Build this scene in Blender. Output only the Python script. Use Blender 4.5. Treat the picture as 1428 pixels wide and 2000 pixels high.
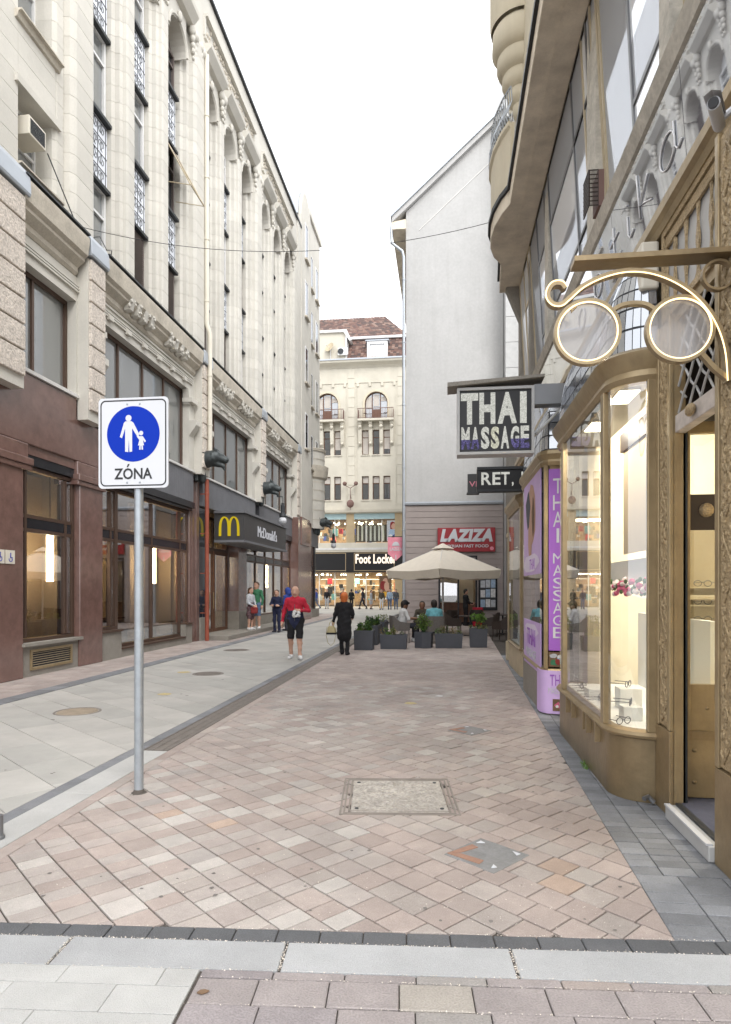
import bpy, bmesh, math, random
import numpy as np
from mathutils import Vector, Matrix
R = random.Random(11)
for _o in list(bpy.data.objects):
    bpy.data.objects.remove(_o)
SC = bpy.context.scene
COL = SC.collection

# ------------------------------------------------------------------ camera
cam_data = bpy.data.cameras.new('camera')
CAM = bpy.data.objects.new('camera', cam_data)
COL.objects.link(CAM)
YAW = math.atan(154 / 1250)
CAM.location = (0, 0, 1.7)
CAM.rotation_euler = (math.radians(90), 0, YAW)
cam_data.sensor_fit = 'VERTICAL'
cam_data.sensor_width = 36
cam_data.sensor_height = 36
cam_data.lens = 1250 / 2000 * 36
cam_data.shift_y = 151 / 2000
cam_data.clip_start = 0.05
cam_data.clip_end = 1500
SC.camera = CAM

# ------------------------------------------------------------------ sky and sun (overcast)
W = bpy.data.worlds.new('World')
SC.world = W
W.use_nodes = True
wn = W.node_tree.nodes
wl = W.node_tree.links
wn.clear()
sky = wn.new('ShaderNodeTexSky')
sky.sky_type = 'NISHITA'
sky.sun_disc = False
sky.sun_elevation = math.radians(46)
sky.sun_rotation = math.radians(148)
sky.air_density = 1.2
sky.dust_density = 5
hs = wn.new('ShaderNodeHueSaturation')
hs.inputs['Saturation'].default_value = 0.12
wl.new(sky.outputs[0], hs.inputs['Color'])
mx = wn.new('ShaderNodeMix')
mx.data_type = 'RGBA'
mx.inputs[0].default_value = 0.72
wl.new(hs.outputs[0], mx.inputs[6])
mx.inputs[7].default_value = (9.0, 9.15, 9.4, 1)
bg = wn.new('ShaderNodeBackground')
bg.inputs[1].default_value = 0.14
wl.new(mx.outputs[2], bg.inputs[0])
wo = wn.new('ShaderNodeOutputWorld')
wl.new(bg.outputs[0], wo.inputs[0])

sun_data = bpy.data.lights.new('sun', 'SUN')
sun_data.energy = 0.6
sun_data.angle = math.radians(24)
sun_data.color = (1.0, 0.97, 0.92)
SUN = bpy.data.objects.new('sun', sun_data)
COL.objects.link(SUN)
SUN.rotation_euler = (math.radians(44), 0, math.radians(32))
SC.view_settings.view_transform = 'Standard'
SC.view_settings.look = 'None'
SC.view_settings.gamma = 1
SC.view_settings.use_curve_mapping = False
SC.view_settings.exposure = 1.14
SC.cycles.use_denoising = True
SC.cycles.max_bounces = 8
SC.cycles.diffuse_bounces = 4
SC.cycles.glossy_bounces = 4
SC.cycles.transparent_max_bounces = 12
SC.cycles.caustics_reflective = False
SC.cycles.caustics_refractive = False
SC.cycles.sample_clamp_indirect = 4

# ------------------------------------------------------------------ materials
MATS = {}
def _nodes(name):
    m = bpy.data.materials.new(name)
    m.use_nodes = True
    nt = m.node_tree
    nt.nodes.clear()
    out = nt.nodes.new('ShaderNodeOutputMaterial')
    MATS[name] = m
    return m, nt, out

def mat(name, col, rough=0.7, metal=0.0, var=0.08, scale=2.5, bump=0.0, bscale=60.0, spec=0.4,
        rnd=None, rvar=0.0, ramp=None, dirt=0.0, dcol=(0.12, 0.1, 0.08), streak=False, coat=0.0, world=0.0, wscale=0.8):
    """procedural principled material: noise mottling, grain bump, optional per-piece tone, stains"""
    m, nt, out = _nodes(name)
    N, L = nt.nodes, nt.links
    b = N.new('ShaderNodeBsdfPrincipled')
    b.inputs['Roughness'].default_value = rough
    b.inputs['Metallic'].default_value = metal
    b.inputs['Specular IOR Level'].default_value = spec
    b.inputs['Coat Weight'].default_value = coat
    L.new(b.outputs[0], out.inputs[0])
    tc = N.new('ShaderNodeTexCoord')
    rsrc = None
    if rnd == 'object':
        rsrc = N.new('ShaderNodeObjectInfo').outputs['Random']
    elif rnd == 'island':
        rsrc = N.new('ShaderNodeNewGeometry').outputs['Random Per Island']
    nz = N.new('ShaderNodeTexNoise')
    nz.noise_dimensions = '4D'
    nz.inputs['Scale'].default_value = scale
    nz.inputs['Detail'].default_value = 6
    nz.inputs['Roughness'].default_value = 0.65
    L.new(tc.outputs['Object'], nz.inputs['Vector'])
    if rsrc is not None:
        mu = N.new('ShaderNodeMath'); mu.operation = 'MULTIPLY'; mu.inputs[1].default_value = 37
        L.new(rsrc, mu.inputs[0]); L.new(mu.outputs[0], nz.inputs['W'])
    if ramp:
        cr = N.new('ShaderNodeValToRGB')
        cr.color_ramp.interpolation = 'CONSTANT'
        e = cr.color_ramp.elements
        while len(e) < len(ramp):
            e.new(0.5)
        for i, (p, c) in enumerate(ramp):
            e[i].position = p
            e[i].color = (*c, 1)
        L.new(rsrc, cr.inputs[0])
        base = cr.outputs[0]
    else:
        rgb = N.new('ShaderNodeRGB')
        rgb.outputs[0].default_value = (*col, 1)
        base = rgb.outputs[0]
    hv = N.new('ShaderNodeHueSaturation')
    L.new(base, hv.inputs['Color'])
    mr = N.new('ShaderNodeMapRange')
    mr.inputs[1].default_value = 0.3; mr.inputs[2].default_value = 0.7
    mr.inputs[3].default_value = 1 - var; mr.inputs[4].default_value = 1 + var
    L.new(nz.outputs[0], mr.inputs[0])
    val = mr.outputs[0]
    if rsrc is not None and rvar:
        m2 = N.new('ShaderNodeMapRange')
        m2.inputs[3].default_value = 1 - rvar; m2.inputs[4].default_value = 1 + rvar
        w = N.new('ShaderNodeTexWhiteNoise'); w.noise_dimensions = '1D'
        L.new(rsrc, w.inputs['W']); L.new(w.outputs[0], m2.inputs[0])
        mm = N.new('ShaderNodeMath'); mm.operation = 'MULTIPLY'
        L.new(val, mm.inputs[0]); L.new(m2.outputs[0], mm.inputs[1])
        val = mm.outputs[0]
    if world:
        # broad wear that runs on across neighbouring pieces
        gp_ = N.new('ShaderNodeNewGeometry')
        n4 = N.new('ShaderNodeTexNoise'); n4.inputs['Scale'].default_value = wscale
        n4.inputs['Detail'].default_value = 7; n4.inputs['Roughness'].default_value = 0.68
        L.new(gp_.outputs['Position'], n4.inputs['Vector'])
        m4 = N.new('ShaderNodeMapRange')
        m4.inputs[1].default_value = 0.32; m4.inputs[2].default_value = 0.66
        m4.inputs[3].default_value = 1 - world; m4.inputs[4].default_value = 1 + world * 0.6
        L.new(n4.outputs[0], m4.inputs[0])
        m5 = N.new('ShaderNodeMath'); m5.operation = 'MULTIPLY'
        L.new(val, m5.inputs[0]); L.new(m4.outputs[0], m5.inputs[1])
        val = m5.outputs[0]
    L.new(val, hv.inputs['Value'])
    colr = hv.outputs[0]
    if dirt:
        n2 = N.new('ShaderNodeTexNoise')
        n2.inputs['Scale'].default_value = 0.9
        n2.inputs['Detail'].default_value = 8
        n2.inputs['Roughness'].default_value = 0.7
        mp = N.new('ShaderNodeMapping')
        if streak:
            mp.inputs['Scale'].default_value = (5, 5, 0.25)
        L.new(tc.outputs['Object'], mp.inputs[0]); L.new(mp.outputs[0], n2.inputs['Vector'])
        r2 = N.new('ShaderNodeMapRange')
        r2.inputs[1].default_value = 0.5; r2.inputs[2].default_value = 0.8
        r2.inputs[3].default_value = 0; r2.inputs[4].default_value = dirt
        L.new(n2.outputs[0], r2.inputs[0])
        mi = N.new('ShaderNodeMix'); mi.data_type = 'RGBA'
        L.new(r2.outputs[0], mi.inputs[0]); L.new(colr, mi.inputs[6])
        mi.inputs[7].default_value = (*dcol, 1)
        colr = mi.outputs[2]
    L.new(colr, b.inputs['Base Color'])
    if bump:
        n3 = N.new('ShaderNodeTexNoise')
        n3.inputs['Scale'].default_value = bscale
        n3.inputs['Detail'].default_value = 4
        L.new(tc.outputs['Object'], n3.inputs['Vector'])
        bp = N.new('ShaderNodeBump')
        bp.inputs['Strength'].default_value = bump
        bp.inputs['Distance'].default_value = 0.02
        L.new(n3.outputs[0], bp.inputs['Height']); L.new(bp.outputs[0], b.inputs['Normal'])
        # speckle the tone with the grain as well
        sp = N.new('ShaderNodeMapRange')
        sp.inputs[1].default_value = 0.25; sp.inputs[2].default_value = 0.75
        sp.inputs[3].default_value = 1 - 0.34 * min(1, bump); sp.inputs[4].default_value = 1 + 0.34 * min(1, bump)
        L.new(n3.outputs[0], sp.inputs[0])
        m3 = N.new('ShaderNodeMath'); m3.operation = 'MULTIPLY'
        L.new(val, m3.inputs[0]); L.new(sp.outputs[0], m3.inputs[1]); L.new(m3.outputs[0], hv.inputs['Value'])
    return m

def glass(name, tint=(0.9, 0.93, 0.92), refl=0.12, k=0.9, rough=0.01):
    m, nt, out = _nodes(name)
    N, L = nt.nodes, nt.links
    tr = N.new('ShaderNodeBsdfTransparent'); tr.inputs[0].default_value = (*tint, 1)
    gl = N.new('ShaderNodeBsdfGlossy'); gl.inputs['Roughness'].default_value = rough
    gl.inputs[0].default_value = (0.95, 0.96, 1, 1)
    fr = N.new('ShaderNodeFresnel'); fr.inputs[0].default_value = 1.5
    ge = N.new('ShaderNodeNewGeometry'); bf = N.new('ShaderNodeMath'); bf.operation = 'MULTIPLY_ADD'
    bf.inputs[1].default_value = 1 / 1.5 - 1.5; bf.inputs[2].default_value = 1.5
    L.new(ge.outputs['Backfacing'], bf.inputs[0]); L.new(bf.outputs[0], fr.inputs[0])
    ma = N.new('ShaderNodeMath'); ma.operation = 'MULTIPLY_ADD'
    ma.inputs[1].default_value = k; ma.inputs[2].default_value = refl; ma.use_clamp = True
    L.new(fr.outputs[0], ma.inputs[0])
    mi = N.new('ShaderNodeMixShader')
    L.new(ma.outputs[0], mi.inputs[0]); L.new(tr.outputs[0], mi.inputs[1]); L.new(gl.outputs[0], mi.inputs[2])
    L.new(mi.outputs[0], out.inputs[0])
    return m

def mirror_glass(name, dark=(0.05, 0.055, 0.06), refl=0.4, rough=0.02, k=0.6, wob=0.0):
    m, nt, out = _nodes(name)
    N, L = nt.nodes, nt.links
    d = N.new('ShaderNodeBsdfDiffuse'); d.inputs[0].default_value = (*dark, 1)
    gl = N.new('ShaderNodeBsdfGlossy'); gl.inputs['Roughness'].default_value = rough
    gl.inputs[0].default_value = (0.92, 0.95, 1, 1)
    fr = N.new('ShaderNodeFresnel'); fr.inputs[0].default_value = 1.5
    ge = N.new('ShaderNodeNewGeometry'); bf = N.new('ShaderNodeMath'); bf.operation = 'MULTIPLY_ADD'
    bf.inputs[1].default_value = 1 / 1.5 - 1.5; bf.inputs[2].default_value = 1.5
    L.new(ge.outputs['Backfacing'], bf.inputs[0]); L.new(bf.outputs[0], fr.inputs[0])
    ma = N.new('ShaderNodeMath'); ma.operation = 'MULTIPLY_ADD'
    ma.inputs[1].default_value = k; ma.inputs[2].default_value = refl; ma.use_clamp = True
    L.new(fr.outputs[0], ma.inputs[0])
    if wob:
        nz = N.new('ShaderNodeTexNoise'); nz.inputs['Scale'].default_value = 1.2
        tc = N.new('ShaderNodeTexCoord'); L.new(tc.outputs['Object'], nz.inputs['Vector'])
        bp = N.new('ShaderNodeBump'); bp.inputs['Strength'].default_value = wob
        L.new(nz.outputs[0], bp.inputs['Height']); L.new(bp.outputs[0], gl.inputs['Normal'])
    mi = N.new('ShaderNodeMixShader')
    L.new(ma.outputs[0], mi.inputs[0]); L.new(d.outputs[0], mi.inputs[1]); L.new(gl.outputs[0], mi.inputs[2])
    L.new(mi.outputs[0], out.inputs[0])
    return m

def emit(name, col, s=1.0, dots=0, var=0.0):
    """something that gives off light; dots > 0 breaks it into a lamp matrix"""
    m, nt, out = _nodes(name)
    N, L = nt.nodes, nt.links
    e = N.new('ShaderNodeEmission'); e.inputs[0].default_value = (*col, 1); e.inputs[1].default_value = s
    if var:
        tc = N.new('ShaderNodeTexCoord')
        nz = N.new('ShaderNodeTexVoronoi'); nz.inputs['Scale'].default_value = dots
        mp = N.new('ShaderNodeMapping'); mp.inputs['Scale'].default_value = (1, 1, 1)
        L.new(tc.outputs['Object'], mp.inputs[0]); L.new(mp.outputs[0], nz.inputs['Vector'])
        mr = N.new('ShaderNodeMapRange'); mr.inputs[3].default_value = s * (1 - var); mr.inputs[4].default_value = s * (1 + var)
        sx = N.new('ShaderNodeSeparateColor'); L.new(nz.outputs['Color'], sx.inputs[0])
        L.new(sx.outputs[0], mr.inputs[0]); L.new(mr.outputs[0], e.inputs[1])
    L.new(e.outputs[0], out.inputs[0])
    return m

# ------------------------------------------------------------------ mesh builder
WL = {}                                     # world location of every object made here
def wloc(o):
    return WL.get(o.name, (0.0, 0.0, 0.0)) if o else (0.0, 0.0, 0.0)

class MB:
    def __init__(s):
        s.v = []; s.f = []; s.mi = []; s.g = []
    def add(s, vs, fs, mi=0):
        n = len(s.v)
        s.g.append((n, len(s.f)))
        s.v.extend(tuple(p) for p in vs)
        for f in fs:
            s.f.append(tuple(n + i for i in f)); s.mi.append(mi)
        return s
    def box(s, x0, x1, y0, y1, z0, z1, mi=0):
        return s.add([(x0, y0, z0), (x1, y0, z0), (x1, y1, z0), (x0, y1, z0), (x0, y0, z1), (x1, y0, z1), (x1, y1, z1), (x0, y1, z1)],
                     [(3, 2, 1, 0), (4, 5, 6, 7), (0, 1, 5, 4), (1, 2, 6, 5), (2, 3, 7, 6), (3, 0, 4, 7)], mi)
    def prism(s, poly, a0, a1, axis='z', mi=0):
        """poly in the plane across the axis: z -> (x,y), y -> (x,z), x -> (y,z)"""
        n = len(poly)
        def P(p, a):
            return (p[0], p[1], a) if axis == 'z' else ((p[0], a, p[1]) if axis == 'y' else (a, p[0], p[1]))
        vs = [P(p, a0) for p in poly] + [P(p, a1) for p in poly]
        fs = [tuple(range(n - 1, -1, -1)), tuple(range(n, 2 * n))] + [(i, (i + 1) % n, n + (i + 1) % n, n + i) for i in range(n)]
        return s.add(vs, fs, mi)
    def strip(s, path, z0, z1, mi=0):
        """vertical sheet along a plan path"""
        n = len(path)
        vs = [(x, y, z0) for x, y in path] + [(x, y, z1) for x, y in path]
        return s.add(vs, [(i, i + 1, n + i + 1, n + i) for i in range(n - 1)], mi)
    def sweep(s, path, prof, mi=0, closed=False):
        """profile (out, z) swept along a plan path; out is to the right of the direction of travel"""
        n, k = len(path), len(prof)
        vs = []
        for i, (x, y) in enumerate(path):
            if closed:
                p, q = path[i - 1], path[(i + 1) % n]
            else:
                p, q = path[max(0, i - 1)], path[min(n - 1, i + 1)]
            dx, dy = q[0] - p[0], q[1] - p[1]
            l = math.hypot(dx, dy) or 1
            nx, ny = dy / l, -dx / l
            for o, z in prof:
                vs.append((x + nx * o, y + ny * o, z))
        fs = []
        for i in range(n if closed else n - 1):
            j = (i + 1) % n
            for a in range(k):
                b = (a + 1) % k
                fs.append((i * k + a, j * k + a, j * k + b, i * k + b))
        if not closed:
            fs += [tuple(range(k)), tuple((n - 1) * k + i for i in range(k - 1, -1, -1))]
        return s.add(vs, fs, mi)
    def tube(s, pts, r, n=8, mi=0, closed=False, cap=True):
        pts = [Vector(p) for p in pts]
        m = len(pts)
        rs = r if isinstance(r, (list, tuple)) else [r] * m
        vs = []
        up = None
        for i, p in enumerate(pts):
            a = pts[(i - 1) % m] if (closed or i > 0) else p
            b = pts[(i + 1) % m] if (closed or i < m - 1) else p
            t = (b - a)
            t = t.normalized() if t.length > 1e-9 else Vector((0, 0, 1))
            if up is None:
                up = Vector((0, 0, 1)) if abs(t.z) < 0.9 else Vector((0, 1, 0))
            u = up - t * up.dot(t)
            u = u.normalized() if u.length > 1e-6 else t.orthogonal().normalized()
            up = u
            w = t.cross(u)
            for j in range(n):
                an = 2 * math.pi * j / n
                vs.append(p + (u * math.cos(an) + w * math.sin(an)) * rs[i])
        fs = []
        for i in range(m if closed else m - 1):
            k = (i + 1) % m
            for j in range(n):
                jj = (j + 1) % n
                fs.append((i * n + j, i * n + jj, k * n + jj, k * n + j))
        if cap and not closed:
            fs += [tuple(range(n - 1, -1, -1)), tuple((m - 1) * n + j for j in range(n))]
        return s.add(vs, fs, mi)
    def lathe(s, prof, c, n=16, a0=0.0, a1=2 * math.pi, mi=0):
        full = abs(a1 - a0 - 2 * math.pi) < 1e-6
        m = n if full else n + 1
        k = len(prof)
        vs = []
        for i in range(m):
            a = a0 + (a1 - a0) * i / n
            for r, z in prof:
                vs.append((c[0] + r * math.cos(a), c[1] + r * math.sin(a), c[2] + z))
        fs = []
        for i in range(n):
            j = (i + 1) % m
            for a in range(k - 1):
                fs.append((i * k + a, j * k + a, j * k + a + 1, i * k + a + 1))
        return s.add(vs, fs, mi)
    def ball(s, c, r, n=10, m=6, sc=(1, 1, 1), mi=0):
        vs = [(c[0], c[1], c[2] - r * sc[2])]
        for i in range(1, m):
            t = math.pi * i / m
            for j in range(n):
                a = 2 * math.pi * j / n
                vs.append((c[0] + r * sc[0] * math.sin(t) * math.cos(a), c[1] + r * sc[1] * math.sin(t) * math.sin(a), c[2] - r * sc[2] * math.cos(t)))
        vs.append((c[0], c[1], c[2] + r * sc[2]))
        fs = [(0, 1 + (j + 1) % n, 1 + j) for j in range(n)]
        for i in range(m - 2):
            for j in range(n):
                a = 1 + i * n
                fs.append((a + j, a + (j + 1) % n, a + n + (j + 1) % n, a + n + j))
        e = 1 + (m - 2) * n
        fs += [(e + j, e + (j + 1) % n, len(vs) - 1) for j in range(n)]
        return s.add(vs, fs, mi)
    def frame(s, a0, a1, b0, b1, w, t0, t1, axis='x', mi=0):
        """four bars round an opening in the plane across the axis"""
        for p, q, r_, u in ((a0, a0 + w, b0, b1), (a1 - w, a1, b0, b1), (a0 + w, a1 - w, b0, b0 + w), (a0 + w, a1 - w, b1 - w, b1)):
            if axis == 'x':
                s.box(t0, t1, p, q, r_, u, mi)
            else:
                s.box(p, q, t0, t1, r_, u, mi)
        return s
    def each(s, name, mats, parent=None, **kw):
        """every piece that was added becomes an object of its own"""
        g = s.g + [(len(s.v), len(s.f))]
        out = []
        for (v0, f0), (v1, f1) in zip(g[:-1], g[1:]):
            m = MB()
            m.add(s.v[v0:v1], [tuple(i - v0 for i in f) for f in s.f[f0:f1]])
            m.mi = s.mi[f0:f1]
            c = m.v[0]
            out.append(m.build(name, mats, parent, at=tuple(c), **kw))
        return out
    def build(s, name, mats, parent=None, at=None, smooth=False, bevel=0.0, fix=True, **props):
        mats = mats if isinstance(mats, (list, tuple)) else [mats]
        org = at if at is not None else wloc(parent)
        me = bpy.data.meshes.new(name)
        me.from_pydata([(x - org[0], y - org[1], z - org[2]) for x, y, z in s.v], [], s.f)
        for m in mats:
            me.materials.append(m)
        if len(mats) > 1:
            me.polygons.foreach_set('material_index', s.mi)
        if fix:
            bm = bmesh.new(); bm.from_mesh(me)
            bmesh.ops.recalc_face_normals(bm, faces=bm.faces)
            bm.to_mesh(me); bm.free()
        if smooth:
            me.polygons.foreach_set('use_smooth', [True] * len(me.polygons))
            if smooth != 'all':
                try:
                    me.set_sharp_from_angle(angle=math.radians(40))
                except Exception:
                    pass
        me.update()
        return place(name, me, parent, org, bevel, **props)

def place(name, me, parent=None, at=None, bevel=0.0, **props):
    o = bpy.data.objects.new(name, me)
    COL.objects.link(o)
    p = wloc(parent)
    at = p if at is None else at
    if parent:
        o.parent = parent
    o.location = (at[0] - p[0], at[1] - p[1], at[2] - p[2])
    WL[o.name] = tuple(at)
    if bevel:
        b = o.modifiers.new('bevel', 'BEVEL'); b.width = bevel; b.segments = 2; b.limit_method = 'ANGLE'
    for k, v in props.items():
        o[k] = v
    return o

def thing(name, label, cat, loc=(0, 0, 0), group=None, parent=None):
    o = bpy.data.objects.new(name, None)
    o.empty_display_size = 0.2
    COL.objects.link(o)
    o.location = loc
    WL[o.name] = tuple(loc)
    o['label'] = label
    o['category'] = cat
    if group:
        o['group'] = group
    return o

def tag(o, label, cat, group=None):
    o['label'] = label
    o['category'] = cat
    if group:
        o['group'] = group
    return o

def copy_tree(src, loc=None, parent=None, label=None):
    c = src.copy()
    COL.objects.link(c)
    if parent:
        c.parent = parent
    if loc is not None:
        c.location = loc
    if label:
        c['label'] = label
    WL[c.name] = tuple(loc) if loc is not None else wloc(src)
    for ch in list(src.children):
        copy_tree(ch, None, c)
    return c

_TXT = {}
def text(s, m, parent, name, o, ux, w, h, depth=0.012, shear=0.0, bold=0.0, uy=(0, 0, 1), sp=1.0, **props):
    key = (s, shear, bold, sp)
    if key not in _TXT:
        cu = bpy.data.curves.new('lettering', 'FONT')
        cu.body = s; cu.size = 1; cu.shear = shear; cu.space_character = sp; cu.offset = bold; cu.resolution_u = 3; cu.extrude = 0.05
        ob = bpy.data.objects.new('lettering', cu)
        COL.objects.link(ob)
        bpy.context.view_layer.update()
        dg = bpy.context.evaluated_depsgraph_get()
        me = bpy.data.meshes.new_from_object(ob.evaluated_get(dg))
        co = np.empty(len(me.vertices) * 3); me.vertices.foreach_get('co', co)
        fs = [tuple(p.vertices) for p in me.polygons]
        _TXT[key] = (co.reshape(-1, 3), fs)
        bpy.data.objects.remove(ob); bpy.data.meshes.remove(me); bpy.data.curves.remove(cu)
    co, fs = _TXT[key]
    lo, hi = co.min(0), co.max(0)
    t = (co - lo) / np.maximum(hi - lo, 1e-6)
    ux = Vector(ux).normalized(); uy = Vector(uy).normalized(); n = ux.cross(uy)
    o = Vector(o)
    mb = MB()
    mb.add([tuple(o + ux * (a * w) + uy * (b * h) + n * (c * depth)) for a, b, c in t], fs)
    return mb.build(name, m, parent, fix=False, **props)

def arc(cx, cy, r, a0, a1, n):
    return [(cx + r * math.cos(math.radians(a0 + (a1 - a0) * i / n)), cy + r * math.sin(math.radians(a0 + (a1 - a0) * i / n))) for i in range(n + 1)]

def rrect(x0, x1, z0, z1, r, n=5):
    return arc(x1 - r, z0 + r, r, -90, 0, n) + arc(x1 - r, z1 - r, r, 0, 90, n) + arc(x0 + r, z1 - r, r, 90, 180, n) + arc(x0 + r, z0 + r, r, 180, 270, n)

# palette -------------------------------------------------------------
mat('stone_cream', (0.575, 0.552, 0.50), 0.85, world=0.08, wscale=0.6, var=0.05, scale=1.3, bump=0.12, bscale=35, dirt=0.16, dcol=(0.52, 0.48, 0.41), streak=True)
mat('stone_block', (0.585, 0.562, 0.51), 0.85, world=0.07, wscale=0.6, var=0.05, scale=1.3, bump=0.12, bscale=35, rnd='object', rvar=0.05, dirt=0.14, dcol=(0.54, 0.5, 0.43), streak=True)
mat('stone_dirty', (0.52, 0.475, 0.40), 0.9, var=0.16, scale=2.5, bump=0.3, bscale=25, dirt=0.55, dcol=(0.2, 0.17, 0.13))
mat('roughcast', (0.60, 0.54, 0.48), 0.95, var=0.12, scale=6, bump=1.0, bscale=26, dirt=0.3, dcol=(0.3, 0.25, 0.21))
mat('zinc', (0.42, 0.45, 0.49), 0.45, 0.5, var=0.08, scale=1.5, dirt=0.2, dcol=(0.3, 0.32, 0.35))
mat('granite_brown', (0.17, 0.098, 0.082), 0.1, var=0.2, scale=5, bump=0.05, bscale=220, spec=0.9, world=0.15, dirt=0.25, dcol=(0.22, 0.14, 0.12))
mat('stone_grey', (0.27, 0.25, 0.22), 0.85, var=0.12, scale=4, bump=0.4, bscale=60, dirt=0.4, dcol=(0.14, 0.12, 0.1))
mat('bronze_frame', (0.10, 0.062, 0.045), 0.4, 0.35, var=0.1, scale=3)
mat('black_panel', (0.018, 0.018, 0.022), 0.25, var=0.15)
mat('fascia_grey', (0.155, 0.158, 0.172), 0.6, var=0.1, scale=2.2, bump=0.1, bscale=20, dirt=0.3, dcol=(0.2, 0.2, 0.215), streak=True)
mat('canopy_dark', (0.055, 0.054, 0.056), 0.5, var=0.06)
mat('ledge_white', (0.62, 0.61, 0.59), 0.7, var=0.1, dirt=0.4, dcol=(0.3, 0.28, 0.26))
mat('rust_paint', (0.29, 0.075, 0.045), 0.45, var=0.18, scale=3, dirt=0.35, dcol=(0.2, 0.06, 0.04))
mat('cream_paint', (0.66, 0.62, 0.53), 0.5, var=0.06)
mat('iron_dark', (0.035, 0.038, 0.042), 0.5, 0.2, var=0.2)
mat('iron_green', (0.05, 0.058, 0.06), 0.45, 0.4, var=0.3, scale=7, bump=0.4, bscale=30, dirt=0.5, dcol=(0.12, 0.14, 0.14))
mat('panel_white', (0.74, 0.77, 0.83), 0.6, var=0.12, scale=3, dirt=0.3, dcol=(0.35, 0.36, 0.4))
mat('shutter_brown', (0.13, 0.105, 0.095), 0.7, var=0.15)
mat('white_frame', (0.72, 0.72, 0.72), 0.5, var=0.04)
mat('wood_brown', (0.12, 0.055, 0.03), 0.45, var=0.3, scale=5)
mat('gold_metal', (0.30, 0.225, 0.13), 0.4, 0.5, var=0.2, scale=4, bump=0.12, bscale=25, dirt=0.5, dcol=(0.13, 0.095, 0.065))
mat('gold_flat', (0.34, 0.26, 0.15), 0.34, 0.4, var=0.16, scale=4, dirt=0.5, dcol=(0.16, 0.115, 0.075), bump=0.12, bscale=22, streak=True)
mat('gold_base', (0.25, 0.19, 0.11), 0.32, 0.5, var=0.2, scale=3, bump=0.12, bscale=18, dirt=0.5, dcol=(0.14, 0.1, 0.065), streak=True)
mat('gold_relief', (0.42, 0.32, 0.19), 0.5, 0.3, var=0.25, scale=14, bump=0.9, bscale=70)
mat('gold_pale', (0.50, 0.42, 0.29), 0.5, 0.2, var=0.12, scale=4)
mat('plaster_grey', (0.455, 0.452, 0.447), 0.9, world=0.07, wscale=0.35, var=0.05, scale=0.9, bump=0.15, bscale=9, dirt=0.4, dcol=(0.36, 0.35, 0.34), streak=True)
mat('board_taupe', (0.33, 0.285, 0.27), 0.75, var=0.08, scale=2, rnd='object', rvar=0.06)
mat('stone_fl', (0.56, 0.525, 0.445), 0.85, world=0.1, wscale=0.4, var=0.06, scale=0.8, dirt=0.25, dcol=(0.45, 0.39, 0.29), streak=True)
mat('ochre_stone', (0.40, 0.31, 0.19), 0.7, var=0.15, scale=1)
mat('soffit_beige', (0.72, 0.64, 0.52), 0.85, var=0.16, scale=3, bump=0.1, bscale=40, dirt=0.45, dcol=(0.2, 0.155, 0.115))
mat('render_beige', (0.58, 0.52, 0.40), 0.85, var=0.07, scale=1.5, dirt=0.25, dcol=(0.36, 0.3, 0.22), streak=True)
mat('marble_pale', (0.44, 0.44, 0.435), 0.4, var=0.12, scale=3)
mat('galvanised', (0.34, 0.37, 0.40), 0.42, 0.55, var=0.12, scale=12, dirt=0.15, dcol=(0.25, 0.27, 0.29))
mat('sign_white', (0.56, 0.57, 0.60), 0.4, var=0.015)
mat('sign_black', (0.012, 0.012, 0.014), 0.4, var=0.02)
mat('sign_blue', (0.002, 0.028, 0.36), 0.55, var=0.03, spec=0.12)
mat('canvas', (0.74, 0.67, 0.57), 0.9, var=0.05, scale=4, dirt=0.12, dcol=(0.42, 0.36, 0.29))
mat('planter_grey', (0.075, 0.08, 0.095), 0.6, var=0.1)
mat('soil', (0.04, 0.03, 0.022), 0.95)
mat('rattan_grey', (0.16, 0.145, 0.135), 0.8, var=0.25, scale=30)
mat('dark_wood', (0.045, 0.032, 0.026), 0.5, var=0.2)
mat('red_sign', (0.30, 0.022, 0.03), 0.45, var=0.05)
mat('pink_sign', (0.72, 0.26, 0.33), 0.6, var=0.15, scale=4)
mat('purple', (0.32, 0.11, 0.50), 0.5, var=0.05)
mat('lilac', (0.56, 0.40, 0.70), 0.5, var=0.1, scale=2)
mat('lilac_pale', (0.70, 0.62, 0.78), 0.5, var=0.06, scale=2)
mat('tan_wall', (0.58, 0.48, 0.35), 0.8, var=0.12)
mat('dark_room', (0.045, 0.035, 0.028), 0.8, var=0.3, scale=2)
mat('white_wall', (0.76, 0.74, 0.70), 0.6, var=0.03)
mat('yellow_wall', (0.78, 0.72, 0.58), 0.7, var=0.05)
mat('blind_beige', (0.62, 0.49, 0.33), 0.8, var=0.04)
mat('brass_orange', (0.62, 0.33, 0.06), 0.5, var=0.1)
mat('grey_metal', (0.2, 0.205, 0.215), 0.4, 0.6, var=0.08)
mat('mat_blue', (0.075, 0.08, 0.115), 0.95, var=0.15, scale=30)
mat('tile_red', (0.17, 0.075, 0.055), 0.85, var=0.35, scale=2.2, bump=0.3, bscale=14, dirt=0.6, dcol=(0.07, 0.05, 0.05))
mat('asphalt_grey', (0.2, 0.2, 0.2), 0.95, var=0.1)
mat('mortar', (0.085, 0.073, 0.064), 0.95, var=0.25, scale=8, bump=0.4, bscale=120)
mat('mortar_dark', (0.07, 0.068, 0.066), 0.95, var=0.25, scale=8)
mat('cast_iron', (0.24, 0.215, 0.195), 0.6, 0.4, var=0.2, scale=10)
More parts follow.
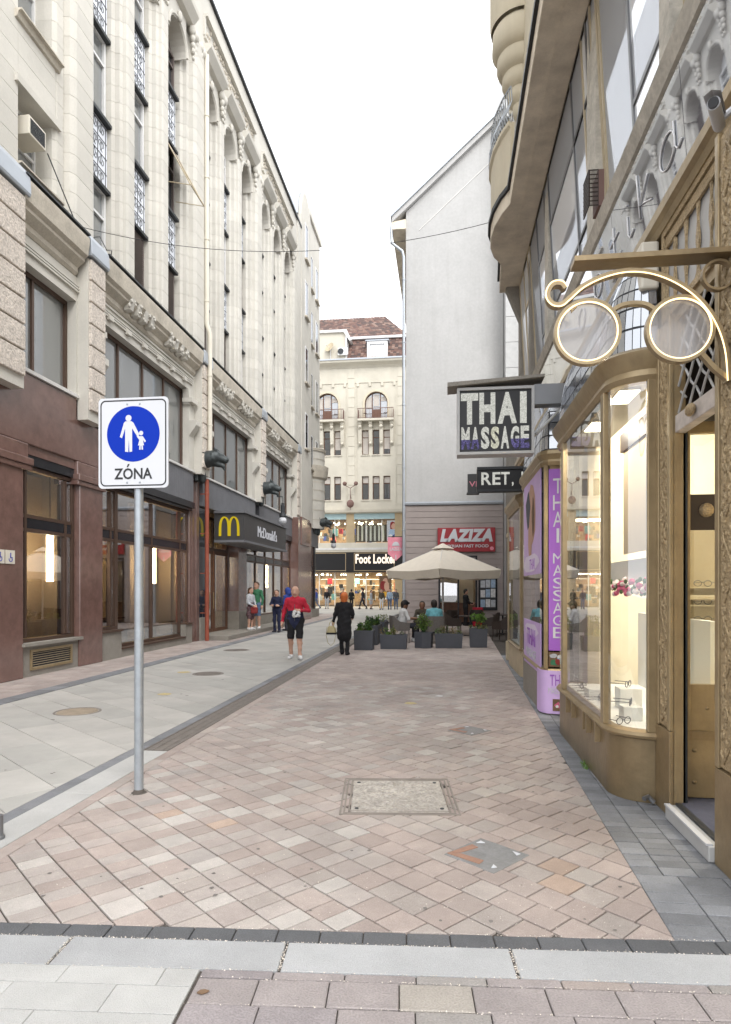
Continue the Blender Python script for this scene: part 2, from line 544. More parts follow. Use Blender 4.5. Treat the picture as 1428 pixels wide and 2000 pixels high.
PINK = [(0, (0.377, 0.315, 0.286)), (0.25, (0.392, 0.328, 0.298)), (0.48, (0.376, 0.319, 0.291)), (0.64, (0.383, 0.338, 0.310)), (0.80, (0.361, 0.300, 0.273)), (0.92, (0.427, 0.384, 0.352)), (0.985, (0.413, 0.315, 0.255))]
PINKFAR = [(0, (0.384, 0.323, 0.297)), (0.3, (0.400, 0.337, 0.309)), (0.6, (0.384, 0.332, 0.306)), (0.88, (0.420, 0.363, 0.331))]
for nm, rn in (('paver', 'object'), ('paver_mass', 'island')):
    mat(nm, (0.3, 0.3, 0.3), 0.85, var=0.07, scale=9, bump=0.5, bscale=170, rnd=rn, rvar=0.08, world=0.22, ramp=PINK if rn == 'object' else PINKFAR, dirt=0.2, dcol=(0.24, 0.2, 0.18))
    mat(nm + '_pale', (0.3, 0.3, 0.3), 0.85, var=0.07, scale=9, bump=0.5, bscale=170, rnd=rn, rvar=0.06, world=0.22, dirt=0.25, dcol=(0.25, 0.22, 0.2),
        ramp=[(0, (0.387, 0.335, 0.310)), (0.25, (0.406, 0.360, 0.334)), (0.5, (0.390, 0.347, 0.321)), (0.72, (0.459, 0.425, 0.396)), (0.9, (0.373, 0.339, 0.318))])
GREYS = [(0, (0.398, 0.386, 0.361)), (0.35, (0.420, 0.405, 0.379)), (0.7, (0.386, 0.377, 0.353))]
for nm, rn in (('slab', 'object'), ('slab_mass', 'island')):
    mat(nm, (0.4, 0.4, 0.38), 0.8, var=0.08, scale=1.6, bump=0.2, bscale=120, rnd=rn, rvar=0.03, ramp=GREYS, world=0.14, wscale=0.5, dirt=0.5, dcol=(0.27, 0.26, 0.25))
mat('granite_pale', (0.40, 0.405, 0.412), 0.75, world=0.1, wscale=2, var=0.05, scale=3, bump=0.5, bscale=200, rnd='object', rvar=0.05, dirt=0.15, dcol=(0.36, 0.37, 0.38))
mat('granite_white', (0.46, 0.457, 0.445), 0.75, world=0.1, wscale=2, var=0.05, scale=3, bump=0.5, bscale=200, rnd='object', rvar=0.04)
for nm, rn in (('basalt', 'object'), ('basalt_mass', 'island')):
    mat(nm, (0.20, 0.206, 0.22), 0.75, world=0.15, var=0.14, scale=6, bump=0.5, bscale=110, rnd=rn, rvar=0.2, dirt=0.3, dcol=(0.24, 0.23, 0.225))
mat('basalt_dark', (0.105, 0.108, 0.115), 0.75, var=0.14, scale=6, bump=0.5, bscale=110, rnd='object', rvar=0.12, dirt=0.3, dcol=(0.2, 0.19, 0.185))
mat('mixed_stone', (0.3, 0.25, 0.24), 0.85, world=0.12, wscale=2, var=0.1, scale=5, bump=0.5, bscale=110, rnd='object', rvar=0.06,
    ramp=[(0, (0.30, 0.268, 0.262)), (0.3, (0.33, 0.285, 0.262)), (0.5, (0.36, 0.33, 0.295)), (0.75, (0.31, 0.29, 0.275)), (0.9, (0.28, 0.252, 0.255))])
glass('glass_clear', (0.92, 0.95, 0.93), 0.03, 0.9)
glass('glass_shop', (0.86, 0.84, 0.80), 0.30, 1.0)
glass('glass_bay', (0.92, 0.95, 0.93), 0.12, 1.3)
FROST = glass('glass_lens', (0.9, 0.9, 0.92), 0.05, 0.7, 0.1)
_n = FROST.node_tree
_tl = _n.nodes.new('ShaderNodeBsdfTranslucent'); _tl.inputs[0].default_value = (0.93, 0.9, 0.92, 1)
_df = _n.nodes.new('ShaderNodeEmission'); _df.inputs[0].default_value = (1.0, 0.94, 0.9, 1); _df.inputs[1].default_value = 0.3
_m1 = _n.nodes.new('ShaderNodeMixShader'); _m1.inputs[0].default_value = 0.5
_m2 = _n.nodes.new('ShaderNodeMixShader'); _m2.inputs[0].default_value = 0.42
_o = [x for x in _n.nodes if x.type == 'OUTPUT_MATERIAL'][0]
_src = _o.inputs[0].links[0].from_socket
_n.links.new(_tl.outputs[0], _m1.inputs[1]); _n.links.new(_df.outputs[0], _m1.inputs[2])
_n.links.new(_src, _m2.inputs[1]); _n.links.new(_m1.outputs[0], _m2.inputs[2]); _n.links.new(_m2.outputs[0], _o.inputs[0])
mirror_glass('glass_office', (0.17, 0.175, 0.17), 0.25, 0.03, 0.5)
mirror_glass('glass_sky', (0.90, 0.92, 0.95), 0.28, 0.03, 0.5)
mirror_glass('glass_dark', (0.035, 0.037, 0.04), 0.16, 0.03, 0.6)
mirror_glass('glass_panel', (0.12, 0.12, 0.14), 0.40, 0.02, 0.5, wob=0.02)
mirror_glass('glass_dome', (0.16, 0.17, 0.19), 0.35, 0.12, 0.4)
emit('neon_warm', (1.0, 0.72, 0.36), 1.5)
emit('tube_white', (1.0, 0.80, 0.50), 14.0)
emit('tube_amber', (1.0, 0.64, 0.22), 5.0)
emit('letter_white', (0.95, 0.95, 1.0), 0.22)
emit('led_white', (0.72, 0.72, 0.66), 0.36, 90, 0.28)
emit('led_blue', (0.18, 0.16, 0.36), 0.28, 90, 0.6)
emit('led_yellow', (0.70, 0.69, 0.55), 0.36, 60, 0.4)
emit('sign_cream', (1.0, 0.86, 0.70), 0.7)
emit('arch_yellow', (0.80, 0.60, 0.03), 0.32)
emit('spot_lamp', (1.0, 0.85, 0.6), 8.0)
emit('shop_glow', (1.0, 0.72, 0.40), 0.35)
M = MATS
# ------------------------------------------------------------------ ground
def clip(poly, hps):
    for nx, ny, c in hps:
        out = []
        for i in range(len(poly)):
            p, q = poly[i], poly[(i + 1) % len(poly)]
            dp, dq = nx * p[0] + ny * p[1] - c, nx * q[0] + ny * q[1] - c
            if dp <= 0:
                out.append(p)
            if (dp < 0 < dq) or (dq < 0 < dp):
                t = dp / (dp - dq)
                out.append((p[0] + (q[0] - p[0]) * t, p[1] + (q[1] - p[1]) * t))
        poly = out
        if len(poly) < 3:
            return []
    return poly

def area(p):
    return 0.5 * sum(p[i][0] * p[(i + 1) % len(p)][1] - p[(i + 1) % len(p)][0] * p[i][1] for i in range(len(p)))

def inset(p, d):
    """move every edge of a convex ccw polygon inwards"""
    n = len(p)
    hp = []
    for i in range(n):
        a, b = p[i], p[(i + 1) % n]
        dx, dy = b[0] - a[0], b[1] - a[1]
        l = math.hypot(dx, dy)
        if l < 1e-6:
            continue
        nx, ny = dy / l, -dx / l
        hp.append((nx, ny, nx * a[0] + ny * a[1] - d))
    return clip(p, hp)

def stone(mb, poly, z, th=0.03, ch=0.004):
    if area(poly) < 0:
        poly = poly[::-1]
    top = [tuple(c) for c in poly]
    cx = sum(p[0] for p in top) / len(top); cy = sum(p[1] for p in top) / len(top)
    n = len(top)
    def shrink(p):
        d = math.hypot(p[0] - cx, p[1] - cy) or 1
        k = max(0.0, 1 - ch * 1.4 / d)
        return cx + (p[0] - cx) * k, cy + (p[1] - cy) * k
    vs = [(*shrink(p), z) for p in top] + [(*p, z - ch * 0.7) for p in top] + [(*p, z - th) for p in top]
    fs = [tuple(range(n))]
    for k in (0, n):
        fs += [(k + n + i, k + n + (i + 1) % n, k + (i + 1) % n, k + i) for i in range(n)]
    mb.add(vs, fs)

def stone_obj(name, poly, z, m, parent, th=0.03, ch=0.004):
    mb = MB()
    stone(mb, poly, z, th, ch)
    cx = sum(p[0] for p in poly) / len(poly); cy = sum(p[1] for p in poly) / len(poly)
    return mb.build(name, m, parent, at=(cx, cy, 0), fix=False)

def rect(x0, x1, y0, y1):
    return [(x0, y0), (x1, y0), (x1, y1), (x0, y1)]

def plane(name, poly, z, m, **kw):
    return MB().add([(x, y, z) for x, y in poly], [tuple(range(len(poly)))]).build(name, m, fix=False, **kw)

plane('ground', rect(-300, 300, -120, 400), -0.07, M['asphalt_grey'], kind='structure')

# the cross band in the foreground runs 4 degrees off square
EA = math.atan(0.0716)
ex, ey = math.cos(EA), math.sin(EA)
def SN(s, n):
    return (s * ex - n * ey, s * ey + n * ex)
def rect_sn(s0, s1, n0, n1):
    return [SN(s0, n0), SN(s1, n0), SN(s1, n1), SN(s0, n1)]

# pink paver field
XB0, XB1 = (1.105, 3.2), (1.46, 17.0)      # right border towards the dark stones
bnx, bny = (XB1[1] - XB0[1]), -(XB1[0] - XB0[0])
bl = math.hypot(bnx, bny); bnx /= bl; bny /= bl
bc = bnx * XB0[0] + bny * XB0[1]
HP = [(-1, 0, 2.77), (bnx, bny, bc), (ey, -ex, -3.178), (0, 1, 30.7)]
pav = plane('pavement', rect(-2.9, 2.75, 2.95, 30.8), -0.014, M['mortar'], kind='structure')
ga = math.radians(48.5)
ux_, uy_ = math.cos(ga), math.sin(ga)       # across the strips (NE)
vx_, vy_ = uy_, -ux_                        # along the strips (SE)
COVER = ((-0.38, 5.27), 0.47, math.radians(6))
def holes(cx, cy):
    (hx, hy), hw, hr = COVER
    dx, dy = cx - hx, cy - hy
    lx, ly = dx * math.cos(hr) + dy * math.sin(hr), -dx * math.sin(hr) + dy * math.cos(hr)
    return abs(lx) < hw and abs(ly) < hw
far_pale, far_pink, far_n = MB(), MB(), 0
stones = []
rr = random.Random(5)
SW, J = 0.2, 0.005
for i in range(-30, 140):
    u0 = i * SW
    v = -24 + rr.random() * 0.2
    while v < 26:
        cxm, cym = u0 * ux_ + v * vx_, u0 * uy_ + v * vy_
        ln = rr.choice((0.135, 0.135, 0.2)) if cxm < -0.6 else rr.choice((0.185, 0.185, 0.2))
        if cym < 2.6 or cym > 31.2 or cxm < -3.3 or cxm > 2.1:
            v += ln
            continue
        q = [(u0 + J, v + J), (u0 + SW - J, v + J), (u0 + SW - J, v + ln - J), (u0 + J, v + ln - J)]
        v += ln
        poly = [(a * ux_ + b * vx_, a * uy_ + b * vy_) for a, b in q]
        poly = clip(poly, HP)
        if len(poly) < 3 or abs(area(poly)) < 0.0012:
            continue
        cx = sum(p[0] for p in poly) / len(poly); cy = sum(p[1] for p in poly) / len(poly)
        if holes(cx, cy) and all(holes(*p) for p in poly):
            continue
        stones.append((math.hypot(cx - 0, cy), poly, cx, cy))
stones.sort(key=lambda t: t[0])
for k, (d, poly, cx, cy) in enumerate(stones):
    pale = (cx < 0.5 and 6.3 < cy + 0.25 * cx < 11.2 and rr.random() < 0.75) or (cx < -0.5 and cy < 6.4 and rr.random() < 0.55)
    z = rr.uniform(-0.0025, 0.0018)
    if k < 300:
        stone_obj('paving_stone', poly, z, M['paver_pale' if pale else 'paver'], pav)
    else:
        stone(far_pale if pale else far_pink, poly, z)
far_pink.build('paving_stones_far', M['paver_mass'], pav, fix=False, kind='stuff')
far_pale.build('paving_stones_pale', M['paver_mass_pale'], pav, fix=False, kind='stuff')
# narrow edging course along the white band
y = 3.05
edg = MB()
while y < 17:
    l = rr.uniform(0.26, 0.34)
    poly = clip(rect(-2.885, -2.775, y + 0.003, y + l - 0.003), [(ey, -ex, -3.178)])
    if len(poly) > 2:
        if y < 6.5:
            stone_obj('edging_stone', poly, 0, M['paver'], pav)
        else:
            stone(edg, poly, 0)
    y += l
edg.build('edging_stones_far', M['paver_mass'], pav, fix=False, kind='stuff')

# dark cross strip, granite kerb and the foreground slabs
band = plane('crossing_band', [SN(-6.2, 0.6), SN(4.0, 0.6), SN(4.0, 3.18), SN(-6.2, 3.18)], -0.013, M['mortar'], kind='structure')
s = -4.2
while s < 2.4:
    stone_obj('border_stone', rect_sn(s + 0.003, s + 0.209, 3.06, 3.172), rr.uniform(-0.003, 0.001), M['basalt_dark'], band)
    s += 0.212
for s0 in (-3.71, -2.65, -1.59, -0.53, 0.53, 1.59):
    stone_obj('kerb_slab', rect_sn(s0 + 0.006, s0 + 1.05, 2.828, 3.055), 0.001, M['granite_pale'], band)
for n0, n1, st, ln in ((2.768, 2.823, -0.88, 0.31), (2.59, 2.764, -0.75, 0.305), (2.41, 2.586, -0.88, 0.31), (2.22, 2.406, -0.7, 0.3), (2.0, 2.216, -0.88, 0.3)):
    s = -0.874
    first = True
    while s < 2.0:
        l = (st + 0.88 + 0.12 if first and st > -0.88 else ln) + rr.uniform(-0.02, 0.02)
        first = False
        stone_obj('crossing_slab', rect_sn(s + 0.003, s + l - 0.003, n0 + 0.002, n1 - 0.002), rr.uniform(-0.002, 0.002), M['mixed_stone'], band, ch=0.005)
        s += l
for n0, n1, off in ((2.70, 2.825, 0.0), (2.52, 2.696, 0.2), (2.34, 2.516, 0.42), (2.16, 2.336, 0.1), (1.95, 2.156, 0.3)):
    s = -0.886
    first = True
    while s > -3.6:
        l = (0.15 + off if first else 0.45) + rr.uniform(-0.03, 0.03)
        first = False
        stone_obj('pale_slab', rect_sn(s - l + 0.0015, s - 0.0015, n0 + 0.001, n1 - 0.001), rr.uniform(-0.001, 0.001), M['granite_white'], band, ch=0.002)
        s -= l

# dark stones along the shopfront
edge = plane('shop_edge_paving', [(1.04, 2.9), (2.0, 2.95), (2.0, 17.5), (1.4, 17.5)], -0.0135, M['mortar_dark'], kind='structure')
y, far = 3.19, MB()
row = 0
HP2 = [(-bnx, -bny, -bc - 0.004), (ey, -ex, -3.178)]
while y < 16.8:
    d = 0.115 if y < 4.0 else (0.1 if row % 3 else 0.085)
    xb = XB0[0] + (y - XB0[1]) * (XB1[0] - XB0[0]) / (XB1[1] - XB0[1])
    c1 = xb + (0.17 if y > 3.9 else 0.25)
    cols = [(xb - 0.05, c1)]
    x = c1
    while x < 1.9:
        cols.append((x, x + (0.2 if y > 3.9 else 0.25)))
        x = cols[-1][1]
    for ci, (a, b) in enumerate(cols):
        poly = clip(rect(a + 0.003, b - 0.003, y + 0.003, y + d - 0.003), HP2)
        if len(poly) < 3 or abs(area(poly)) < 0.0008:
            continue
        if y < 8.2:
            stone_obj('edge_stone', poly, rr.uniform(-0.003, 0.001), M['basalt'], edge)
        else:
            stone(far, poly, rr.uniform(-0.002, 0.001))
    y += d
    row += 1
far.build('edge_stones_far', M['basalt_mass'], edge, fix=False, kind='stuff')

# grey slab roadway on the left
road = plane('roadway', rect(-6.62, -2.95, -5, 61), -0.0125, M['mortar'], kind='structure')
ra = math.radians(-38)
ca, sa = math.cos(ra), math.sin(ra)
rfar = MB()
HP3 = [(-1, 0, 6.47), (1, 0, -3.305), (0, -1, -0.5), (0, 1, 60.8)]
lst = []
for i in range(-80, 120):
    b0 = i * 0.5
    a = -60 + rr.random() * 0.8
    while a < 40:
        q = [(a + .0035, b0 + .0035), (a + .8465, b0 + .0035), (a + .8465, b0 + .4965), (a + .0035, b0 + .4965)]
        a += 0.85
        poly = clip([(p * ca - r_ * sa, p * sa + r_ * ca) for p, r_ in q], HP3)
        if len(poly) > 2 and abs(area(poly)) > 0.002:
            lst.append((sum(p[1] for p in poly) / len(poly), poly))
lst.sort(key=lambda t: t[0])
for k, (yy, poly) in enumerate(lst):
    if 3.4 < yy < 17:
        stone_obj('roadway_slab', poly, rr.uniform(-0.001, 0.001), M['slab'], road, ch=0.002)
    else:
        stone(rfar, poly, 0, ch=0.002)
rfar.build('roadway_slabs_far', M['slab_mass'], road, fix=False, kind='stuff')
# dark line, white band, slot drain
line = MB(); y = 0.6
while y < 44:
    l = 0.4
    if y < 12:
        stone_obj('line_stone', rect(-3.3, -3.175, y + 0.002, y + l - 0.002), 0, M['basalt'], road)
    else:
        stone(line, rect(-3.3, -3.175, y + 0.002, y + l - 0.002), 0)
    y += l
line.build('line_stones_far', M['basalt_mass'], road, fix=False, kind='stuff')
y = 2.6
while y < 6.3:
    stone_obj('white_band_slab', rect(-3.17, -2.89, y + 0.003, min(y + 1.2, 6.42) - 0.003), 0.001, M['granite_white'], road)
    y += 1.2
drain = thing('drain_channel', 'long dark iron drainage grate along the edge of the pink paving', 'drain', (-3.03, 6.45, 0))
MB().box(-3.168, -2.892, 6.45, 40, -0.06, -0.014).build('channel', M['mortar'], drain)
rail = MB()
for x in (-3.165, -3.07, -2.97, -2.905):
    rail.box(x, x + 0.012, 6.45, 40, -0.02, 0.002)
rail.build('rail', M['cast_iron'], drain)
bars = MB(); y = 6.47
while y < 22:
    bars.box(-3.15, -2.91, y, y + 0.022, -0.02, -0.001)
    y += 0.045
bars.box(-3.15, -2.91, 22, 40, -0.02, -0.002)
bars.build('grate_bars', M['cast_iron'], drain, kind='stuff')

# left sidewalk: pink strip with a dark kerb line
walk = plane('sidewalk', rect(-9.5, -6.62, -5, 61), -0.0115, M['mortar'], kind='structure')
wf = MB(); y = 2.0
while y < 44:
    x = -6.78
    while x > -8.2:
        stone(wf, rect(x - 0.197, x - 0.003, y + 0.003, y + 0.197), rr.uniform(-.001, .001))
        x -= 0.2
    y += 0.2
wf.build('sidewalk_stones', M['paver_mass'], walk, fix=False, kind='stuff')
kb = MB(); y = 2.0
while y < 44:
    stone(kb, rect(-6.775, -6.475, y + 0.003, y + 0.397), 0.012, th=0.05)
    y += 0.4
kb.build('kerb_stones', M['basalt_mass'], walk, fix=False, kind='stuff')
# square in front of the far building
plane('square_paving', rect(-40, 60, 44, 61.9), 0.002, M['slab_mass'], kind='structure')

# access covers and inlays
def round_cover(x, y, r, label, m='cast_iron'):
    t = thing('manhole_cover', label, 'manhole cover', (x, y, 0))
    MB().lathe([(0, 0.004), (r * 0.86, 0.004), (r * 0.88, 0.001)], (x, y, 0), 28).build('lid', M[m], t, smooth=True)
    MB().lathe([(r * 0.9, 0.001), (r * 0.91, 0.005), (r, 0.005), (r * 1.01, 0.0)], (x, y, 0), 28).build('rim', M['cast_iron'], t)
    rb = MB()
    for k in range(-3, 4):
        w = math.sqrt(max(0, (r * 0.8) ** 2 - (k * r * 0.22) ** 2))
        rb.box(x - w, x + w, y + k * r * 0.22 - 0.012, y + k * r * 0.22 + 0.012, 0.004, 0.008)
    rb.build('ribs', M[m], t)
mat('cover_tan', (0.30, 0.25, 0.19), 0.8, var=0.15, scale=6)
round_cover(-5.06, 8.34, 0.31, 'round tan manhole cover at the left edge of the slabs', 'cover_tan')
round_cover(-4.72, 12.4, 0.31, 'round brown manhole cover nearest the walking man in red')
round_cover(-5.76, 17.3, 0.36, 'round brown manhole cover nearest the burger restaurant step')

(hx, hy), hw, hr = COVER
cov = thing('access_cover', 'large square pale cover plate with patterned surface in the pink paving', 'access cover', (hx, hy, 0))
def rotsq(cx, cy, w, a, w2=None):
    w2 = w2 or w
    return [(cx + p * w * math.cos(a) - q * w2 * math.sin(a), cy + p * w * math.sin(a) + q * w2 * math.cos(a)) for p, q in ((-1, -1), (1, -1), (1, 1), (-1, 1))]
mat('cover_pale', (0.40, 0.37, 0.335), 0.75, 0.1, var=0.25, scale=9, bump=0.9, bscale=45, dirt=0.5, dcol=(0.22, 0.2, 0.18))
mb = MB(); stone(mb, rotsq(hx, hy, 0.375, hr, 0.405), 0.005); mb.build('plate', M['cover_pale'], cov, fix=False)
fr = MB()
for k, w in enumerate((0.395, 0.43, 0.46)):
    o_, i_ = rotsq(hx, hy, w, hr), rotsq(hx, hy, w - 0.013, hr)
    z = 0.006
    fr.add([(*p, z) for p in o_] + [(*p, z) for p in i_] + [(*p, -0.012) for p in o_] + [(*p, -0.012) for p in i_],
           [(i, (i + 1) % 4, 4 + (i + 1) % 4, 4 + i) for i in range(4)] + [(8 + i, 8 + (i + 1) % 4, (i + 1) % 4, i) for i in range(4)] + [(4 + i, 4 + (i + 1) % 4, 12 + (i + 1) % 4, 12 + i) for i in range(4)])
fr.build('rim', mat('rim_tan', (.25, .22, .195), .7, .2, var=.2), cov)
bt = MB()
for p in rotsq(hx, hy, 0.33, hr):
    bt.lathe([(0, 0.006), (0.014, 0.006), (0.016, 0.0)], (*p, 0.005), 10)
bt.build('bolts', M['iron_dark'], cov)
orn = MB()
rr2 = random.Random(3)
for k in range(46):
    a0 = rr2.random() * 6.28
    px_, py_ = rr2.uniform(-.3, .3), rr2.uniform(-.33, .33)
    pts = [(hx + px_ + 0.04 * math.cos(a0 + t * 0.8) * (1 + 0.15 * t), hy + py_ + 0.04 * math.sin(a0 + t * 0.8) * (1 + 0.15 * t), 0.005) for t in range(6)]
    orn.tube(pts, 0.005, 4)
orn.build('pattern', M['cover_pale'], cov)

mat('inlay_grey', (0.20, 0.20, 0.20), 0.6, var=.2, scale=8, bump=.3, dirt=.4, dcol=(.3, .28, .26))
def tactile(cx, cy, wdt, deg, label):
    t = thing('arrow_inlay', label, 'paving inlay', (cx, cy, 0), 'arrow inlays in the paving')
    a = math.radians(deg)
    mb = MB(); stone(mb, rotsq(cx, cy, wdt - 0.004, a), 0.005); mb.build('plate', M['inlay_grey'], t, fix=False)
    def L(p, q):
        return (cx + p * wdt * math.cos(a) - q * wdt * math.sin(a), cy + p * wdt * math.sin(a) + q * wdt * math.cos(a))
    # a broad V pointing to the near left corner
    for nm, poly in (('arrow_arm', [(-.9, .92), (.28, .8), (.22, .52), (-.55, .66)]), ('arrow_arm', [(-.9, .92), (-.8, -.3), (-.5, -.24), (-.6, .58)])):
        mb = MB(); stone(mb, [L(*p) for p in poly], 0.010, 0.01, 0.002); mb.build(nm, M['inlay_red'], t, fix=True)
    for poly in ([(.62, -.72), (.8, -.45), (.8, -.75)], [(-.75, -.72), (-.5, -.62), (-.6, -.82)], [(.5, .8), (.75, .8), (.7, .6)]):
        mb = MB(); stone(mb, [L(*p) for p in poly], 0.009, 0.01, 0.001); mb.build('inlay_chip', M['sign_white'], t, fix=True)
mat('inlay_red', (0.30, 0.17, 0.12), 0.6, var=0.15, scale=20)
tactile(0.27, 4.16, 0.196, 50, 'dark diamond inlay with a red arrow nearest the camera')
tactile(0.30, 7.8, 0.19, 48.5, 'dark diamond inlay with an arrow farther up the paving')

# wear: gum spots, grit in the joints, yellow caps
rw = random.Random(19)
gum = MB()
for k in range(120):
    x, y = rw.uniform(-2.7, 1.1), 3.3 + 9 * rw.random() ** 1.6
    r_ = rw.uniform(.006, .015)
    gum.add([(x + r_ * rw.uniform(.7, 1.2) * math.cos(a), y + r_ * rw.uniform(.7, 1.2) * math.sin(a), .0022) for a in np.linspace(0, 6.283, 10)[:-1]], [tuple(range(9))])
for k in range(22):
    x, y = rw.uniform(-6.3, -3.4), 4 + 12 * rw.random()
    r_ = rw.uniform(.01, .03)
    gum.add([(x + r_ * rw.uniform(.7, 1.2) * math.cos(a), y + r_ * rw.uniform(.7, 1.2) * math.sin(a), .0018) for a in np.linspace(0, 6.283, 10)[:-1]], [tuple(range(9))])
gum.build('gum_spots', mat('gum', (.16, .145, .135), .8, var=.3), pav, fix=False, kind='stuff')
gr_ = MB()
def grit(x, y):
    r_ = rw.uniform(.0015, .0042)
    gr_.add([(x - r_, y, .001), (x, y - r_ * .8, .001), (x + r_, y, .001), (x, y + r_ * .8, .001), (x, y, .001 + r_)], [(0, 1, 4), (1, 2, 4), (2, 3, 4), (3, 0, 4)])
for k in range(1500):
    s = rw.uniform(-3.4, 2.0)
    n = rw.choice([3.176, 3.058, 3.058, 2.826, 2.766, 2.588]) + rw.gauss(0, .004)
    if n < 2.8 and s < -.88:
        continue
    grit(*SN(s, n))
for s0 in (-1.59, -.53, .53, 1.59):
    for k in range(70):
        grit(*SN(s0 + rw.gauss(0, .006), rw.uniform(2.83, 3.055)))
for k in range(500):
    grit(rw.uniform(-2.6, 1.05), 3.28 + abs(rw.gauss(0, .35)))
gr_.build('grit', mat('grit', (.55, .5, .44), .9, var=.3, rnd='island', rvar=.4), band, fix=False, kind='stuff')
for x, y, r_, lab in ((-5.3, 12.55, .14, 'small yellow cap set in the slabs nearest the granite windows'), (-4.5, 9.9, .12, 'small yellow cap set in the slabs beyond the sign post'), (-.5, 9.55, .1, 'yellow paint patch on the pink paving')):
    o = MB().add([(x + r_ * rw.uniform(.8, 1.1) * math.cos(a), y + r_ * rw.uniform(.8, 1.1) * math.sin(a), .003) for a in np.linspace(0, 6.283, 16)[:-1]] , [tuple(range(15))]).build('paving_cap', mat('cap_yellow', (.46, .38, .2), .8, var=.25, scale=20) if 'cap_yellow' not in M else M['cap_yellow'], None, at=(x, y, 0), fix=False)
    tag(o, lab, 'paving cap')
# ------------------------------------------------------------------ the long cream building on the left
LB = thing('stone_building', 'long cream stone building with brown granite shopfronts down the left side', 'building', (-8, 12, 0))
XF = -7.95
PC = [12.98, 19.6, 26.2, 32.85]            # pilaster centres
BC = [16.2, 22.85, 29.5]                   # bay centres
ZC = 9.27                                  # top of the lower cornice
# body behind the windows
mb = MB()
mb.box(-20, -8.42, 1.0, 34.2, 5.5, 21.2)
mb.box(-20, -12.5, 1.0, 40.0, 0, 5.5)
mb.box(-20, -8.42, 34.2, 40.0, 5.5, 23)
mb.build('wall_core', M['stone_cream'], LB)

# stacked stone piers: stepped plan profile, one block per course
def pier_profile(hw, steps):
    """half profile as (y offset from centre, x), mirrored"""
    half = [(hw, -8.42)] + steps
    return [(x, y) for y, x in half] + [(x, -y) for y, x in reversed(half)]
def stone_pier(yc, prof, z0, z1):
    core = [(x if x < -8.4 else x - 0.008, y * 0.99) for x, y in prof]
    p = MB().prism([(x, yc + y) for x, y in core], z0, z1).build('pier', M['stone_cream'], LB)
    hc = 0.405
    mb = MB().prism([(x, yc + y) for x, y in prof], z0 + 0.005, z0 + hc - 0.004)
    o = mb.build('stone', M['stone_block'], p, at=(-7.9, yc, z0))
    z = z0 + hc
    while z < z1 - 0.1:
        place('stone', o.data, p, (-7.9, yc, z))
        z += hc

narrow = pier_profile(0.42, [(0.40, -8.1), (0.33, -8.04), (0.31, -7.93), (0.235, -7.89), (0.215, -7.81), (0.15, -7.78)])
wide = pier_profile(0.72, [(0.70, -8.1), (0.62, -8.04), (0.60, -7.93), (0.47, -7.9), (0.45, -7.78), (0.36, -7.72), (0.3, -7.70)])
for yc in BC:
    for d in (-1.0, 1.0):
        stone_pier(yc + d, narrow, ZC - 0.05, 18.0)
for yc in PC:
    stone_pier(yc, wide, ZC - 0.05, 19.0)

# arched top wall of each bay
def arch_wall(y0, y1, centres, hw, zs, z0, z1, x0, x1, name='arcade_wall', m='stone_cream', parent=None, axis='x'):
    poly = [(y0, z0)]
    for c in centres:
        poly += [(c - hw, z0), (c - hw, zs)]
        poly += [(c - hw * math.cos(t * math.pi / 12), zs + hw * math.sin(t * math.pi / 12)) for t in range(1, 12)]
        poly += [(c + hw, zs), (c + hw, z0)]
    poly += [(y1, z0), (y1, z1), (y0, z1)]
    return MB().prism(poly, x0, x1, axis).build(name, M[m], parent or LB)
for yc in BC:
    arch_wall(yc - 2.62, yc + 2.62, [yc - 2, yc, yc + 2], 0.59, 18.0, 17.95, 19.2, -8.35, -7.86)
    rim = MB()
    for c in (yc - 2, yc, yc + 2):
        pts = [(-7.855, c - 0.66 * math.cos(t * math.pi / 14), 18.0 + 0.66 * math.sin(t * math.pi / 14)) for t in range(15)]
        rim.tube(pts, 0.05, 6)
        rim.ball((-7.8, c, 18.72), 0.13, 8, 6, (0.6, 0.8, 1.3))
    rim.build('arch_moulding', M['stone_cream'], LB, smooth=True)
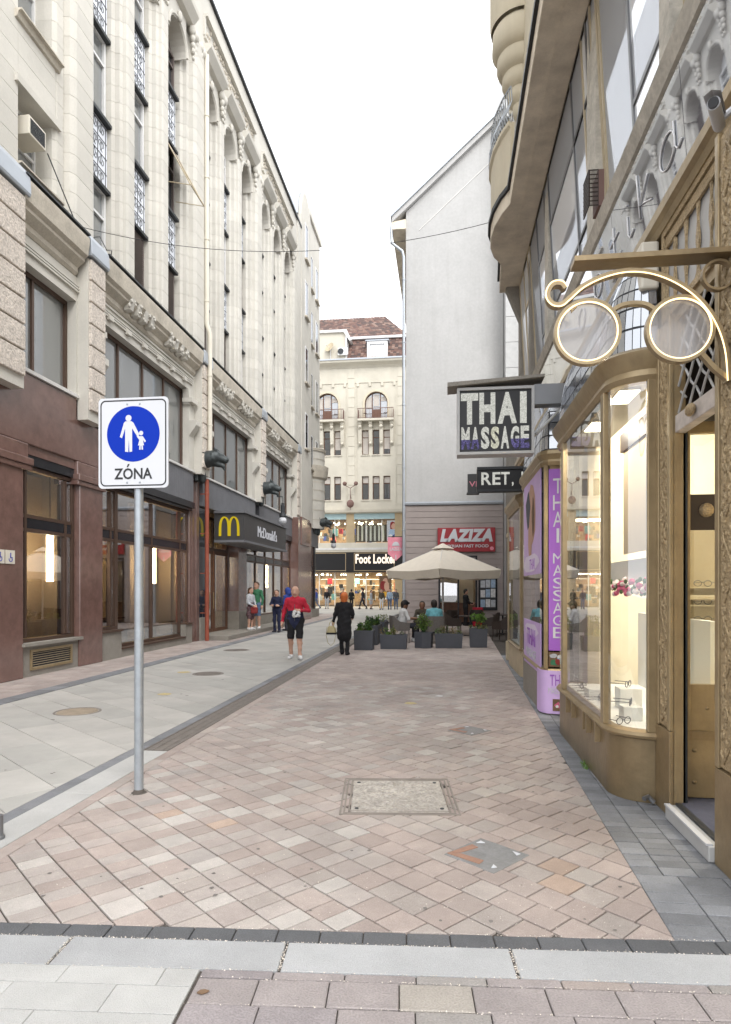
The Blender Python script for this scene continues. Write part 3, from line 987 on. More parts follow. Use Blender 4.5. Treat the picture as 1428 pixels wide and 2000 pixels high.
# entablature and parapet
MB().box(-8.42, -7.8, 12.25, 34.2, 19.2, 21.4).build('parapet_wall', M['stone_cream'], LB)
MB().box(-8.6, -7.7, 12.25, 34.25, 21.4, 21.5).build('roof_edge', M['iron_dark'], LB)
for yc in BC:
    led = MB()
    for c in (yc - 2, yc, yc + 2):
        led.prism([(-7.86, 19.12), (-7.7, 19.14), (-7.52, 19.34), (-7.5, 19.46), (-7.86, 19.5)], c - 0.82, c + 0.82, 'y')
    led.build('ledge', M['stone_cream'], LB)
    fz = MB()
    fz.box(-7.86, -7.72, yc - 2.75, yc + 2.75, 19.72, 19.8)
    fz.box(-7.86, -7.66, yc - 2.75, yc + 2.75, 20.42, 20.52)
    fz.box(-7.86, -7.74, yc - 2.78, yc - 2.68, 19.8, 20.42)
    fz.box(-7.86, -7.74, yc + 2.68, yc + 2.78, 19.8, 20.42)
    fz.build('frieze_frame', M['stone_cream'], LB)
    orn = MB(); rq = random.Random(int(yc * 10))
    for k in range(150):
        orn.ball((-7.8, yc + rq.uniform(-2.6, 2.6), rq.uniform(19.86, 20.36)), rq.uniform(0.035, 0.075), 6, 4)
    orn.build('frieze_ornament', M['stone_dirty'], LB, smooth='all', kind='stuff')
    for c in (yc - 3.0, yc - 1, yc + 1, yc + 3.0):
        br = MB()
        for z, r_ in ((19.05, .16), (18.82, .12), (18.62, .1), (18.45, .09), (18.25, .06)):
            for q in (-1, 1):
                br.ball((-7.76, c + q * r_ * 0.9, z), r_, 7, 5, (0.75, 0.8, 1.1))
        br.ball((-7.72, c, 18.98), 0.14, 7, 5, (0.8, 1, 1.2))
        br.build('console_ornament', M['stone_cream'], LB, smooth='all', kind='stuff')


MB().box(-20, -10.2, 1.0, 33.5, 21.2, 22.6).build('attic_storey', M['stone_cream'], LB)  # set-back attic out of view, added for the reflections in the fascia glass
MB().box(-20, -10.0, 1.0, 33.5, 22.6, 22.8).build('attic_roof', M['zinc'], LB)
# windows with panels between the piers
def scroll_mesh():
    mb = MB(); rq = random.Random(9)
    for row in range(4):
        for c in (-0.3, 0.0, 0.3):
            for sg in (-1, 1):
                z0_ = 0.2 + row * 0.37
                pts = []
                for t in range(11):
                    a = t * 0.62
                    r_ = 0.03 + 0.0125 * t
                    pts.append((0.008, c + sg * (0.06 + r_ * math.sin(a) * 0.8), z0_ + 0.05 + r_ * math.cos(a) * (1 if row % 2 else -1)))
                mb.tube(pts, 0.0065, 4)
    for yb in (-0.5, -0.15, 0.15, 0.5):
        mb.box(0.001, 0.012, yb - 0.006, yb + 0.006, 0.02, 1.52)
    for zb in (0.03, 0.4, 0.77, 1.14, 1.5):
        mb.box(0.0015, 0.0125, -0.56, 0.56, zb - 0.006, zb + 0.006)
    return mb
SCR = [None]
def upper_window(yc, z0, z1, arch, kind, rq):
    w = 0.56
    fr = MB().frame(yc - w, yc + w, z0, z1, 0.07, -8.30, -8.22)
    dark = kind in ('shutter', 'brown')
    fm = M['shutter_brown'] if dark else M['white_frame']
    if kind != 'shutter':
        fr.box(-8.29, -8.23, yc - 0.03, yc + 0.03, z0 + .07, z1 - .07)
        fr.box(-8.29, -8.225, yc - w + .07, yc + w - .07, z0 + (z1 - z0) * .68, z0 + (z1 - z0) * .68 + 0.06)
    if arch:
        n = 10
        pts = [(yc - w * math.cos(t * math.pi / n), z1 + w * math.sin(t * math.pi / n)) for t in range(n + 1)]
        fr.prism(pts, -8.36, -8.31, 'x')
    wd = fr.build('window', fm, LB)
    if kind == 'shutter':
        sl = MB(); z = z0 + 0.35
        while z < z1 - 0.08:
            sl.add([(-8.25, yc - w + .07, z), (-8.25, yc + w - .07, z), (-8.215, yc + w - .07, z + .05), (-8.215, yc - w + .07, z + .05)], [(0, 1, 2, 3)])
            z += 0.055
        sl.build('shutter_slats', M['shutter_brown'], wd, fix=False)
    MB().box(-8.30, -8.285, yc - w + .05, yc + w - .05, z0 + .05, z1 - .05).build('pane', M['glass_office' if not dark else 'glass_dark'], wd)
rq = random.Random(21)
kinds = {(0, 0): ('white', 'white', 'white'), (0, 1): ('shutter', 'white', 'white'), (0, 2): ('shutter', 'brown', 'brown')}
for bi, yb in enumerate(BC):
    for wi, d in enumerate((-2, 0, 2)):
        yc = yb + d
        ks = kinds.get((bi, wi), tuple(rq.choice(('white', 'brown', 'shutter')) for _ in range(3)))
        for (z0, z1, arch), kd in zip(((ZC - .1, 11.36, 0), (13.0, 15.06, 0), (16.68, 18.0, 1)), ks):
            upper_window(yc, z0, z1, arch, kd, rq)
        for zp in (11.4, 15.1):
            pn = MB()
            pn.box(-8.29, -8.2, yc - .58, yc + .58, zp, zp + 1.55)
            sp = pn.build('spandrel_panel', M['panel_white'], LB)
            MB().box(-8.3, -8.07, yc - .585, yc + .585, zp + 1.55, zp + 1.63).box(-8.3, -8.1, yc - .585, yc + .585, zp - 0.08, zp + 0.0).each('sill', M['iron_dark'], sp)
            if SCR[0] is None:
                o = scroll_mesh().build('scrollwork', M['iron_dark'], None, at=(0, 0, 0), fix=False)
                SCR[0] = o.data
                bpy.data.objects.remove(o)
            place('scrollwork', SCR[0], sp, (-8.2, yc, zp))
# near section with deep single windows
mb = MB()
for z0, z1 in ((ZC, 9.62), (11.12, 12.45), (14.9, 16.3), (18.4, 21.3)):
    mb.box(-8.4, -7.9, 11.05, 12.2, z0, z1)
mb.box(-8.4, -7.9, 1.0, 11.05, 9.2, 21.3)
near_w = mb.build('near_wall', M['stone_cream'], LB)
mb = MB()
z = ZC
k = 0
while z < 21:
    for y0, y1 in ((1.0, 4.0), (4.0, 7.6), (7.6, 11.05)):
        mb.box(-7.93, -7.886, y0 + .006, y1 - .006, z + .004, z + .401)
    if not (9.62 - .3 < z < 11.1 or 12.2 < z < 14.85 or 16 < z < 18.4):
        mb.box(-7.93, -7.886, 11.05, 12.2, z + .004, z + .401)
    z += 0.405
mb.each('stone', M['stone_block'], near_w)
jam = pier_profile(0.22, [(0.215, -8.1), (0.2, -7.95), (0.12, -7.88)])
stone_pier(12.36, [(x, y * 0.9) for x, y in jam], ZC, 19.0)
for z0, z1 in ((9.62, 11.12), (12.45, 14.9), (16.3, 18.4)):
    wd = MB().frame(11.05, 12.2, z0, z1, 0.08, -8.38, -8.3).box(-8.37, -8.31, 11.05, 12.2, z0 + (z1 - z0) * .5, z0 + (z1 - z0) * .5 + .06).build('window', M['white_frame'], LB)
    MB().box(-8.37, -8.355, 11.1, 12.15, z0 + .05, z1 - .05).build('pane', M['glass_office'], wd)
    MB().prism([(-7.9, z0 - .16), (-7.84, z0 - .14), (-7.8, z0 - .04), (-7.74, z0 - .03), (-7.74, z0), (-8.3, z0 + .02), (-8.3, z0 - .16)], 10.95, 12.3, 'y').build('window_sill', M['stone_dirty'], wd)
    MB().box(-7.9, -7.82, 10.95, 12.32, z1 + 0.0, z1 + .14).build('lintel', M['stone_cream'], wd)
ac = thing('air_conditioner', 'beige window air conditioner in the deep opening above the zinc cap', 'air conditioner', (-8.1, 11.55, 10.45))
MB().box(-8.34, -7.84, 11.3, 11.82, 10.38, 10.74).build('casing', M['cream_paint'], ac, bevel=0.01)
g = MB(); z = 10.42
while z < 10.7:
    g.box(-7.845, -7.832, 11.34, 11.78, z, z + .012); z += .022
g.build('grille', M['iron_dark'], ac)

# lower cornice
for y0, y1 in ((1.0, 10.0), (10.9, 13.0), (13.8, 19.6), (20.4, 26.2), (27.0, 32.9)):
    MB().prism([(-8.4, 8.5), (-7.93, 8.5), (-7.88, 8.56), (-7.88, 8.66), (-7.72, 8.78), (-7.72, 8.84), (-7.64, 8.9), (-7.6, 9.2), (-7.6, ZC), (-8.4, ZC + .06)], y0, y1, 'y').build('cornice', M['stone_dirty'], LB)
    MB().box(-8.35, -7.58, y0, y1, ZC + .0605, ZC + .1).build('cornice_flashing', M['iron_dark'], LB)
rq = random.Random(4)
for y0, y1, cs in ((13.8, 19.6, (15.6, 17.9)), (20.4, 26.2, (22.0, 24.4)), (27.0, 32.9, (28.6, 31.0))):
    orn = MB()
    for c in cs:
        for k in range(4):
            for q in range(9):
                orn.ball((-7.68 + rq.uniform(-.04, .05), c - .55 + k * .37 + rq.uniform(-.13, .13), 8.78 + rq.uniform(-.13, .13)), rq.uniform(.025, .055), 6, 4, (0.8, 1.1, 1.0))
            orn.prism([(-7.86, 8.6), (-7.7, 8.62), (-7.64, 8.9), (-7.7, 8.96), (-7.86, 8.96)], c - .64 + k * .37, c - .46 + k * .37, 'y')
    orn.build('cornice_ornament', M['stone_cream'], LB, smooth=True, kind='stuff')

# wall between cornice and shopfront, big upper windows
bays = [(10.95, 13.06, 0), (13.95, 19.25, 1), (20.75, 25.9, 1), (27.4, 32.6, 1)]
mb = MB()
mb.box(-8.4, XF, 1, 33.4, 7.97, 8.5)
ends = [1.0] + [v for b in bays for v in b[:2]] + [33.4]
for a, b in zip(ends[0::2], ends[1::2]):
    mb.box(-8.4, XF, a, b, 5.4, 7.97)
mb.build('mezzanine_wall', M['stone_cream'], LB)
for y0, y1, orn in bays:
    st = MB()
    for z in (8.16, 8.22, 8.28):
        st.box(-7.96, -7.9, y0 - .2, y1 + .2, z, z + .035)
    if orn:
        st.box(-7.96, -7.91, y0 - .3, y1 + .3, 8.4, 8.43)
        n = 6
        for k in range(n):
            c = y0 + (y1 - y0) * (k + .5) / n
            st.box(-7.955, -7.86, c - .1, c + .1, 8.1, 8.22)
    st.build('lintel_moulding', M['stone_cream'], LB)
    f = MB().frame(y0, y1, 5.5, 7.97, 0.09, -8.26, -8.16)
    n = max(2, round((y1 - y0) / 1.3))
    cuts = [y0 + .4 if not orn else y0 + (y1 - y0) / n, ] if not orn else [y0 + (y1 - y0) * k / n for k in range(1, n)]
    cuts = [11.9] if not orn else cuts
    for c in cuts:
        f.box(-8.25, -8.17, c - .035, c + .035, 5.59, 7.88)
    w = f.build('window', M['bronze_frame'], LB)
    ys = [y0 + .09] + cuts + [y1 - .09]
    for a, b in zip(ys[:-1], ys[1:]):
        MB().box(-8.235, -8.215, a, b, 5.55, 7.9).build('pane', M['glass_office'], w)
    if orn:
        for yj, sg in ((y0, 1), (y1, -1)):
            cb = MB()
            cb.prism([(yj - sg * .02, 7.96), (yj + sg * .16, 7.96), (yj + sg * .12, 7.7), (yj + sg * .08, 7.5), (yj - sg * .02, 7.45)], -8.1, -7.9, 'x')
            cb.box(-8.12, -7.8, min(yj - sg * .35, yj + sg * .12), max(yj - sg * .35, yj + sg * .12), 7.55, 7.68)
            cb.prism([(-7.96, 6.5), (-7.7, 6.85), (-7.7, 7.0), (-7.96, 7.0)], yj - .3 if sg > 0 else yj - .02, yj + .02 if sg > 0 else yj + .3, 'y')
            cb.each('window_console', M['stone_cream'], LB)
# rough-cast piers with zinc caps
for y0, y1 in ((9.55, 10.95), (13.1, 13.75), (19.68, 20.36), (26.3, 26.95), (33.0, 33.6)):
    core = MB().box(-8.3, -7.7, y0, y1, 5.4, 8.92).build('rusticated_pier', M['stone_cream'], LB)
    z = 5.62
    while z < 8.85:
        MB().box(-8.0, -7.64, y0 + .03, y1 - .03, z, min(z + .44, 8.92)).build('rough_block', M['roughcast'], core, bevel=0.015)
        z += 0.475
    cap = [(-8.0, 8.95), (-7.6, 8.95), (-7.58, 9.0), (-7.6, 9.3), (-7.66, 9.42), (-7.76, 9.5), (-8.0, 9.56)]
    MB().prism(cap, y0 - .05, y1 + .05, 'y').build('zinc_cap', M['zinc'], LB, bevel=0.01)

# ---- granite ground floor, near shop
gr = MB()
gr.box(-8.5, -7.95, 9.2, 11.3, 0, 4.0)
gr.box(-8.5, -7.95, 13.2, 14.15, 0, 4.0)
gr.box(-8.5, -7.95, 1.0, 14.15, 4.5, 5.85)
gr.box(-8.5, -7.96, 1.0, 9.2, 0, 4.5)
gr.box(-8.5, -7.93, 9.2, 11.42, 4.0, 4.5)
gr.box(-8.5, -7.93, 13.08, 14.15, 4.0, 4.5)
gr.each('granite_block', M['granite_brown'], LB, bevel=0.02)
cp = MB()
for y0, y1 in ((9.2, 11.5), (13.05, 14.2)):
    cp.box(-8.3, -7.87, y0, y1, 4.08, 4.22); cp.box(-8.3, -7.9, y0, y1, 3.98, 4.08)
cp.each('granite_capital', M['granite_brown'], LB, bevel=0.015)
MB().prism([(-8.4, 5.86), (-7.9, 5.86), (-7.9, 5.93), (-8.16, 6.02), (-8.4, 6.02)], 6.0, 14.2, 'y').build('ledge', M['ledge_white'], LB)
MB().box(-8.45, -8.0, 11.3, 13.2, 0.0, 0.6).build('shop_plinth', M['stone_grey'], LB)
MB().box(-8.3, -7.9, 11.25, 13.25, 0.6, 0.66).build('shop_sill', M['stone_grey'], LB)
vt = MB().frame(11.55, 12.95, 0.12, 0.52, 0.05, -8.02, -7.97).build('vent_grille', M['gold_flat'], LB)
sl = MB(); z = 0.17
while z < .47:
    sl.add([(-7.985, 11.6, z), (-7.985, 12.9, z), (-8.01, 12.9, z + .035), (-8.01, 11.6, z + .035)], [(0, 1, 2, 3)]); z += .045
sl.build('vent_slats', M['gold_flat'], vt, fix=False)
MB().box(-8.0, -7.992, 11.58, 12.92, .15, .5).build('vent_back', M['black_panel'], vt)
def shop_window(y0, y1, zb, zt, zk, cuts, x=-8.12, kick=None):
    """bronze shop window with a transom row, dark lintel strip and main panes"""
    f = MB().frame(y0, y1, zb, zt, 0.07, x - .08, x + .04)
    for c in cuts:
        f.box(x - .075, x + .035, c - .035, c + .035, zb + .09, zt - .09)
    f.box(x - .07, x + .03, y0 + .09, y1 - .09, zk + .2, zk + .27)
    f.box(x - .07, x + .03, y0 + .09, y1 - .09, zk - .07, zk)
    w = f.build('shop_window', M['bronze_frame'], LB)
    MB().box(x - .05, x + .02, y0 + .09, y1 - .09, zk, zk + .2).build('dark_strip', M['black_panel'], w)
    ys = [y0 + .09] + cuts + [y1 - .09]
    for a, b in zip(ys[:-1], ys[1:]):
        for za, zb_ in ((zb + .09, zk - .07), (zk + .27, zt - .09)):
            MB().box(x - .02, x - .008, a, b, za, zb_).build('pane', M['glass_shop'], w)
    return w
shop_window(11.35, 13.18, 0.66, 4.12, 2.9, [11.55, 12.88])
MB().box(-8.2, -8.02, 11.3, 13.2, 4.13, 4.32).build('lintel_strip', M['black_panel'], LB)
MB().box(-8.3, -8.0, 11.3, 13.2, 4.32, 4.5).build('granite_lintel', M['granite_brown'], LB)
# ---- burger shop window
MB().box(-8.4, -8.0, 14.15, 15.12, 0, 0.66).box(-8.4, -8.0, 19.1, 19.62, 0, 0.6).box(-8.4, -8.02, 15.12, 19.1, 0, 0.2).each('shop_plinth', M['stone_grey'], LB)
MB().box(-8.3, -7.95, 14.15, 15.12, .66, .71).box(-8.3, -7.95, 19.1, 19.62, .6, .65).box(-8.3, -7.98, 15.12, 19.1, .2, .24).build('shop_sill', M['bronze_frame'], LB)
shop_window(14.15, 15.16, 0.71, 4.2, 2.95, [14.9], x=-8.2)
shop_window(15.16, 19.65, 0.24, 4.2, 2.95, [17.15, 19.08], x=-8.2)
MB().box(-8.3, -8.0, 14.15, 19.65, 4.2, 4.28).box(-8.2, -7.93, 14.15, 19.68, 4.28, 4.47).build('lintel_strip', M['black_panel'], LB)
def fascia(y0, y1):
    p = MB().box(-8.4, -7.98, y0, y1, 4.47, 5.42).build('fascia', M['fascia_grey'], LB)
    rb = MB(); y = y0
    while y < y1 - .05:
        rb.box(-7.982, -7.955, y + .004, y + .125, 4.47, 5.42); y += .13
    rb.build('fascia_ribs', M['fascia_grey'], p)
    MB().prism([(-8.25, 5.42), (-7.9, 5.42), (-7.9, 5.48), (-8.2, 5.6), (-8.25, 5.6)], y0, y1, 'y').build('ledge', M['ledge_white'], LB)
fascia(14.16, 19.66); fascia(20.4, 26.35); fascia(26.95, 33.0)
for y0, y1, xf_ in ((19.65, 19.82, -8.1), (20.05, 20.3, -8.03)):
    MB().box(-8.4, xf_, y0, y1, 0.0, 5.3).build('granite_jamb', M['granite_brown'], LB, bevel=.01)
MB().box(-8.4, -8.07, 19.82, 20.05, 0, 5.3).build('jamb_recess', M['granite_brown'], LB)
# ---- entrance
MB().box(-8.4, -7.98, 20.3, 21.0, 0, 0.75).build('shop_plinth', M['stone_grey'], LB)
MB().box(-8.4, -8.1, 20.3, 21.0, .75, 4.45).build('entrance_side', M['glass_dark'], LB)
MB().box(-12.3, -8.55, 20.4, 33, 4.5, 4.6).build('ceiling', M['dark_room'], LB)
dr = thing('entrance_door', 'dark bronze double entrance door under the burger restaurant canopy', 'door', (-8.4, 22.8, .15))
for a, b in ((21.05, 22.55), (22.6, 24.1)):
    MB().frame(a, b, 0.15, 3.1, 0.12, -8.46, -8.38).build('door_frame', M['wood_brown'], dr)
    MB().box(-8.43, -8.41, a + .12, b - .12, .27, 2.98).build('pane', M['glass_shop'], dr)
MB().frame(21.05, 24.1, 3.1, 4.3, .1, -8.46, -8.38).box(-8.45, -8.39, 22.5, 22.6, 3.2, 4.2).build('transom_frame', M['bronze_frame'], dr)
MB().box(-8.43, -8.41, 21.1, 24.05, 3.15, 4.25).build('transom_pane', M['glass_shop'], dr)
MB().tube([(-8.33, 22.42, 1.0), (-8.33, 22.42, 1.6)], .02, 8).tube([(-8.33, 22.74, 1.0), (-8.33, 22.74, 1.6)], .02, 8).build('handle', M['gold_metal'], dr)
mb = MB()
mb.box(-8.5, -7.96, 24.15, 25.2, 0.15, 4.45); mb.box(-8.6, -8.38, 24.1, 24.15, 0.15, 4.45)
mb.each('entrance_pier', M['granite_brown'], LB)
MB().box(-8.45, -7.93, 24.1, 25.25, .152, .85).build('shop_plinth', M['stone_grey'], LB)
stp = MB().box(-8.5, -7.12, 20.55, 29.2, 0, 0.15).build('entrance_step', M['stone_grey'], LB, bevel=.01)
shop_window(25.25, 32.85, 0.55, 4.2, 2.9, [26.8, 28.3, 29.8, 31.4], x=-8.1)
MB().box(-8.4, -8.0, 25.2, 32.9, 0, .55).build('shop_plinth', M['stone_grey'], LB)
MB().box(-8.2, -7.93, 25.2, 32.9, 4.2, 4.47).build('lintel_strip', M['black_panel'], LB)
# canopy
cn = thing('entrance_canopy', 'dark grey box canopy with a yellow arched emblem over the restaurant door', 'canopy', (-7.5, 24.5, 3.4))
MB().box(-8.0, -6.92, 21.6, 27.5, 3.42, 4.36).build('body', M['canopy_dark'], cn)
MB().box(-8.0, -6.86, 21.54, 27.56, 4.36, 4.44).box(-8.0, -6.88, 21.56, 27.54, 3.34, 3.42).build('trim', M['fascia_grey'], cn)
def golden_arches(x0, w, z0, h, y, parent):
    mb = MB()
    for c in (x0 + w * .27, x0 + w * .73):
        out, inn = [], []
        for t in range(17):
            a = math.pi * t / 16
            hx = w * .27 * math.cos(a)
            up = max(0.0, math.sin(a)) ** .5
            k = 1
            out.append((c - hx, z0 + h * up))
            inn.append((c - hx * .60, z0 + (h * .93) * up if 0 < t < 16 else z0))
        for i in range(16):
            mb.add([(out[i][0], y, out[i][1]), (out[i + 1][0], y, out[i + 1][1]), (inn[i + 1][0], y, inn[i + 1][1]), (inn[i][0], y, inn[i][1]),
                    (out[i][0], y + .04, out[i][1]), (out[i + 1][0], y + .04, out[i + 1][1]), (inn[i + 1][0], y + .04, inn[i + 1][1]), (inn[i][0], y + .04, inn[i][1])],
                   [(0, 1, 2, 3), (7, 6, 5, 4), (0, 4, 5, 1), (3, 2, 6, 7)])
    return mb.build('arch_emblem', M['arch_yellow'], parent)
golden_arches(-7.82, 0.74, 3.56, 0.68, 21.55, cn)
text("McDonald's", M['letter_white'], cn, 'lettering', (-6.91, 23.2, 3.66), (0, 1, 0), 2.7, 0.42, .02)
# brown pier and the dark shop beyond
MB().box(-8.4, -7.62, 32.95, 36.3, 0, 5.5).build('granite_pier', M['granite_brown'], LB, bevel=.02)
MB().box(-8.4, -7.56, 33.6, 35.6, 4.1, 5.6).build('granite_capital', M['granite_brown'], LB, bevel=.02)
MB().box(-8.4, -7.95, 36.3, 40.0, 4.3, 5.4).build('fascia', M['fascia_grey'], LB)
shop_window(36.3, 38.6, .5, 4.3, 2.9, [37.5], x=-8.02)
MB().box(-8.4, -7.9, 36.3, 40, 0, .5).build('shop_plinth', M['stone_grey'], LB)
MB().box(-8.4, -7.9, 38.6, 38.9, .5, 4.3).build('dark_pier', M['black_panel'], LB)
# end sections: gable with a curved zinc roof and a plain corner block with a bowed bay
g = [(34.2, 5.4), (36.7, 5.4), (36.7, 22.2)] + [(35.45 + 1.25 * math.cos(math.radians(a)), 22.2 + 1.7 * math.sin(math.radians(a))) for a in range(15, 180, 15)] + [(34.2, 22.2)]
MB().prism(g, -8.4, -7.72, 'x').build('gable_wall', M['stone_cream'], LB)
zr = [(34.1, 22.2)] + [(35.45 + 1.36 * math.cos(math.radians(a)), 22.2 + 1.82 * math.sin(math.radians(a))) for a in range(180, -1, -15)] + [(36.8, 22.2)]
zr2 = [(35.45 + 1.25 * math.cos(math.radians(a)), 22.2 + 1.7 * math.sin(math.radians(a))) for a in range(0, 181, 15)]
MB().prism(zr[1:-1] + zr2, -13, -7.9, 'x').build('curved_roof', M['zinc'], LB)
MB().box(-14, -7.9, 36.7, 40.2, 5.4, 23.6).build('corner_wall', M['stone_cream'], LB)
MB().box(-14, -7.78, 36.7, 40.35, 23.6, 23.95).build('corner_cornice', M['stone_cream'], LB)
MB().box(-14, -7.75, 33.4, 34.2, 5.4, 21.4).build('end_pier', M['stone_cream'], LB)
for yc, w in ((35.4, .38), (37.6, .4), (39.2, .4)):
    for z0 in ((8.9, 12.6, 16.3, 19.6) if yc > 36 else (9.6, 13.3, 17.0, 20.2)):
        xx = -7.9 if yc > 36 else -7.72
        wd = MB().frame(yc - w, yc + w, z0, z0 + 2.0, .07, xx - .03, xx + .03).build('window', M['white_frame'], LB)
        MB().box(xx - .01, xx + .012, yc - w + .05, yc + w - .05, z0 + .05, z0 + 1.95).build('pane', M['glass_dark'], wd)
        MB().box(xx - .02, xx + .14, yc - w - .05, yc + w + .05, z0 - .1, z0 - .01).build('sill', M['stone_dirty'], wd)
bow = [(-8.5, 37.4)] + arc(-8.3, 38.9, 0.95, -75, 75, 12) + [(-8.5, 40.4)]
MB().prism(bow, 5.4, 10.1).build('bow_bay', M['stone_cream'], LB)
MB().sweep(arc(-8.3, 38.9, 0.95, -80, 80, 14), [(0, 8.4), (.14, 8.5), (.22, 8.9), (.24, 9.2), (0, 9.25)]).sweep(arc(-8.3, 38.9, 0.95, -80, 80, 14), [(0, 10.1), (.06, 10.1), (.1, 10.25), (0, 10.3)]).build('bow_cornice', M['stone_dirty'], LB)
rg = MB()
for z in (5.9, 6.5, 7.1, 7.7, 8.2, 9.6):
    rg.sweep(arc(-8.3, 38.9, 0.96, -80, 80, 14), [(0, z), (.012, z), (.012, z + .04), (0, z + .04)])
rg.build('bow_joints', M['stone_dirty'], LB, kind='stuff')
# ---- interiors behind the shop windows
rm = MB()
rm.box(-12.4, -12.3, 9.2, 33, 0, 4.6); rm.box(-12.3, -8.5, 9.2, 9.3, 0, 4.6); rm.box(-12.3, -8.5, 14.5, 14.6, 0, 4.6)
rm.box(-12.3, -8.5, 24.3, 24.4, 0, 4.6)
rm.each('interior_wall', M['tan_wall'], LB)
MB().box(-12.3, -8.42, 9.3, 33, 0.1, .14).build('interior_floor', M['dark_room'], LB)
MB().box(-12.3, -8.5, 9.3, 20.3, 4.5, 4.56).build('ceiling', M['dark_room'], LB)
LAMP_POS = [(-9.0, 13.72, 2.5), (-9.0, 16.62, 2.5), (-9.0, 19.0, 2.5), (-9.0, 21.0, 2.5), (-9.0, 22.3, 2.5), (-9.3, 27.7, 2.4), (-9.0, 31.8, 2.4)]
LAMP_LAB = ['bright light tube behind the near granite framed window', 'amber light tube behind the narrow pane left of the sign post', 'bright light tube behind the pane just right of the sign post', 'amber light tube under the reflected yellow emblem', 'bright light tube in the last narrow pane before the red pipe', 'amber light tube behind the entrance door', 'bright light tube in the windows past the canopy']
for k, (x, y, z) in enumerate(LAMP_POS):
    t = thing('tube_lamp', LAMP_LAB[k], 'lamp', (x, y, z - .7), 'light tubes in the restaurant')
    MB().tube([(x, y, z - .62), (x, y, z + .62)], .075, 12).build('tube', M['tube_white' if k % 2 == 0 else 'tube_amber'], t)
    MB().box(x - .8, x - .72, y - .1, y + .9, .14, 4.4).build('wood_panel', M['blind_beige'], t)
    MB().lathe([(.065, 0), (.065, .06), (0, .06)], (x, y, z + .62), 10).box(x - .01, x + .01, y - .01, y + .01, z + .68, 4.5).build('fitting', M['bronze_frame'], t)
# a few tables and a bench inside
for k, (x, y) in enumerate(((-10.0, 12.2), (-10.2, 15.4), (-9.8, 17.6))):
    t = thing('cafe_table', ['dark square table inside the first granite window', 'dark table inside the restaurant by the first mullion', 'dark table inside the restaurant by the wide pane'][k], 'table', (x, y, .14))
    MB().box(x - .4, x + .4, y - .4, y + .4, .84, .88).build('table_top', M['wood_brown'], t)
    MB().tube([(x, y, .14), (x, y, .84)], .04, 8).lathe([(0, .03), (.25, .02), (.25, 0)], (x, y, .14), 14).build('pedestal', M['iron_dark'], t)

# white notice plates on the near granite pier
for k, yy in enumerate((10.62, 10.9)):
    t = thing('wheelchair_plate', ['pale wheelchair notice plate, left one on the granite pier', 'pale wheelchair notice plate, right one on the granite pier'][k], 'sign', (-7.94, yy, 2.28))
    MB().box(-7.948, -7.93, yy - .12, yy + .12, 2.17, 2.42).build('plate', M['cream_paint'], t)
    w = MB()
    w.ball((-7.925, yy, 2.36), .016, 8, 5, (.3, 1, 1)); w.box(-7.93, -7.922, yy - .008, yy + .008, 2.28, 2.345)
    w.box(-7.93, -7.922, yy - .008, yy + .05, 2.275, 2.29)
    w.tube([(-7.926, yy + .045 * math.cos(a), 2.255 + .045 * math.sin(a)) for a in np.linspace(-3.4, .3, 12)], .006, 5)
    w.build('symbol', M['sign_blue'], t)

# ---- things fixed to the facade
pipe = thing('downpipe', 'rust red drainpipe beside the restaurant entrance', 'drainpipe', (-7.72, 20.18, 0))
MB().tube([(-7.72, 20.18, 0.02), (-7.72, 20.18, 5.3)], .068, 12).build('pipe', M['rust_paint'], pipe, smooth=True)
cl = MB()
for z in (.9, 2.2, 3.5, 4.8):
    cl.lathe([(.07, 0), (.08, .005), (.08, .05), (.07, .055)], (-7.72, 20.18, z), 12)
    cl.box(-7.95, -7.76, 20.17, 20.19, z + .01, z + .04)
cl.build('clamp', M['rust_paint'], pipe, kind='stuff')
pipe2 = thing('rain_pipe', 'cream painted rain pipe running down the upper cream wall', 'drainpipe', (-7.58, 20.02, 6))
MB().tube([(-7.56, 20.02, 6.0), (-7.56, 20.02, 10.0), (-7.64, 19.95, 10.3), (-7.64, 19.95, 19.0)], .075, 10).build('pipe', M['cream_paint'], pipe2, smooth=True)
cl = MB()
for z in (7, 8.6):
    cl.lathe([(.075, 0), (.09, .005), (.09, .05), (.075, .055)], (-7.56, 20.02, z), 12)
for z in (11, 13, 15, 17):
    cl.lathe([(.075, 0), (.09, .005), (.09, .05), (.075, .055)], (-7.64, 19.95, z), 12)
cl.build('clamp', M['cream_paint'], pipe2, kind='stuff')
# lifted awning in the third window column
aw = thing('window_awning', 'folded metal awning frame sticking out from an upper window of the cream wall', 'awning', (-8.1, 18.2, 13.3))
fr = MB()
for yy in (17.68, 18.72):
    fr.tube([(-8.15, yy, 15.0), (-7.25, yy, 13.35)], .018, 6); fr.tube([(-8.15, yy, 13.55), (-7.25, yy, 13.35)], .014, 6)
fr.tube([(-7.25, 17.68, 13.35), (-7.25, 18.72, 13.35)], .02, 6); fr.tube([(-7.72, 17.68, 14.2), (-7.72, 18.72, 14.2)], .014, 6)
fr.build('frame', M['gold_pale'], aw)
MB().add([(-8.15, 17.7, 15.0), (-8.15, 18.7, 15.0), (-7.72, 18.7, 14.2), (-7.72, 17.7, 14.2)], [(0, 1, 2, 3)]).build('fabric', M['shutter_brown'], aw)
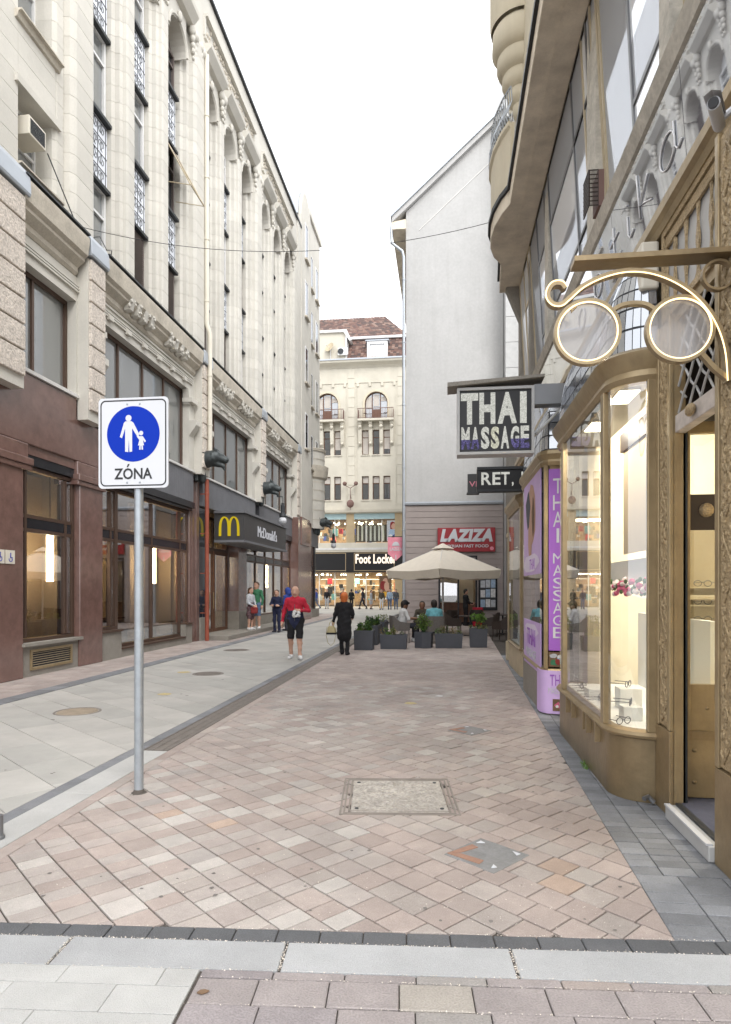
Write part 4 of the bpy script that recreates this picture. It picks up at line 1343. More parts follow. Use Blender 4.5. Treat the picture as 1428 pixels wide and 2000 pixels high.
# ------------------------------------------------------------------ smooth solids from capsules (surface nets)
def snets(F, lo, h):
    s = F < 0
    nx, ny, nz = F.shape
    acc = np.zeros((nx - 1, ny - 1, nz - 1, 3)); cnt = np.zeros((nx - 1, ny - 1, nz - 1))
    off = [(0, 0, 0), (1, 0, 0), (0, 1, 0), (1, 1, 0), (0, 0, 1), (1, 0, 1), (0, 1, 1), (1, 1, 1)]
    def sub(A, o):
        return A[o[0]:nx - 1 + o[0], o[1]:ny - 1 + o[1], o[2]:nz - 1 + o[2]]
    for a in range(8):
        for b in range(a + 1, 8):
            if sum(abs(off[a][i] - off[b][i]) for i in range(3)) != 1:
                continue
            fa, fb = sub(F, off[a]), sub(F, off[b])
            m = (fa < 0) != (fb < 0)
            t = np.where(m, fa / np.where(m, fa - fb, 1), 0)
            for i in range(3):
                acc[..., i] += np.where(m, off[a][i] + t * (off[b][i] - off[a][i]), 0)
            cnt += m
    act = cnt > 0
    idx = -np.ones(act.shape, int)
    idx[act] = np.arange(act.sum())
    ijk = np.argwhere(act)
    V = (ijk + acc[act] / cnt[act][:, None]) * h + np.array(lo)
    Q = []
    for ax in range(3):
        sl = [slice(None)] * 3; sr = [slice(None)] * 3
        sl[ax] = slice(0, -1); sr[ax] = slice(1, None)
        e = np.argwhere(s[tuple(sl)] != s[tuple(sr)])
        u, v = [(1, 2), (2, 0), (0, 1)][ax]
        lim = np.array(act.shape)
        ok = (e[:, u] > 0) & (e[:, v] > 0) & (e[:, u] < lim[u]) & (e[:, v] < lim[v])
        e = e[ok]
        if not len(e):
            continue
        def g(du, dv):
            q = e.copy(); q[:, u] += du; q[:, v] += dv
            return idx[q[:, 0], q[:, 1], q[:, 2]]
        quad = np.stack([g(-1, -1), g(0, -1), g(0, 0), g(-1, 0)], 1)
        inside_low = s[e[:, 0], e[:, 1], e[:, 2]]
        quad[~inside_low] = quad[~inside_low][:, ::-1]
        Q.append(quad)
    return V, np.concatenate(Q)

def cap_d(P, c):
    """distance to a tapered capsule; flat squeezes it front to back"""
    lab, p0, p1, r0, r1 = c[:5]
    fl = c[5] if len(c) > 5 else 1.0
    s = np.array([1, 1 / fl, 1])
    p = P * s; a = np.array(p0) * s; b = np.array(p1) * s
    ab = b - a
    t = np.clip(((p - a) @ ab) / max(ab @ ab, 1e-9), 0, 1)
    d = np.linalg.norm(p - a - t[:, None] * ab, axis=1) - (r0 + (r1 - r0) * t)
    return d * (fl if fl < 1 else 1)

def solid(caps, h, k, folds=None):
    lo = np.min([np.minimum(c[1], c[2]) - max(c[3], c[4]) for c in caps], 0) - 2.5 * h
    hi = np.max([np.maximum(c[1], c[2]) + max(c[3], c[4]) for c in caps], 0) + 2.5 * h
    n = np.ceil((hi - lo) / h).astype(int) + 1
    g = np.stack(np.meshgrid(*[lo[i] + h * np.arange(n[i]) for i in range(3)], indexing='ij'), -1).reshape(-1, 3)
    acc = np.zeros(len(g))
    for c in caps:
        a = np.minimum(c[1], c[2]) - max(c[3], c[4]) - 8 * k - 2 * h
        b = np.maximum(c[1], c[2]) + max(c[3], c[4]) + 8 * k + 2 * h
        m = np.all((g >= a) & (g <= b), 1)
        acc[m] += np.exp(-np.clip(cap_d(g[m], c), -0.3, 1) / k)
    F = -k * np.log(np.maximum(acc, 1e-30))
    if folds:
        z = g[:, 2]
        F = F + .0055 * np.clip((folds - z) / .08, 0, 1) * (np.sin(24 * z + 9 * g[:, 0] + 3 * np.sin(17 * g[:, 0])) * np.sin(19 * g[:, 0] - 14 * g[:, 1] + 5 * z) + .6 * np.sin(47 * z - 21 * g[:, 0] + 13 * g[:, 1]))
    V, Q = snets(F.reshape(n), lo, h)
    C = V[Q].mean(1)
    lab = np.argmin(np.stack([cap_d(C, c) - (c[6] if len(c) > 6 else 0) for c in caps]), 0)
    return V, Q, lab

def solid_mb(caps, labels, h, k, xf=None, folds=None):
    V, Q, lab = solid(caps, h, k, folds)
    if xf is not None:
        V = V @ np.array(xf.to_3x3()).T + np.array(xf.translation)
    mb = MB()
    mb.v = [tuple(v) for v in V]
    mb.f = [tuple(q) for q in Q.tolist()]
    li = [labels.index(c[0]) for c in caps]
    mb.mi = [li[i] for i in lab]
    return mb

# ------------------------------------------------------------------ people
SKIN = mat('skin', (0.50, 0.30, 0.22), 0.6, var=0.05)
SKIN2 = mat('skin_brown', (0.22, 0.115, 0.07), 0.6, var=0.05)
def cloth(name, col, var=0.28, **k):
    return mat('cloth_' + name, col, 0.9, var=var, scale=k.pop('scale', 9), bump=0.25, bscale=90, **k)
CL = {n: cloth(n, c) for n, c in dict(black=(.012, .012, .014), navy=(.018, .022, .055), red=(.42, .018, .04), green=(.045, .17, .09), white=(.62, .62, .62),
      blue=(.03, .06, .26), denim=(.10, .15, .25), grey=(.09, .095, .11), teal=(.16, .42, .48), olive=(.07, .06, .045), brown=(.16, .1, .06), pale=(.45, .47, .5), dark=(.03, .03, .04), lightblue=(.32, .42, .55), darkred=(.22, .03, .03)).items()}
CL['floral'] = mat('cloth_floral', (0.12, 0.07, 0.08), 0.9, var=0.85, scale=26)
HAIR = {n: mat('hair_' + n, c, 0.6, var=0.25, scale=30) for n, c in dict(dark=(.02, .014, .01), brown=(.075, .04, .024), orange=(.50, .13, .03), grey=(.3, .28, .26)).items()}
EYE = mat('eye', (0.02, 0.015, 0.012), 0.2)
LIP = mat('lip', (0.36, 0.15, 0.13), 0.5)

STAND = dict(pel=(0, 0, .95), chest=(0, 0, 1.32), neck=(0, -.01, 1.47), head=(0, .02, 1.62), shl=(-.185, 0, 1.42), shr=(.185, 0, 1.42),
             ell=(-.24, -.02, 1.13), elr=(.24, -.02, 1.13), wrl=(-.25, .06, .88), wrr=(.25, .06, .88), hpl=(-.09, 0, .92), hpr=(.09, 0, .92),
             knl=(-.10, .03, .5), knr=(.10, .03, .5), anl=(-.10, -.01, .09), anr=(.10, -.01, .09), tol=(-.12, .15, .035), tor=(.12, .15, .035))

def person(label, loc, face, H, skin, hair, top, low, shoe, pose=None, low_kind='trousers', sleeve='long', fat=1.0, vox=0.014, hairstyle='short', coat=0.0,
           top2=None, beard=False, cap=None, name='person', hood=False, group=None, cat='person', nofingers=False):
    J = dict(STAND); J.update(pose or {})
    J = {k: np.array(v, float) for k, v in J.items()}
    s = H / 1.76
    mats = {'skin': skin, 'hair': hair or skin, 'top': top, 'low': low, 'shoe': shoe, 'top2': top2 or top, 'cap': cap or top, 'lip': LIP}
    labels = list(mats)
    V = lambda *a: np.array(a, float)
    hd = J['head']; pel = J['pel']; ch = J['chest']; nk = J['neck']
    up = (hd - nk); up = up / np.linalg.norm(up)
    C = []
    w = 0.93 * fat
    mid = pel + (ch - pel) * (.45 if top2 is None else .40)
    C.append(('top2', pel + V(0, 0, .02 if top2 is None else -.05), mid, .155 * w, .15 * w, .74, 0 if top2 is None else .01))
    C.append(('top', mid, ch, .15 * w, .165 * (0.5 + .5 * fat), .72))
    C.append(('top', J['shl'] * .72 + J['shr'] * .28 + V(0, 0, -.02), J['shr'] * .72 + J['shl'] * .28 + V(0, 0, -.02), .08, .08, .9))
    C.append(('low', J['hpl'] + V(0, 0, -.01), J['hpr'] + V(0, 0, -.01), .104 * w ** .7, .104 * w ** .7, .9))
    C.append(('skin', nk - V(0, 0, .03), hd - up * .05, .055, .052))
    C.append(('skin', hd - up * .035, hd + up * .045, .078, .082, 1.08))
    f = V(0, 1, 0) if 'look' not in J else J['look'] / np.linalg.norm(J['look'])
    sd = np.cross(f, up)
    C.append(('skin', hd + f * .035 - up * .085, hd + f * .03 - up * .04, .05, .06))
    C.append(('skin', hd + f * .088 - up * .01, hd + f * .1 - up * .028, .011, .016))
    for q in (-1, 1):
        C.append(('skin', hd + sd * q * .082 - up * .005, hd + sd * q * .084 - up * .03, .016, .012))
    C.append(('lip', hd + f * .084 - up * .066 - sd * .015, hd + f * .084 - up * .066 + sd * .015, .009, .009))
    if hair:
        C.append(('hair', hd + up * .065 - f * .02, hd + up * .05 - f * .04, .087, .087))
        C.append(('hair', hd - f * .045 + up * .03, hd - f * .045 - up * .03, .075, .066))
        if hairstyle == 'long':
            C.append(('hair', hd - f * .05, hd - f * .075 - up * .22, .085, .07, .8))
            C.append(('hair', hd - f * .03 + sd * .05, hd - f * .03 + sd * .075 - up * .2, .05, .04))
            C.append(('hair', hd - f * .03 - sd * .05, hd - f * .03 - sd * .075 - up * .2, .05, .04))
        if hairstyle == 'bun':
            C.append(('hair', hd - f * .07 + up * .05, hd - f * .085 + up * .03, .06, .055))
            C.append(('hair', hd - f * .03 - up * .06, hd - f * .03, .075, .09))
    if beard:
        C.append(('hair', hd + f * .045 - up * .1, hd + f * .05 - up * .08, .045, .05))
    if cap:
        C.append(('cap', hd + up * .075, hd + up * .06 - f * .01, .092, .098))
        C.append(('cap', hd + up * .06 + f * .09 - sd * .03, hd + up * .06 + f * .13 + sd * .03, .03, .025, 1))
    if hood:
        C.append(('top', hd - f * .03 + up * .04, hd - f * .05 - up * .08, .115, .11))
    for q in ('l', 'r'):
        sh, el, wr = J['sh' + q], J['el' + q], J['wr' + q]
        C.append(('top', sh + V(0, 0, -.012), el, .062 * (.6 + .4 * fat), .047))
        C.append(('top' if sleeve == 'long' else 'skin', el, wr, .046, .034 if sleeve == 'long' else .028))
        hv = wr - el; hv = hv / np.linalg.norm(hv)
        if 'hd' + q in J:
            hv = J['hd' + q] / np.linalg.norm(J['hd' + q])
        C.append(('skin', wr + hv * .01, wr + hv * .075, .03, .034, 1, .004))
        if nofingers:
            C.append(('skin', wr + hv * .08, wr + hv * .14, .028, .02))
        hp, kn, an, to = J['hp' + q], J['kn' + q], J['an' + q], J['to' + q]
        fr = .42
        if low_kind == 'shorts':
            C.append(('low', hp, hp + (kn - hp) * .86, .096 * w ** .6, .083, 1, .008))
            C.append(('skin', hp + (kn - hp) * .8, kn, .068, .06)); lk = 'skin'
        elif low_kind == 'skirt':
            C.append(('skin', hp + (kn - hp) * .5, kn, .07, .055)); lk = 'skin'
        else:
            C.append(('low', hp, kn, .092 * (.5 + .5 * fat), .066)); lk = 'low'
        if lk == 'skin':
            calf = kn + (an - kn) * .3
            C.append(('skin', kn, calf + V(0, -.012, 0), .055, .056)); C.append(('skin', calf + V(0, -.012, 0), an, .056, .037))
        else:
            C.append(('low', kn, an + V(0, 0, .02), .066, .056))
        dirv = (to - an); dirv[2] = 0
        L = np.linalg.norm(dirv) or 1
        dv = dirv / L
        C.append(('shoe', an - dv * .05 + V(0, 0, -.045), to, .045, .038, 1, .006))
        C.append(('shoe', an + V(0, 0, -.03), an - dv * .02 + V(0, 0, .0), .046, .043, 1, .004))
    if low_kind == 'skirt':
        C.append(('low', pel + V(0, 0, .05), pel + V(0, 0, -.3), .13, .2, .8, .03))
    if coat:
        C.append(('top', pel + V(0, 0, .15), pel + V(0, 0, -coat), .155 * w, .2 * w, .82, .05))
    C = [(c[0], c[1] * s, c[2] * s, c[3] * s, c[4] * s) + tuple(c[5:]) for c in C]
    xf = Matrix.Translation(loc) @ Matrix.Rotation(face, 4, 'Z')
    mb = solid_mb(C, labels, vox, .016, xf, float(nk[2]) * s - .02)
    # eyes and fingers
    def T(p):
        return tuple(xf @ Vector(p * s))
    ms = [mats[l] for l in labels] + [EYE]
    if vox < 0.02:
        for q in (-1, 1):
            mb.ball(T(hd + f * .076 + sd * q * .03 + up * .005), .012 * s, 6, 4, mi=len(ms) - 1)
            br = labels.index('hair' if hair else 'skin')
            mb.tube([T(hd + f * .084 + sd * q * .045 + up * .024), T(hd + f * .089 + sd * q * .028 + up * .03), T(hd + f * .09 + sd * q * .012 + up * .025)], .006 * s, 4, mi=br)
        if not nofingers:
            sk = labels.index('skin')
            for q in ('l', 'r'):
                el, wr = J['el' + q], J['wr' + q]
                hv = wr - el; hv = hv / np.linalg.norm(hv)
                if 'hd' + q in J:
                    hv = J['hd' + q] / np.linalg.norm(J['hd' + q])
                side = np.cross(hv, V(1, 0, 0)); side = side / (np.linalg.norm(side) or 1)   # across the palm
                inw = np.cross(hv, side)
                if (inw[0] > 0) == (q == 'r'):
                    inw = -inw
                base = wr + hv * .085
                for k, ln in enumerate((.066, .076, .072, .056)):
                    b0 = base + side * (.030 - .020 * k)
                    m1 = b0 + hv * ln * .5 + inw * .008
                    m2 = m1 + hv * ln * .35 + inw * .022
                    mb.tube([T(b0 - hv * .02), T(b0), T(m1), T(m2)], [.0095 * s, .0095 * s, .009 * s, .0075 * s], 6, mi=sk)
                b0 = wr + hv * .03 + side * .026
                mb.tube([T(b0), T(b0 + side * .022 + hv * .025 + inw * .01), T(b0 + side * .026 + hv * .055 + inw * .02)], [.012 * s, .011 * s, .008 * s], 6, mi=sk)
    o = mb.build(name, ms, None, at=loc, smooth='all', fix=False)
    return tag(o, label, cat, group)
# ------------------------------------------------------------------ carved panther heads carrying lamps
def panther(x, y, z, label, lamp=None, sc=1.0):
    t = thing('panther_bracket', label, 'wall bracket', (x, y, z), 'carved animal head brackets')
    V = lambda a, b, c: np.array((x + a * sc, y + b * sc, z + c * sc))
    caps = [('b', V(0.05, 0, .44), V(.45, 0, .5), .3, .25, 1.0), ('b', V(0.05, 0, .3), V(.3, 0, .42), .17, .17),
            ('b', V(.55, 0, .56), V(.78, 0, .46), .2, .13), ('b', V(.78, 0, .47), V(.9, 0, .42), .115, .1),
            ('b', V(.66, 0, .3), V(.82, 0, .24), .09, .07), ('b', V(.45, 0, .36), V(.66, 0, .3), .12, .09),
            ('b', V(.04, 0, .3), V(.1, 0, -.12), .17, .13), ('b', V(.1, 0, -.1), V(.12, 0, -.22), .13, .1),
            ('b', V(.6, .12, .74), V(.57, .16, .8), .06, .03), ('b', V(.6, -.12, .74), V(.57, -.16, .8), .06, .03),
            ('b', V(.74, .1, .6), V(.82, .07, .58), .05, .04), ('b', V(.74, -.1, .6), V(.82, -.07, .58), .05, .04),
            ('b', V(.93, 0, .49), V(.96, 0, .47), .05, .04), ('b', V(.84, 0, .17), V(.87, 0, .1), .05, .03)]
    for q in (-1, 1):
        for k in range(4):
            caps.append(('b', V(.12 + .13 * k, q * .2, .66 - .02 * k), V(.16 + .13 * k, q * .22, .36 + .02 * k), .035, .03))
    solid_mb(caps, ['b'], 0.03, 0.014).build('head', M['iron_green'], t, smooth='all', fix=False)
    MB().box(x - .08, x + .26 * sc, y - .27 * sc, y + .27 * sc, z + .3, z + .78 * sc).box(x - .08, x + .05, y - .22, y + .22, z - .25, z + .3).build('back_plate', M['iron_green'], t, bevel=.02)
    if lamp:
        lx = x + 1.06 * sc
        l = thing('hanging_lamp', lamp, 'lamp', (lx, y, z - .1))
        MB().tube([(lx, y, z + .1), (lx, y, z - .22)], .012, 6).tube([(x + .8, y, z + .12), (lx, y, z + .1)], .02, 6).build('chain', M['iron_dark'], l)
        MB().lathe([(0, 0), (.05, 0), (.06, -.08), (.09, -.1), (.09, -.42), (.12, -.44), (.15, -.58), (.13, -.6)], (lx, y, z - .17), 14).build('fitting', M['iron_dark'], l, smooth=True)
        MB().ball((lx, y, z - .93), .17, 16, 10).build('globe', M['sign_white'], l, smooth='all')
panther(-7.92, 20.0, 5.45, 'dark carved panther head bracket above the red drainpipe')
panther(-7.9, 26.65, 5.55, 'dark carved panther head bracket above the canopy with lettering', 'white globe lamp hanging from the panther head over the canopy')
panther(-7.78, 38.6, 5.3, 'farthest dark panther head bracket near the end of the cream building', 'globe lamp under the farthest panther head bracket')

# cable spanning the street
cb = MB()
A, B_ = Vector((-7.62, 12.55, 9.3)), Vector((0.98, 13.0, 9.05))
cb.tube([A.lerp(B_, t / 24) + Vector((0, 0, -1.9 * (t / 24) * (1 - t / 24) * 1.2)) for t in range(25)], .006, 5)
w = cb.build('cable', M['iron_dark'], None, at=tuple(A), smooth='all')
tag(w, 'thin dark cable sagging across the street between the facades', 'cable')
cb = MB().tube([(-7.86, 11.9, 10.4), (-7.62, 12.5, 9.32)], .012, 5).tube([(-7.8, 13.2, 9.4), (-7.66, 13.5, 9.6), (-7.66, 13.8, 9.45), (-7.7, 14.1, 9.6), (-7.9, 14.4, 9.5)], .01, 5)
tag(cb.build('cable', M['iron_dark'], None, at=(-7.8, 12, 9.4)), 'short black cable hanging from the air conditioner to the ledge', 'cable')

# ------------------------------------------------------------------ shop building closing the street
FB = thing('corner_house', 'cream house with a red tiled mansard roof closing the street', 'house', (-7, 62, 0))
YF = 62
mb = MB()
mb.box(-22, 4, YF + .35, YF + 16, 9.12, 23.4)
mb.box(-22, 4, YF + 5, YF + 16, 0, 9.12)
mb.build('wall_core', M['stone_fl'], FB)
mat('blind_pale', (.50, .46, .42), .8)
mat('rail_rust', (.17, .1, .085), .7)
AX = [-16.3, -11.45, -6.6, -1.75]
# facade skin with openings: horizontal zones between z levels
def skin(z0, z1, openings, y0=YF, y1=YF + .4, m='stone_fl', nm='wall'):
    xs = -22
    mb = MB()
    for a, b in sorted(openings):
        mb.box(xs, a, y0, y1, z0, z1); xs = b
    mb.box(xs, 4, y0, y1, z0, z1)
    return mb.build(nm, M[m], FB)
trip = [(c + d - .34, c + d + .34) for c in AX for d in (-1.05, 0, 1.05)]
skin(9.45, 10.45, [])
skin(10.45, 12.75, trip)
skin(12.75, 14.85, [])
skin(14.85, 17.25, trip)
skin(17.25, 18.2, [])
for c in AX:
    n = 12
    def ring(r):
        return [(c - r * math.cos(t * math.pi / n), 19.85 + r * math.sin(t * math.pi / n)) for t in range(n + 1)]
    arch_wall(c - 2.425, c + 2.425, [c], 1.3, 19.85, 18.2, 23.4, YF, YF + .4, 'arch_wall', 'stone_fl', FB, 'y')
    sur = MB().prism([(c - 1.3, 18.2)] + ring(1.3) + [(c + 1.3, 18.2)] + [(c + 1.12, 18.2)] + ring(1.12)[::-1] + [(c - 1.12, 18.2)], YF - .06, YF + .2, 'y')
    sur.build('arch_surround', M['render_beige'], FB)
    w = MB().prism([(c - 1.12, 18.3)] + ring(1.12) + [(c + 1.12, 18.3)], YF + .3, YF + .34, 'y').build('window', M['glass_office'], FB)
    bb = MB()
    for d in (-.4, .4):
        bb.box(c + d - .04, c + d + .04, YF + .2, YF + .3, 18.2, 20.85)
    bb.prism([(c - 1.12, 18.2)] + ring(1.12) + [(c + 1.12, 18.2)] + [(c + 1.05, 18.2)] + ring(1.05)[::-1] + [(c - 1.05, 18.2)], YF + .18, YF + .3, 'y')
    bb.build('frame', M['wood_brown'], w)
    bl = MB()
    for d, zb in ((-.72, 19.4), (0, 19.6), (.72, 20.1)):
        bl.box(c + d - .28, c + d + .28, YF + .24, YF + .27, zb, 20.75 if d == 0 else 20.5)
    bl.build('blind', M['blind_pale'], w)
    MB().box(c - .4, c + .4, YF + .22, YF + .29, 18.2, 19.3).build('door_panel', M['wood_brown'], w)
    # balcony
    b = MB().box(c - 1.75, c + 1.75, YF - .75, YF, 18.0, 18.2).build('balcony', M['stone_fl'], FB)
    r = MB()
    for k in range(25):
        xx = c - 1.7 + k * 3.4 / 24
        r.box(xx - .015, xx + .015, YF - .72, YF - .69, 18.2, 19.15)
    for yy in np.linspace(YF - .7, YF - .05, 6):
        for xx in (c - 1.7, c + 1.7):
            r.box(xx - .015, xx + .015, yy - .015, yy + .015, 18.2, 19.15)
    r.box(c - 1.75, c + 1.75, YF - .74, YF - .68, 19.15, 19.2); r.box(c - 1.75, c + 1.75, YF - .73, YF - .69, 18.27, 18.3)
    for d in (-1, 1):
        r.lathe([(.14, -.02), (.2, 0), (.14, .02)], (c + d, YF - .72, 18.68), 10)
    r.build('railing', M['rail_rust'], b)
    for d in (-1.55, -.52, .52, 1.55):
        cb = MB()
        cb.prism([(YF, 18.0), (YF - .5, 18.0), (YF - .5, 17.75), (YF - .35, 17.6), (YF - .3, 16.9), (YF - .22, 16.2), (YF - .1, 15.75), (YF, 15.6)], c + d - .17, c + d + .17, 'x')
        cb.build('corbel', M['stone_fl'], b)
        MB().ball((c + d, YF - .36, 17.5), .2, 8, 6).ball((c + d, YF - .25, 15.9), .16, 8, 6).build('corbel_head', M['stone_fl'], b, smooth='all')
    # mouldings
    mo = MB().box(c - 2.05, c + 2.05, YF - .06, YF, 21.85, 21.95)
    for d in (-1.8, -.6, .6, 1.8):
        mo.box(c + d - .12, c + d + .12, YF - .1, YF, 21.5, 21.86)
    mo.box(c - 1.95, c - 1.88, YF - .05, YF, 9.8, 21.5); mo.box(c + 1.88, c + 1.95, YF - .05, YF, 9.8, 21.5)
    mo.build('wall_moulding', M['stone_fl'], FB)
    pj = MB()
    z = 10
    while z < 23:
        pj.box(c + 2.1, c + 2.75, YF - .04, YF, z, z + .9); z += .95
    pj.each('pilaster_block', M['stone_fl'], FB)
    for ri, (z0, z1) in enumerate(((10.45, 12.75), (14.85, 17.25))):
        for di, d in enumerate((-1.05, 0, 1.05)):
            wd = MB().frame(c + d - .34, c + d + .34, z0, z1, .07, YF + .2, YF + .28, 'y').box(c + d - .3, c + d + .3, YF + .2, YF + .28, z1 - .75, z1 - .68).build('window', M['wood_brown'], FB)
            MB().box(c + d - .3, c + d + .3, YF + .25, YF + .27, z0 + .05, z1 - .05).build('pane', M['glass_dark'], wd)
            if ri == 1 and di != 1 or (ri == 0):
                zb = z1 - .65 if ri == 0 else (z0 + .1 if di == 0 else z0 + .55)
                MB().box(c + d - .27, c + d + .27, YF + .215, YF + .235, zb, z1 - .07).build('blind', M['blind_pale'], wd)
            MB().box(c + d - .42, c + d + .42, YF - .08, YF + .2, z0 - .12, z0 - .02).build('sill', M['stone_fl'], wd)
MB().prism([(YF, 9.1), (YF - .35, 9.2), (YF - .4, 9.45), (YF, 9.5)], -22, 4, 'x').build('string_cornice', M['stone_fl'], FB)
MB().prism([(YF + .4, 23.3), (YF, 23.3), (YF - .2, 23.5), (YF - .6, 23.75), (YF - .65, 23.95), (YF + .4, 23.95)], -22, 4, 'x').build('cornice', M['stone_fl'], FB)
MB().prism([(YF - .3, 23.95), (YF - .72, 23.95), (YF - .72, 24.08), (YF - .3, 24.08)], -22, 4, 'x').build('gutter', M['zinc'], FB)
# mansard: stepped tile courses
def tiles(x0a, x1a, x0b, x1b, y0, z0, y1, z1, n, nm):
    mb = MB()
    for k in range(n):
        t0, t1 = k / n, (k + 1) / n
        l = lambda a, b, t: a + (b - a) * t
        ya, za, yb, zb = l(y0, y1, t0), l(z0, z1, t0), l(y0, y1, t1), l(z0, z1, t1)
        xa0, xa1, xb0, xb1 = l(x0a, x0b, t0), l(x1a, x1b, t0), l(x0a, x0b, t1), l(x1a, x1b, t1)
        nt = max(2, int((xa1 - xa0) / .32))
        for i in range(nt):
            u0, u1 = i / nt, (i + 1) / nt - .06 / nt
            dz = R.uniform(-.012, .02)
            mb.add([(l(xa0, xa1, u0), ya - .05, za + .02 + dz), (l(xa0, xa1, u1), ya - .05, za + .02 + dz), (l(xb0, xb1, u1), yb, zb + dz), (l(xb0, xb1, u0), yb, zb + dz),
                    (l(xa0, xa1, u0), ya - .05, za - .04), (l(xa0, xa1, u1), ya - .05, za - .04)], [(0, 1, 2, 3), (4, 5, 1, 0)])
    return mb
MAN = mat('roof_tile', (.2, .09, .07), .85, var=.3, scale=5, rnd='island', ramp=[(0, (.115, .075, .066)), (.25, (.155, .09, .075)), (.5, (.2, .125, .10)), (.7, (.09, .065, .06)), (.88, (.24, .165, .135))], bump=.2, dirt=.4, dcol=(.06, .05, .05))
roof = tiles(-9.5, 4, -9.3, 4, YF + .1, 24.1, YF + 1.3, 26.6, 14, 'mansard').build('mansard_roof', MAN, FB, fix=False, kind='stuff')
MB().add([(-9.6, YF + .2, 24), (4, YF + .2, 24), (4, YF + 1.4, 26.6), (-9.4, YF + 1.4, 26.6)], [(0, 1, 2, 3)]).build('roof_underlay', M['tile_red'], FB)
tiles(-22, -3.3, -20, -6.3, YF + 1.5, 26.7, YF + 6.2, 30.9, 17, 'upper').build('upper_roof', MAN, FB, fix=False, kind='stuff')
MB().add([(-22, YF + 1.6, 26.6), (-3.3, YF + 1.6, 26.6), (-6.3, YF + 6.2, 30.8), (-20, YF + 6.2, 30.8)], [(0, 1, 2, 3)]).build('roof_underlay', M['tile_red'], FB)
MB().prism([(YF + 1.1, 26.55), (YF + 1.0, 26.6), (YF + 1.0, 26.8), (YF + 1.7, 26.85)], -9.5, 4, 'x').build('eaves_gutter', M['white_frame'], FB)
MB().box(-22, -9.6, YF + .1, YF + 3, 24.08, 26.9).build('attic_block', M['stone_fl'], FB)
MB().prism([(-22, 26.9), (-9.8, 26.9), (-9.2, 26.0), (-9.0, 26.1), (-9.5, 27.15), (-22, 27.2)], YF - .1, YF + 2, 'y').build('attic_coping', M['ledge_white'], FB)
MB().box(-9.62, -9.48, YF, YF + 1.2, 24.1, 26.8).build('rain_pipe', M['white_frame'], FB)
dm = MB().frame(-7.5, -5.5, 24.15, 25.95, .28, YF + .1, YF + 1.2, 'y').build('dormer', M['white_frame'], FB)
MB().box(-7.2, -5.8, YF + .3, YF + .34, 24.4, 25.7).build('pane', M['glass_sky'], dm)
MB().prism([(YF + .0, 25.95), (YF + .0, 26.05), (YF + 1.3, 26.25), (YF + 1.3, 25.95)], -7.65, -5.35, 'x').build('dormer_roof', M['zinc'], dm)
d = thing('satellite_dish', 'grey satellite dish on the attic of the far cream house', 'satellite dish', (-11.1, 61.9, 24.1))
ds = MB()
n0 = Vector((-.5, -.75, .4)).normalized()
ds.lathe([(0, 0), (.25, .03), (.48, .12), (.5, .13)], (0, 0, 0), 18)
q = Vector((0, 0, 1)).rotation_difference(n0)
ds.v = [tuple(q @ Vector(p) + Vector((-11.1, 61.8, 25.35))) for p in ds.v]
ds.build('dish', M['gold_pale'], d, smooth='all')
MB().tube([(-11.1, 62.0, 24.1), (-11.1, 61.95, 25.2)], .05, 8).tube([(-11.1, 61.8, 25.3), (-11.45, 61.3, 25.5)], .025, 6).build('mast', M['ledge_white'], d)
d = thing('air_conditioner', 'white air conditioner with a round fan on the far attic wall', 'air conditioner', (-9.9, 61.9, 24.6))
MB().box(-10.35, -9.35, 61.75, 62.05, 24.6, 25.3).build('casing', M['white_frame'], d, bevel=.03)
fan = MB().lathe([(0, 0), (.27, 0), (.29, .03)], (0, 0, 0), 18)
fan.v = [(-10.05 + p[0], 61.74 - p[2], 24.95 + p[1]) for p in fan.v]
fan.build('fan_grille', M['iron_dark'], d)
# shop storeys
for xx in (-17.0, -13.7, -9.15, -4.4, -3.3, 1.0):
    MB().box(xx - .38, xx + .38, YF - .05, YF + .5, 0, 9.1).build('shop_pillar', M['ochre_stone'], FB)
MB().box(-22, 4, YF - .15, YF + .6, 5.35, 6.25).build('shop_band', M['stone_fl'], FB)
MB().box(-22, 4, YF - .2, YF - .14, 5.55, 5.75).build('band_moulding', M['ledge_white'], FB)
MB().box(-22, 4, YF - .02, YF + .3, 8.55, 9.1).build('blue_panel', mat('pale_blue', (.34, .46, .48), .5), FB)
MB().box(-22, 4, YF + 4.8, YF + 4.9, 0, 9).build('shop_back_wall', mat('shop_back', (.34, .23, .14), .8, var=.5, scale=1.2), FB)
MB().box(-22, 4, YF + .4, YF + 4.8, 5.6, 5.7).box(-22, 4, YF + .4, YF + 4.8, 9.0, 9.1).build('shop_floor', M['dark_wood'], FB)
rq = random.Random(31)
cols = ['white', 'red', 'blue', 'olive', 'grey', 'black', 'teal', 'brown', 'pale']
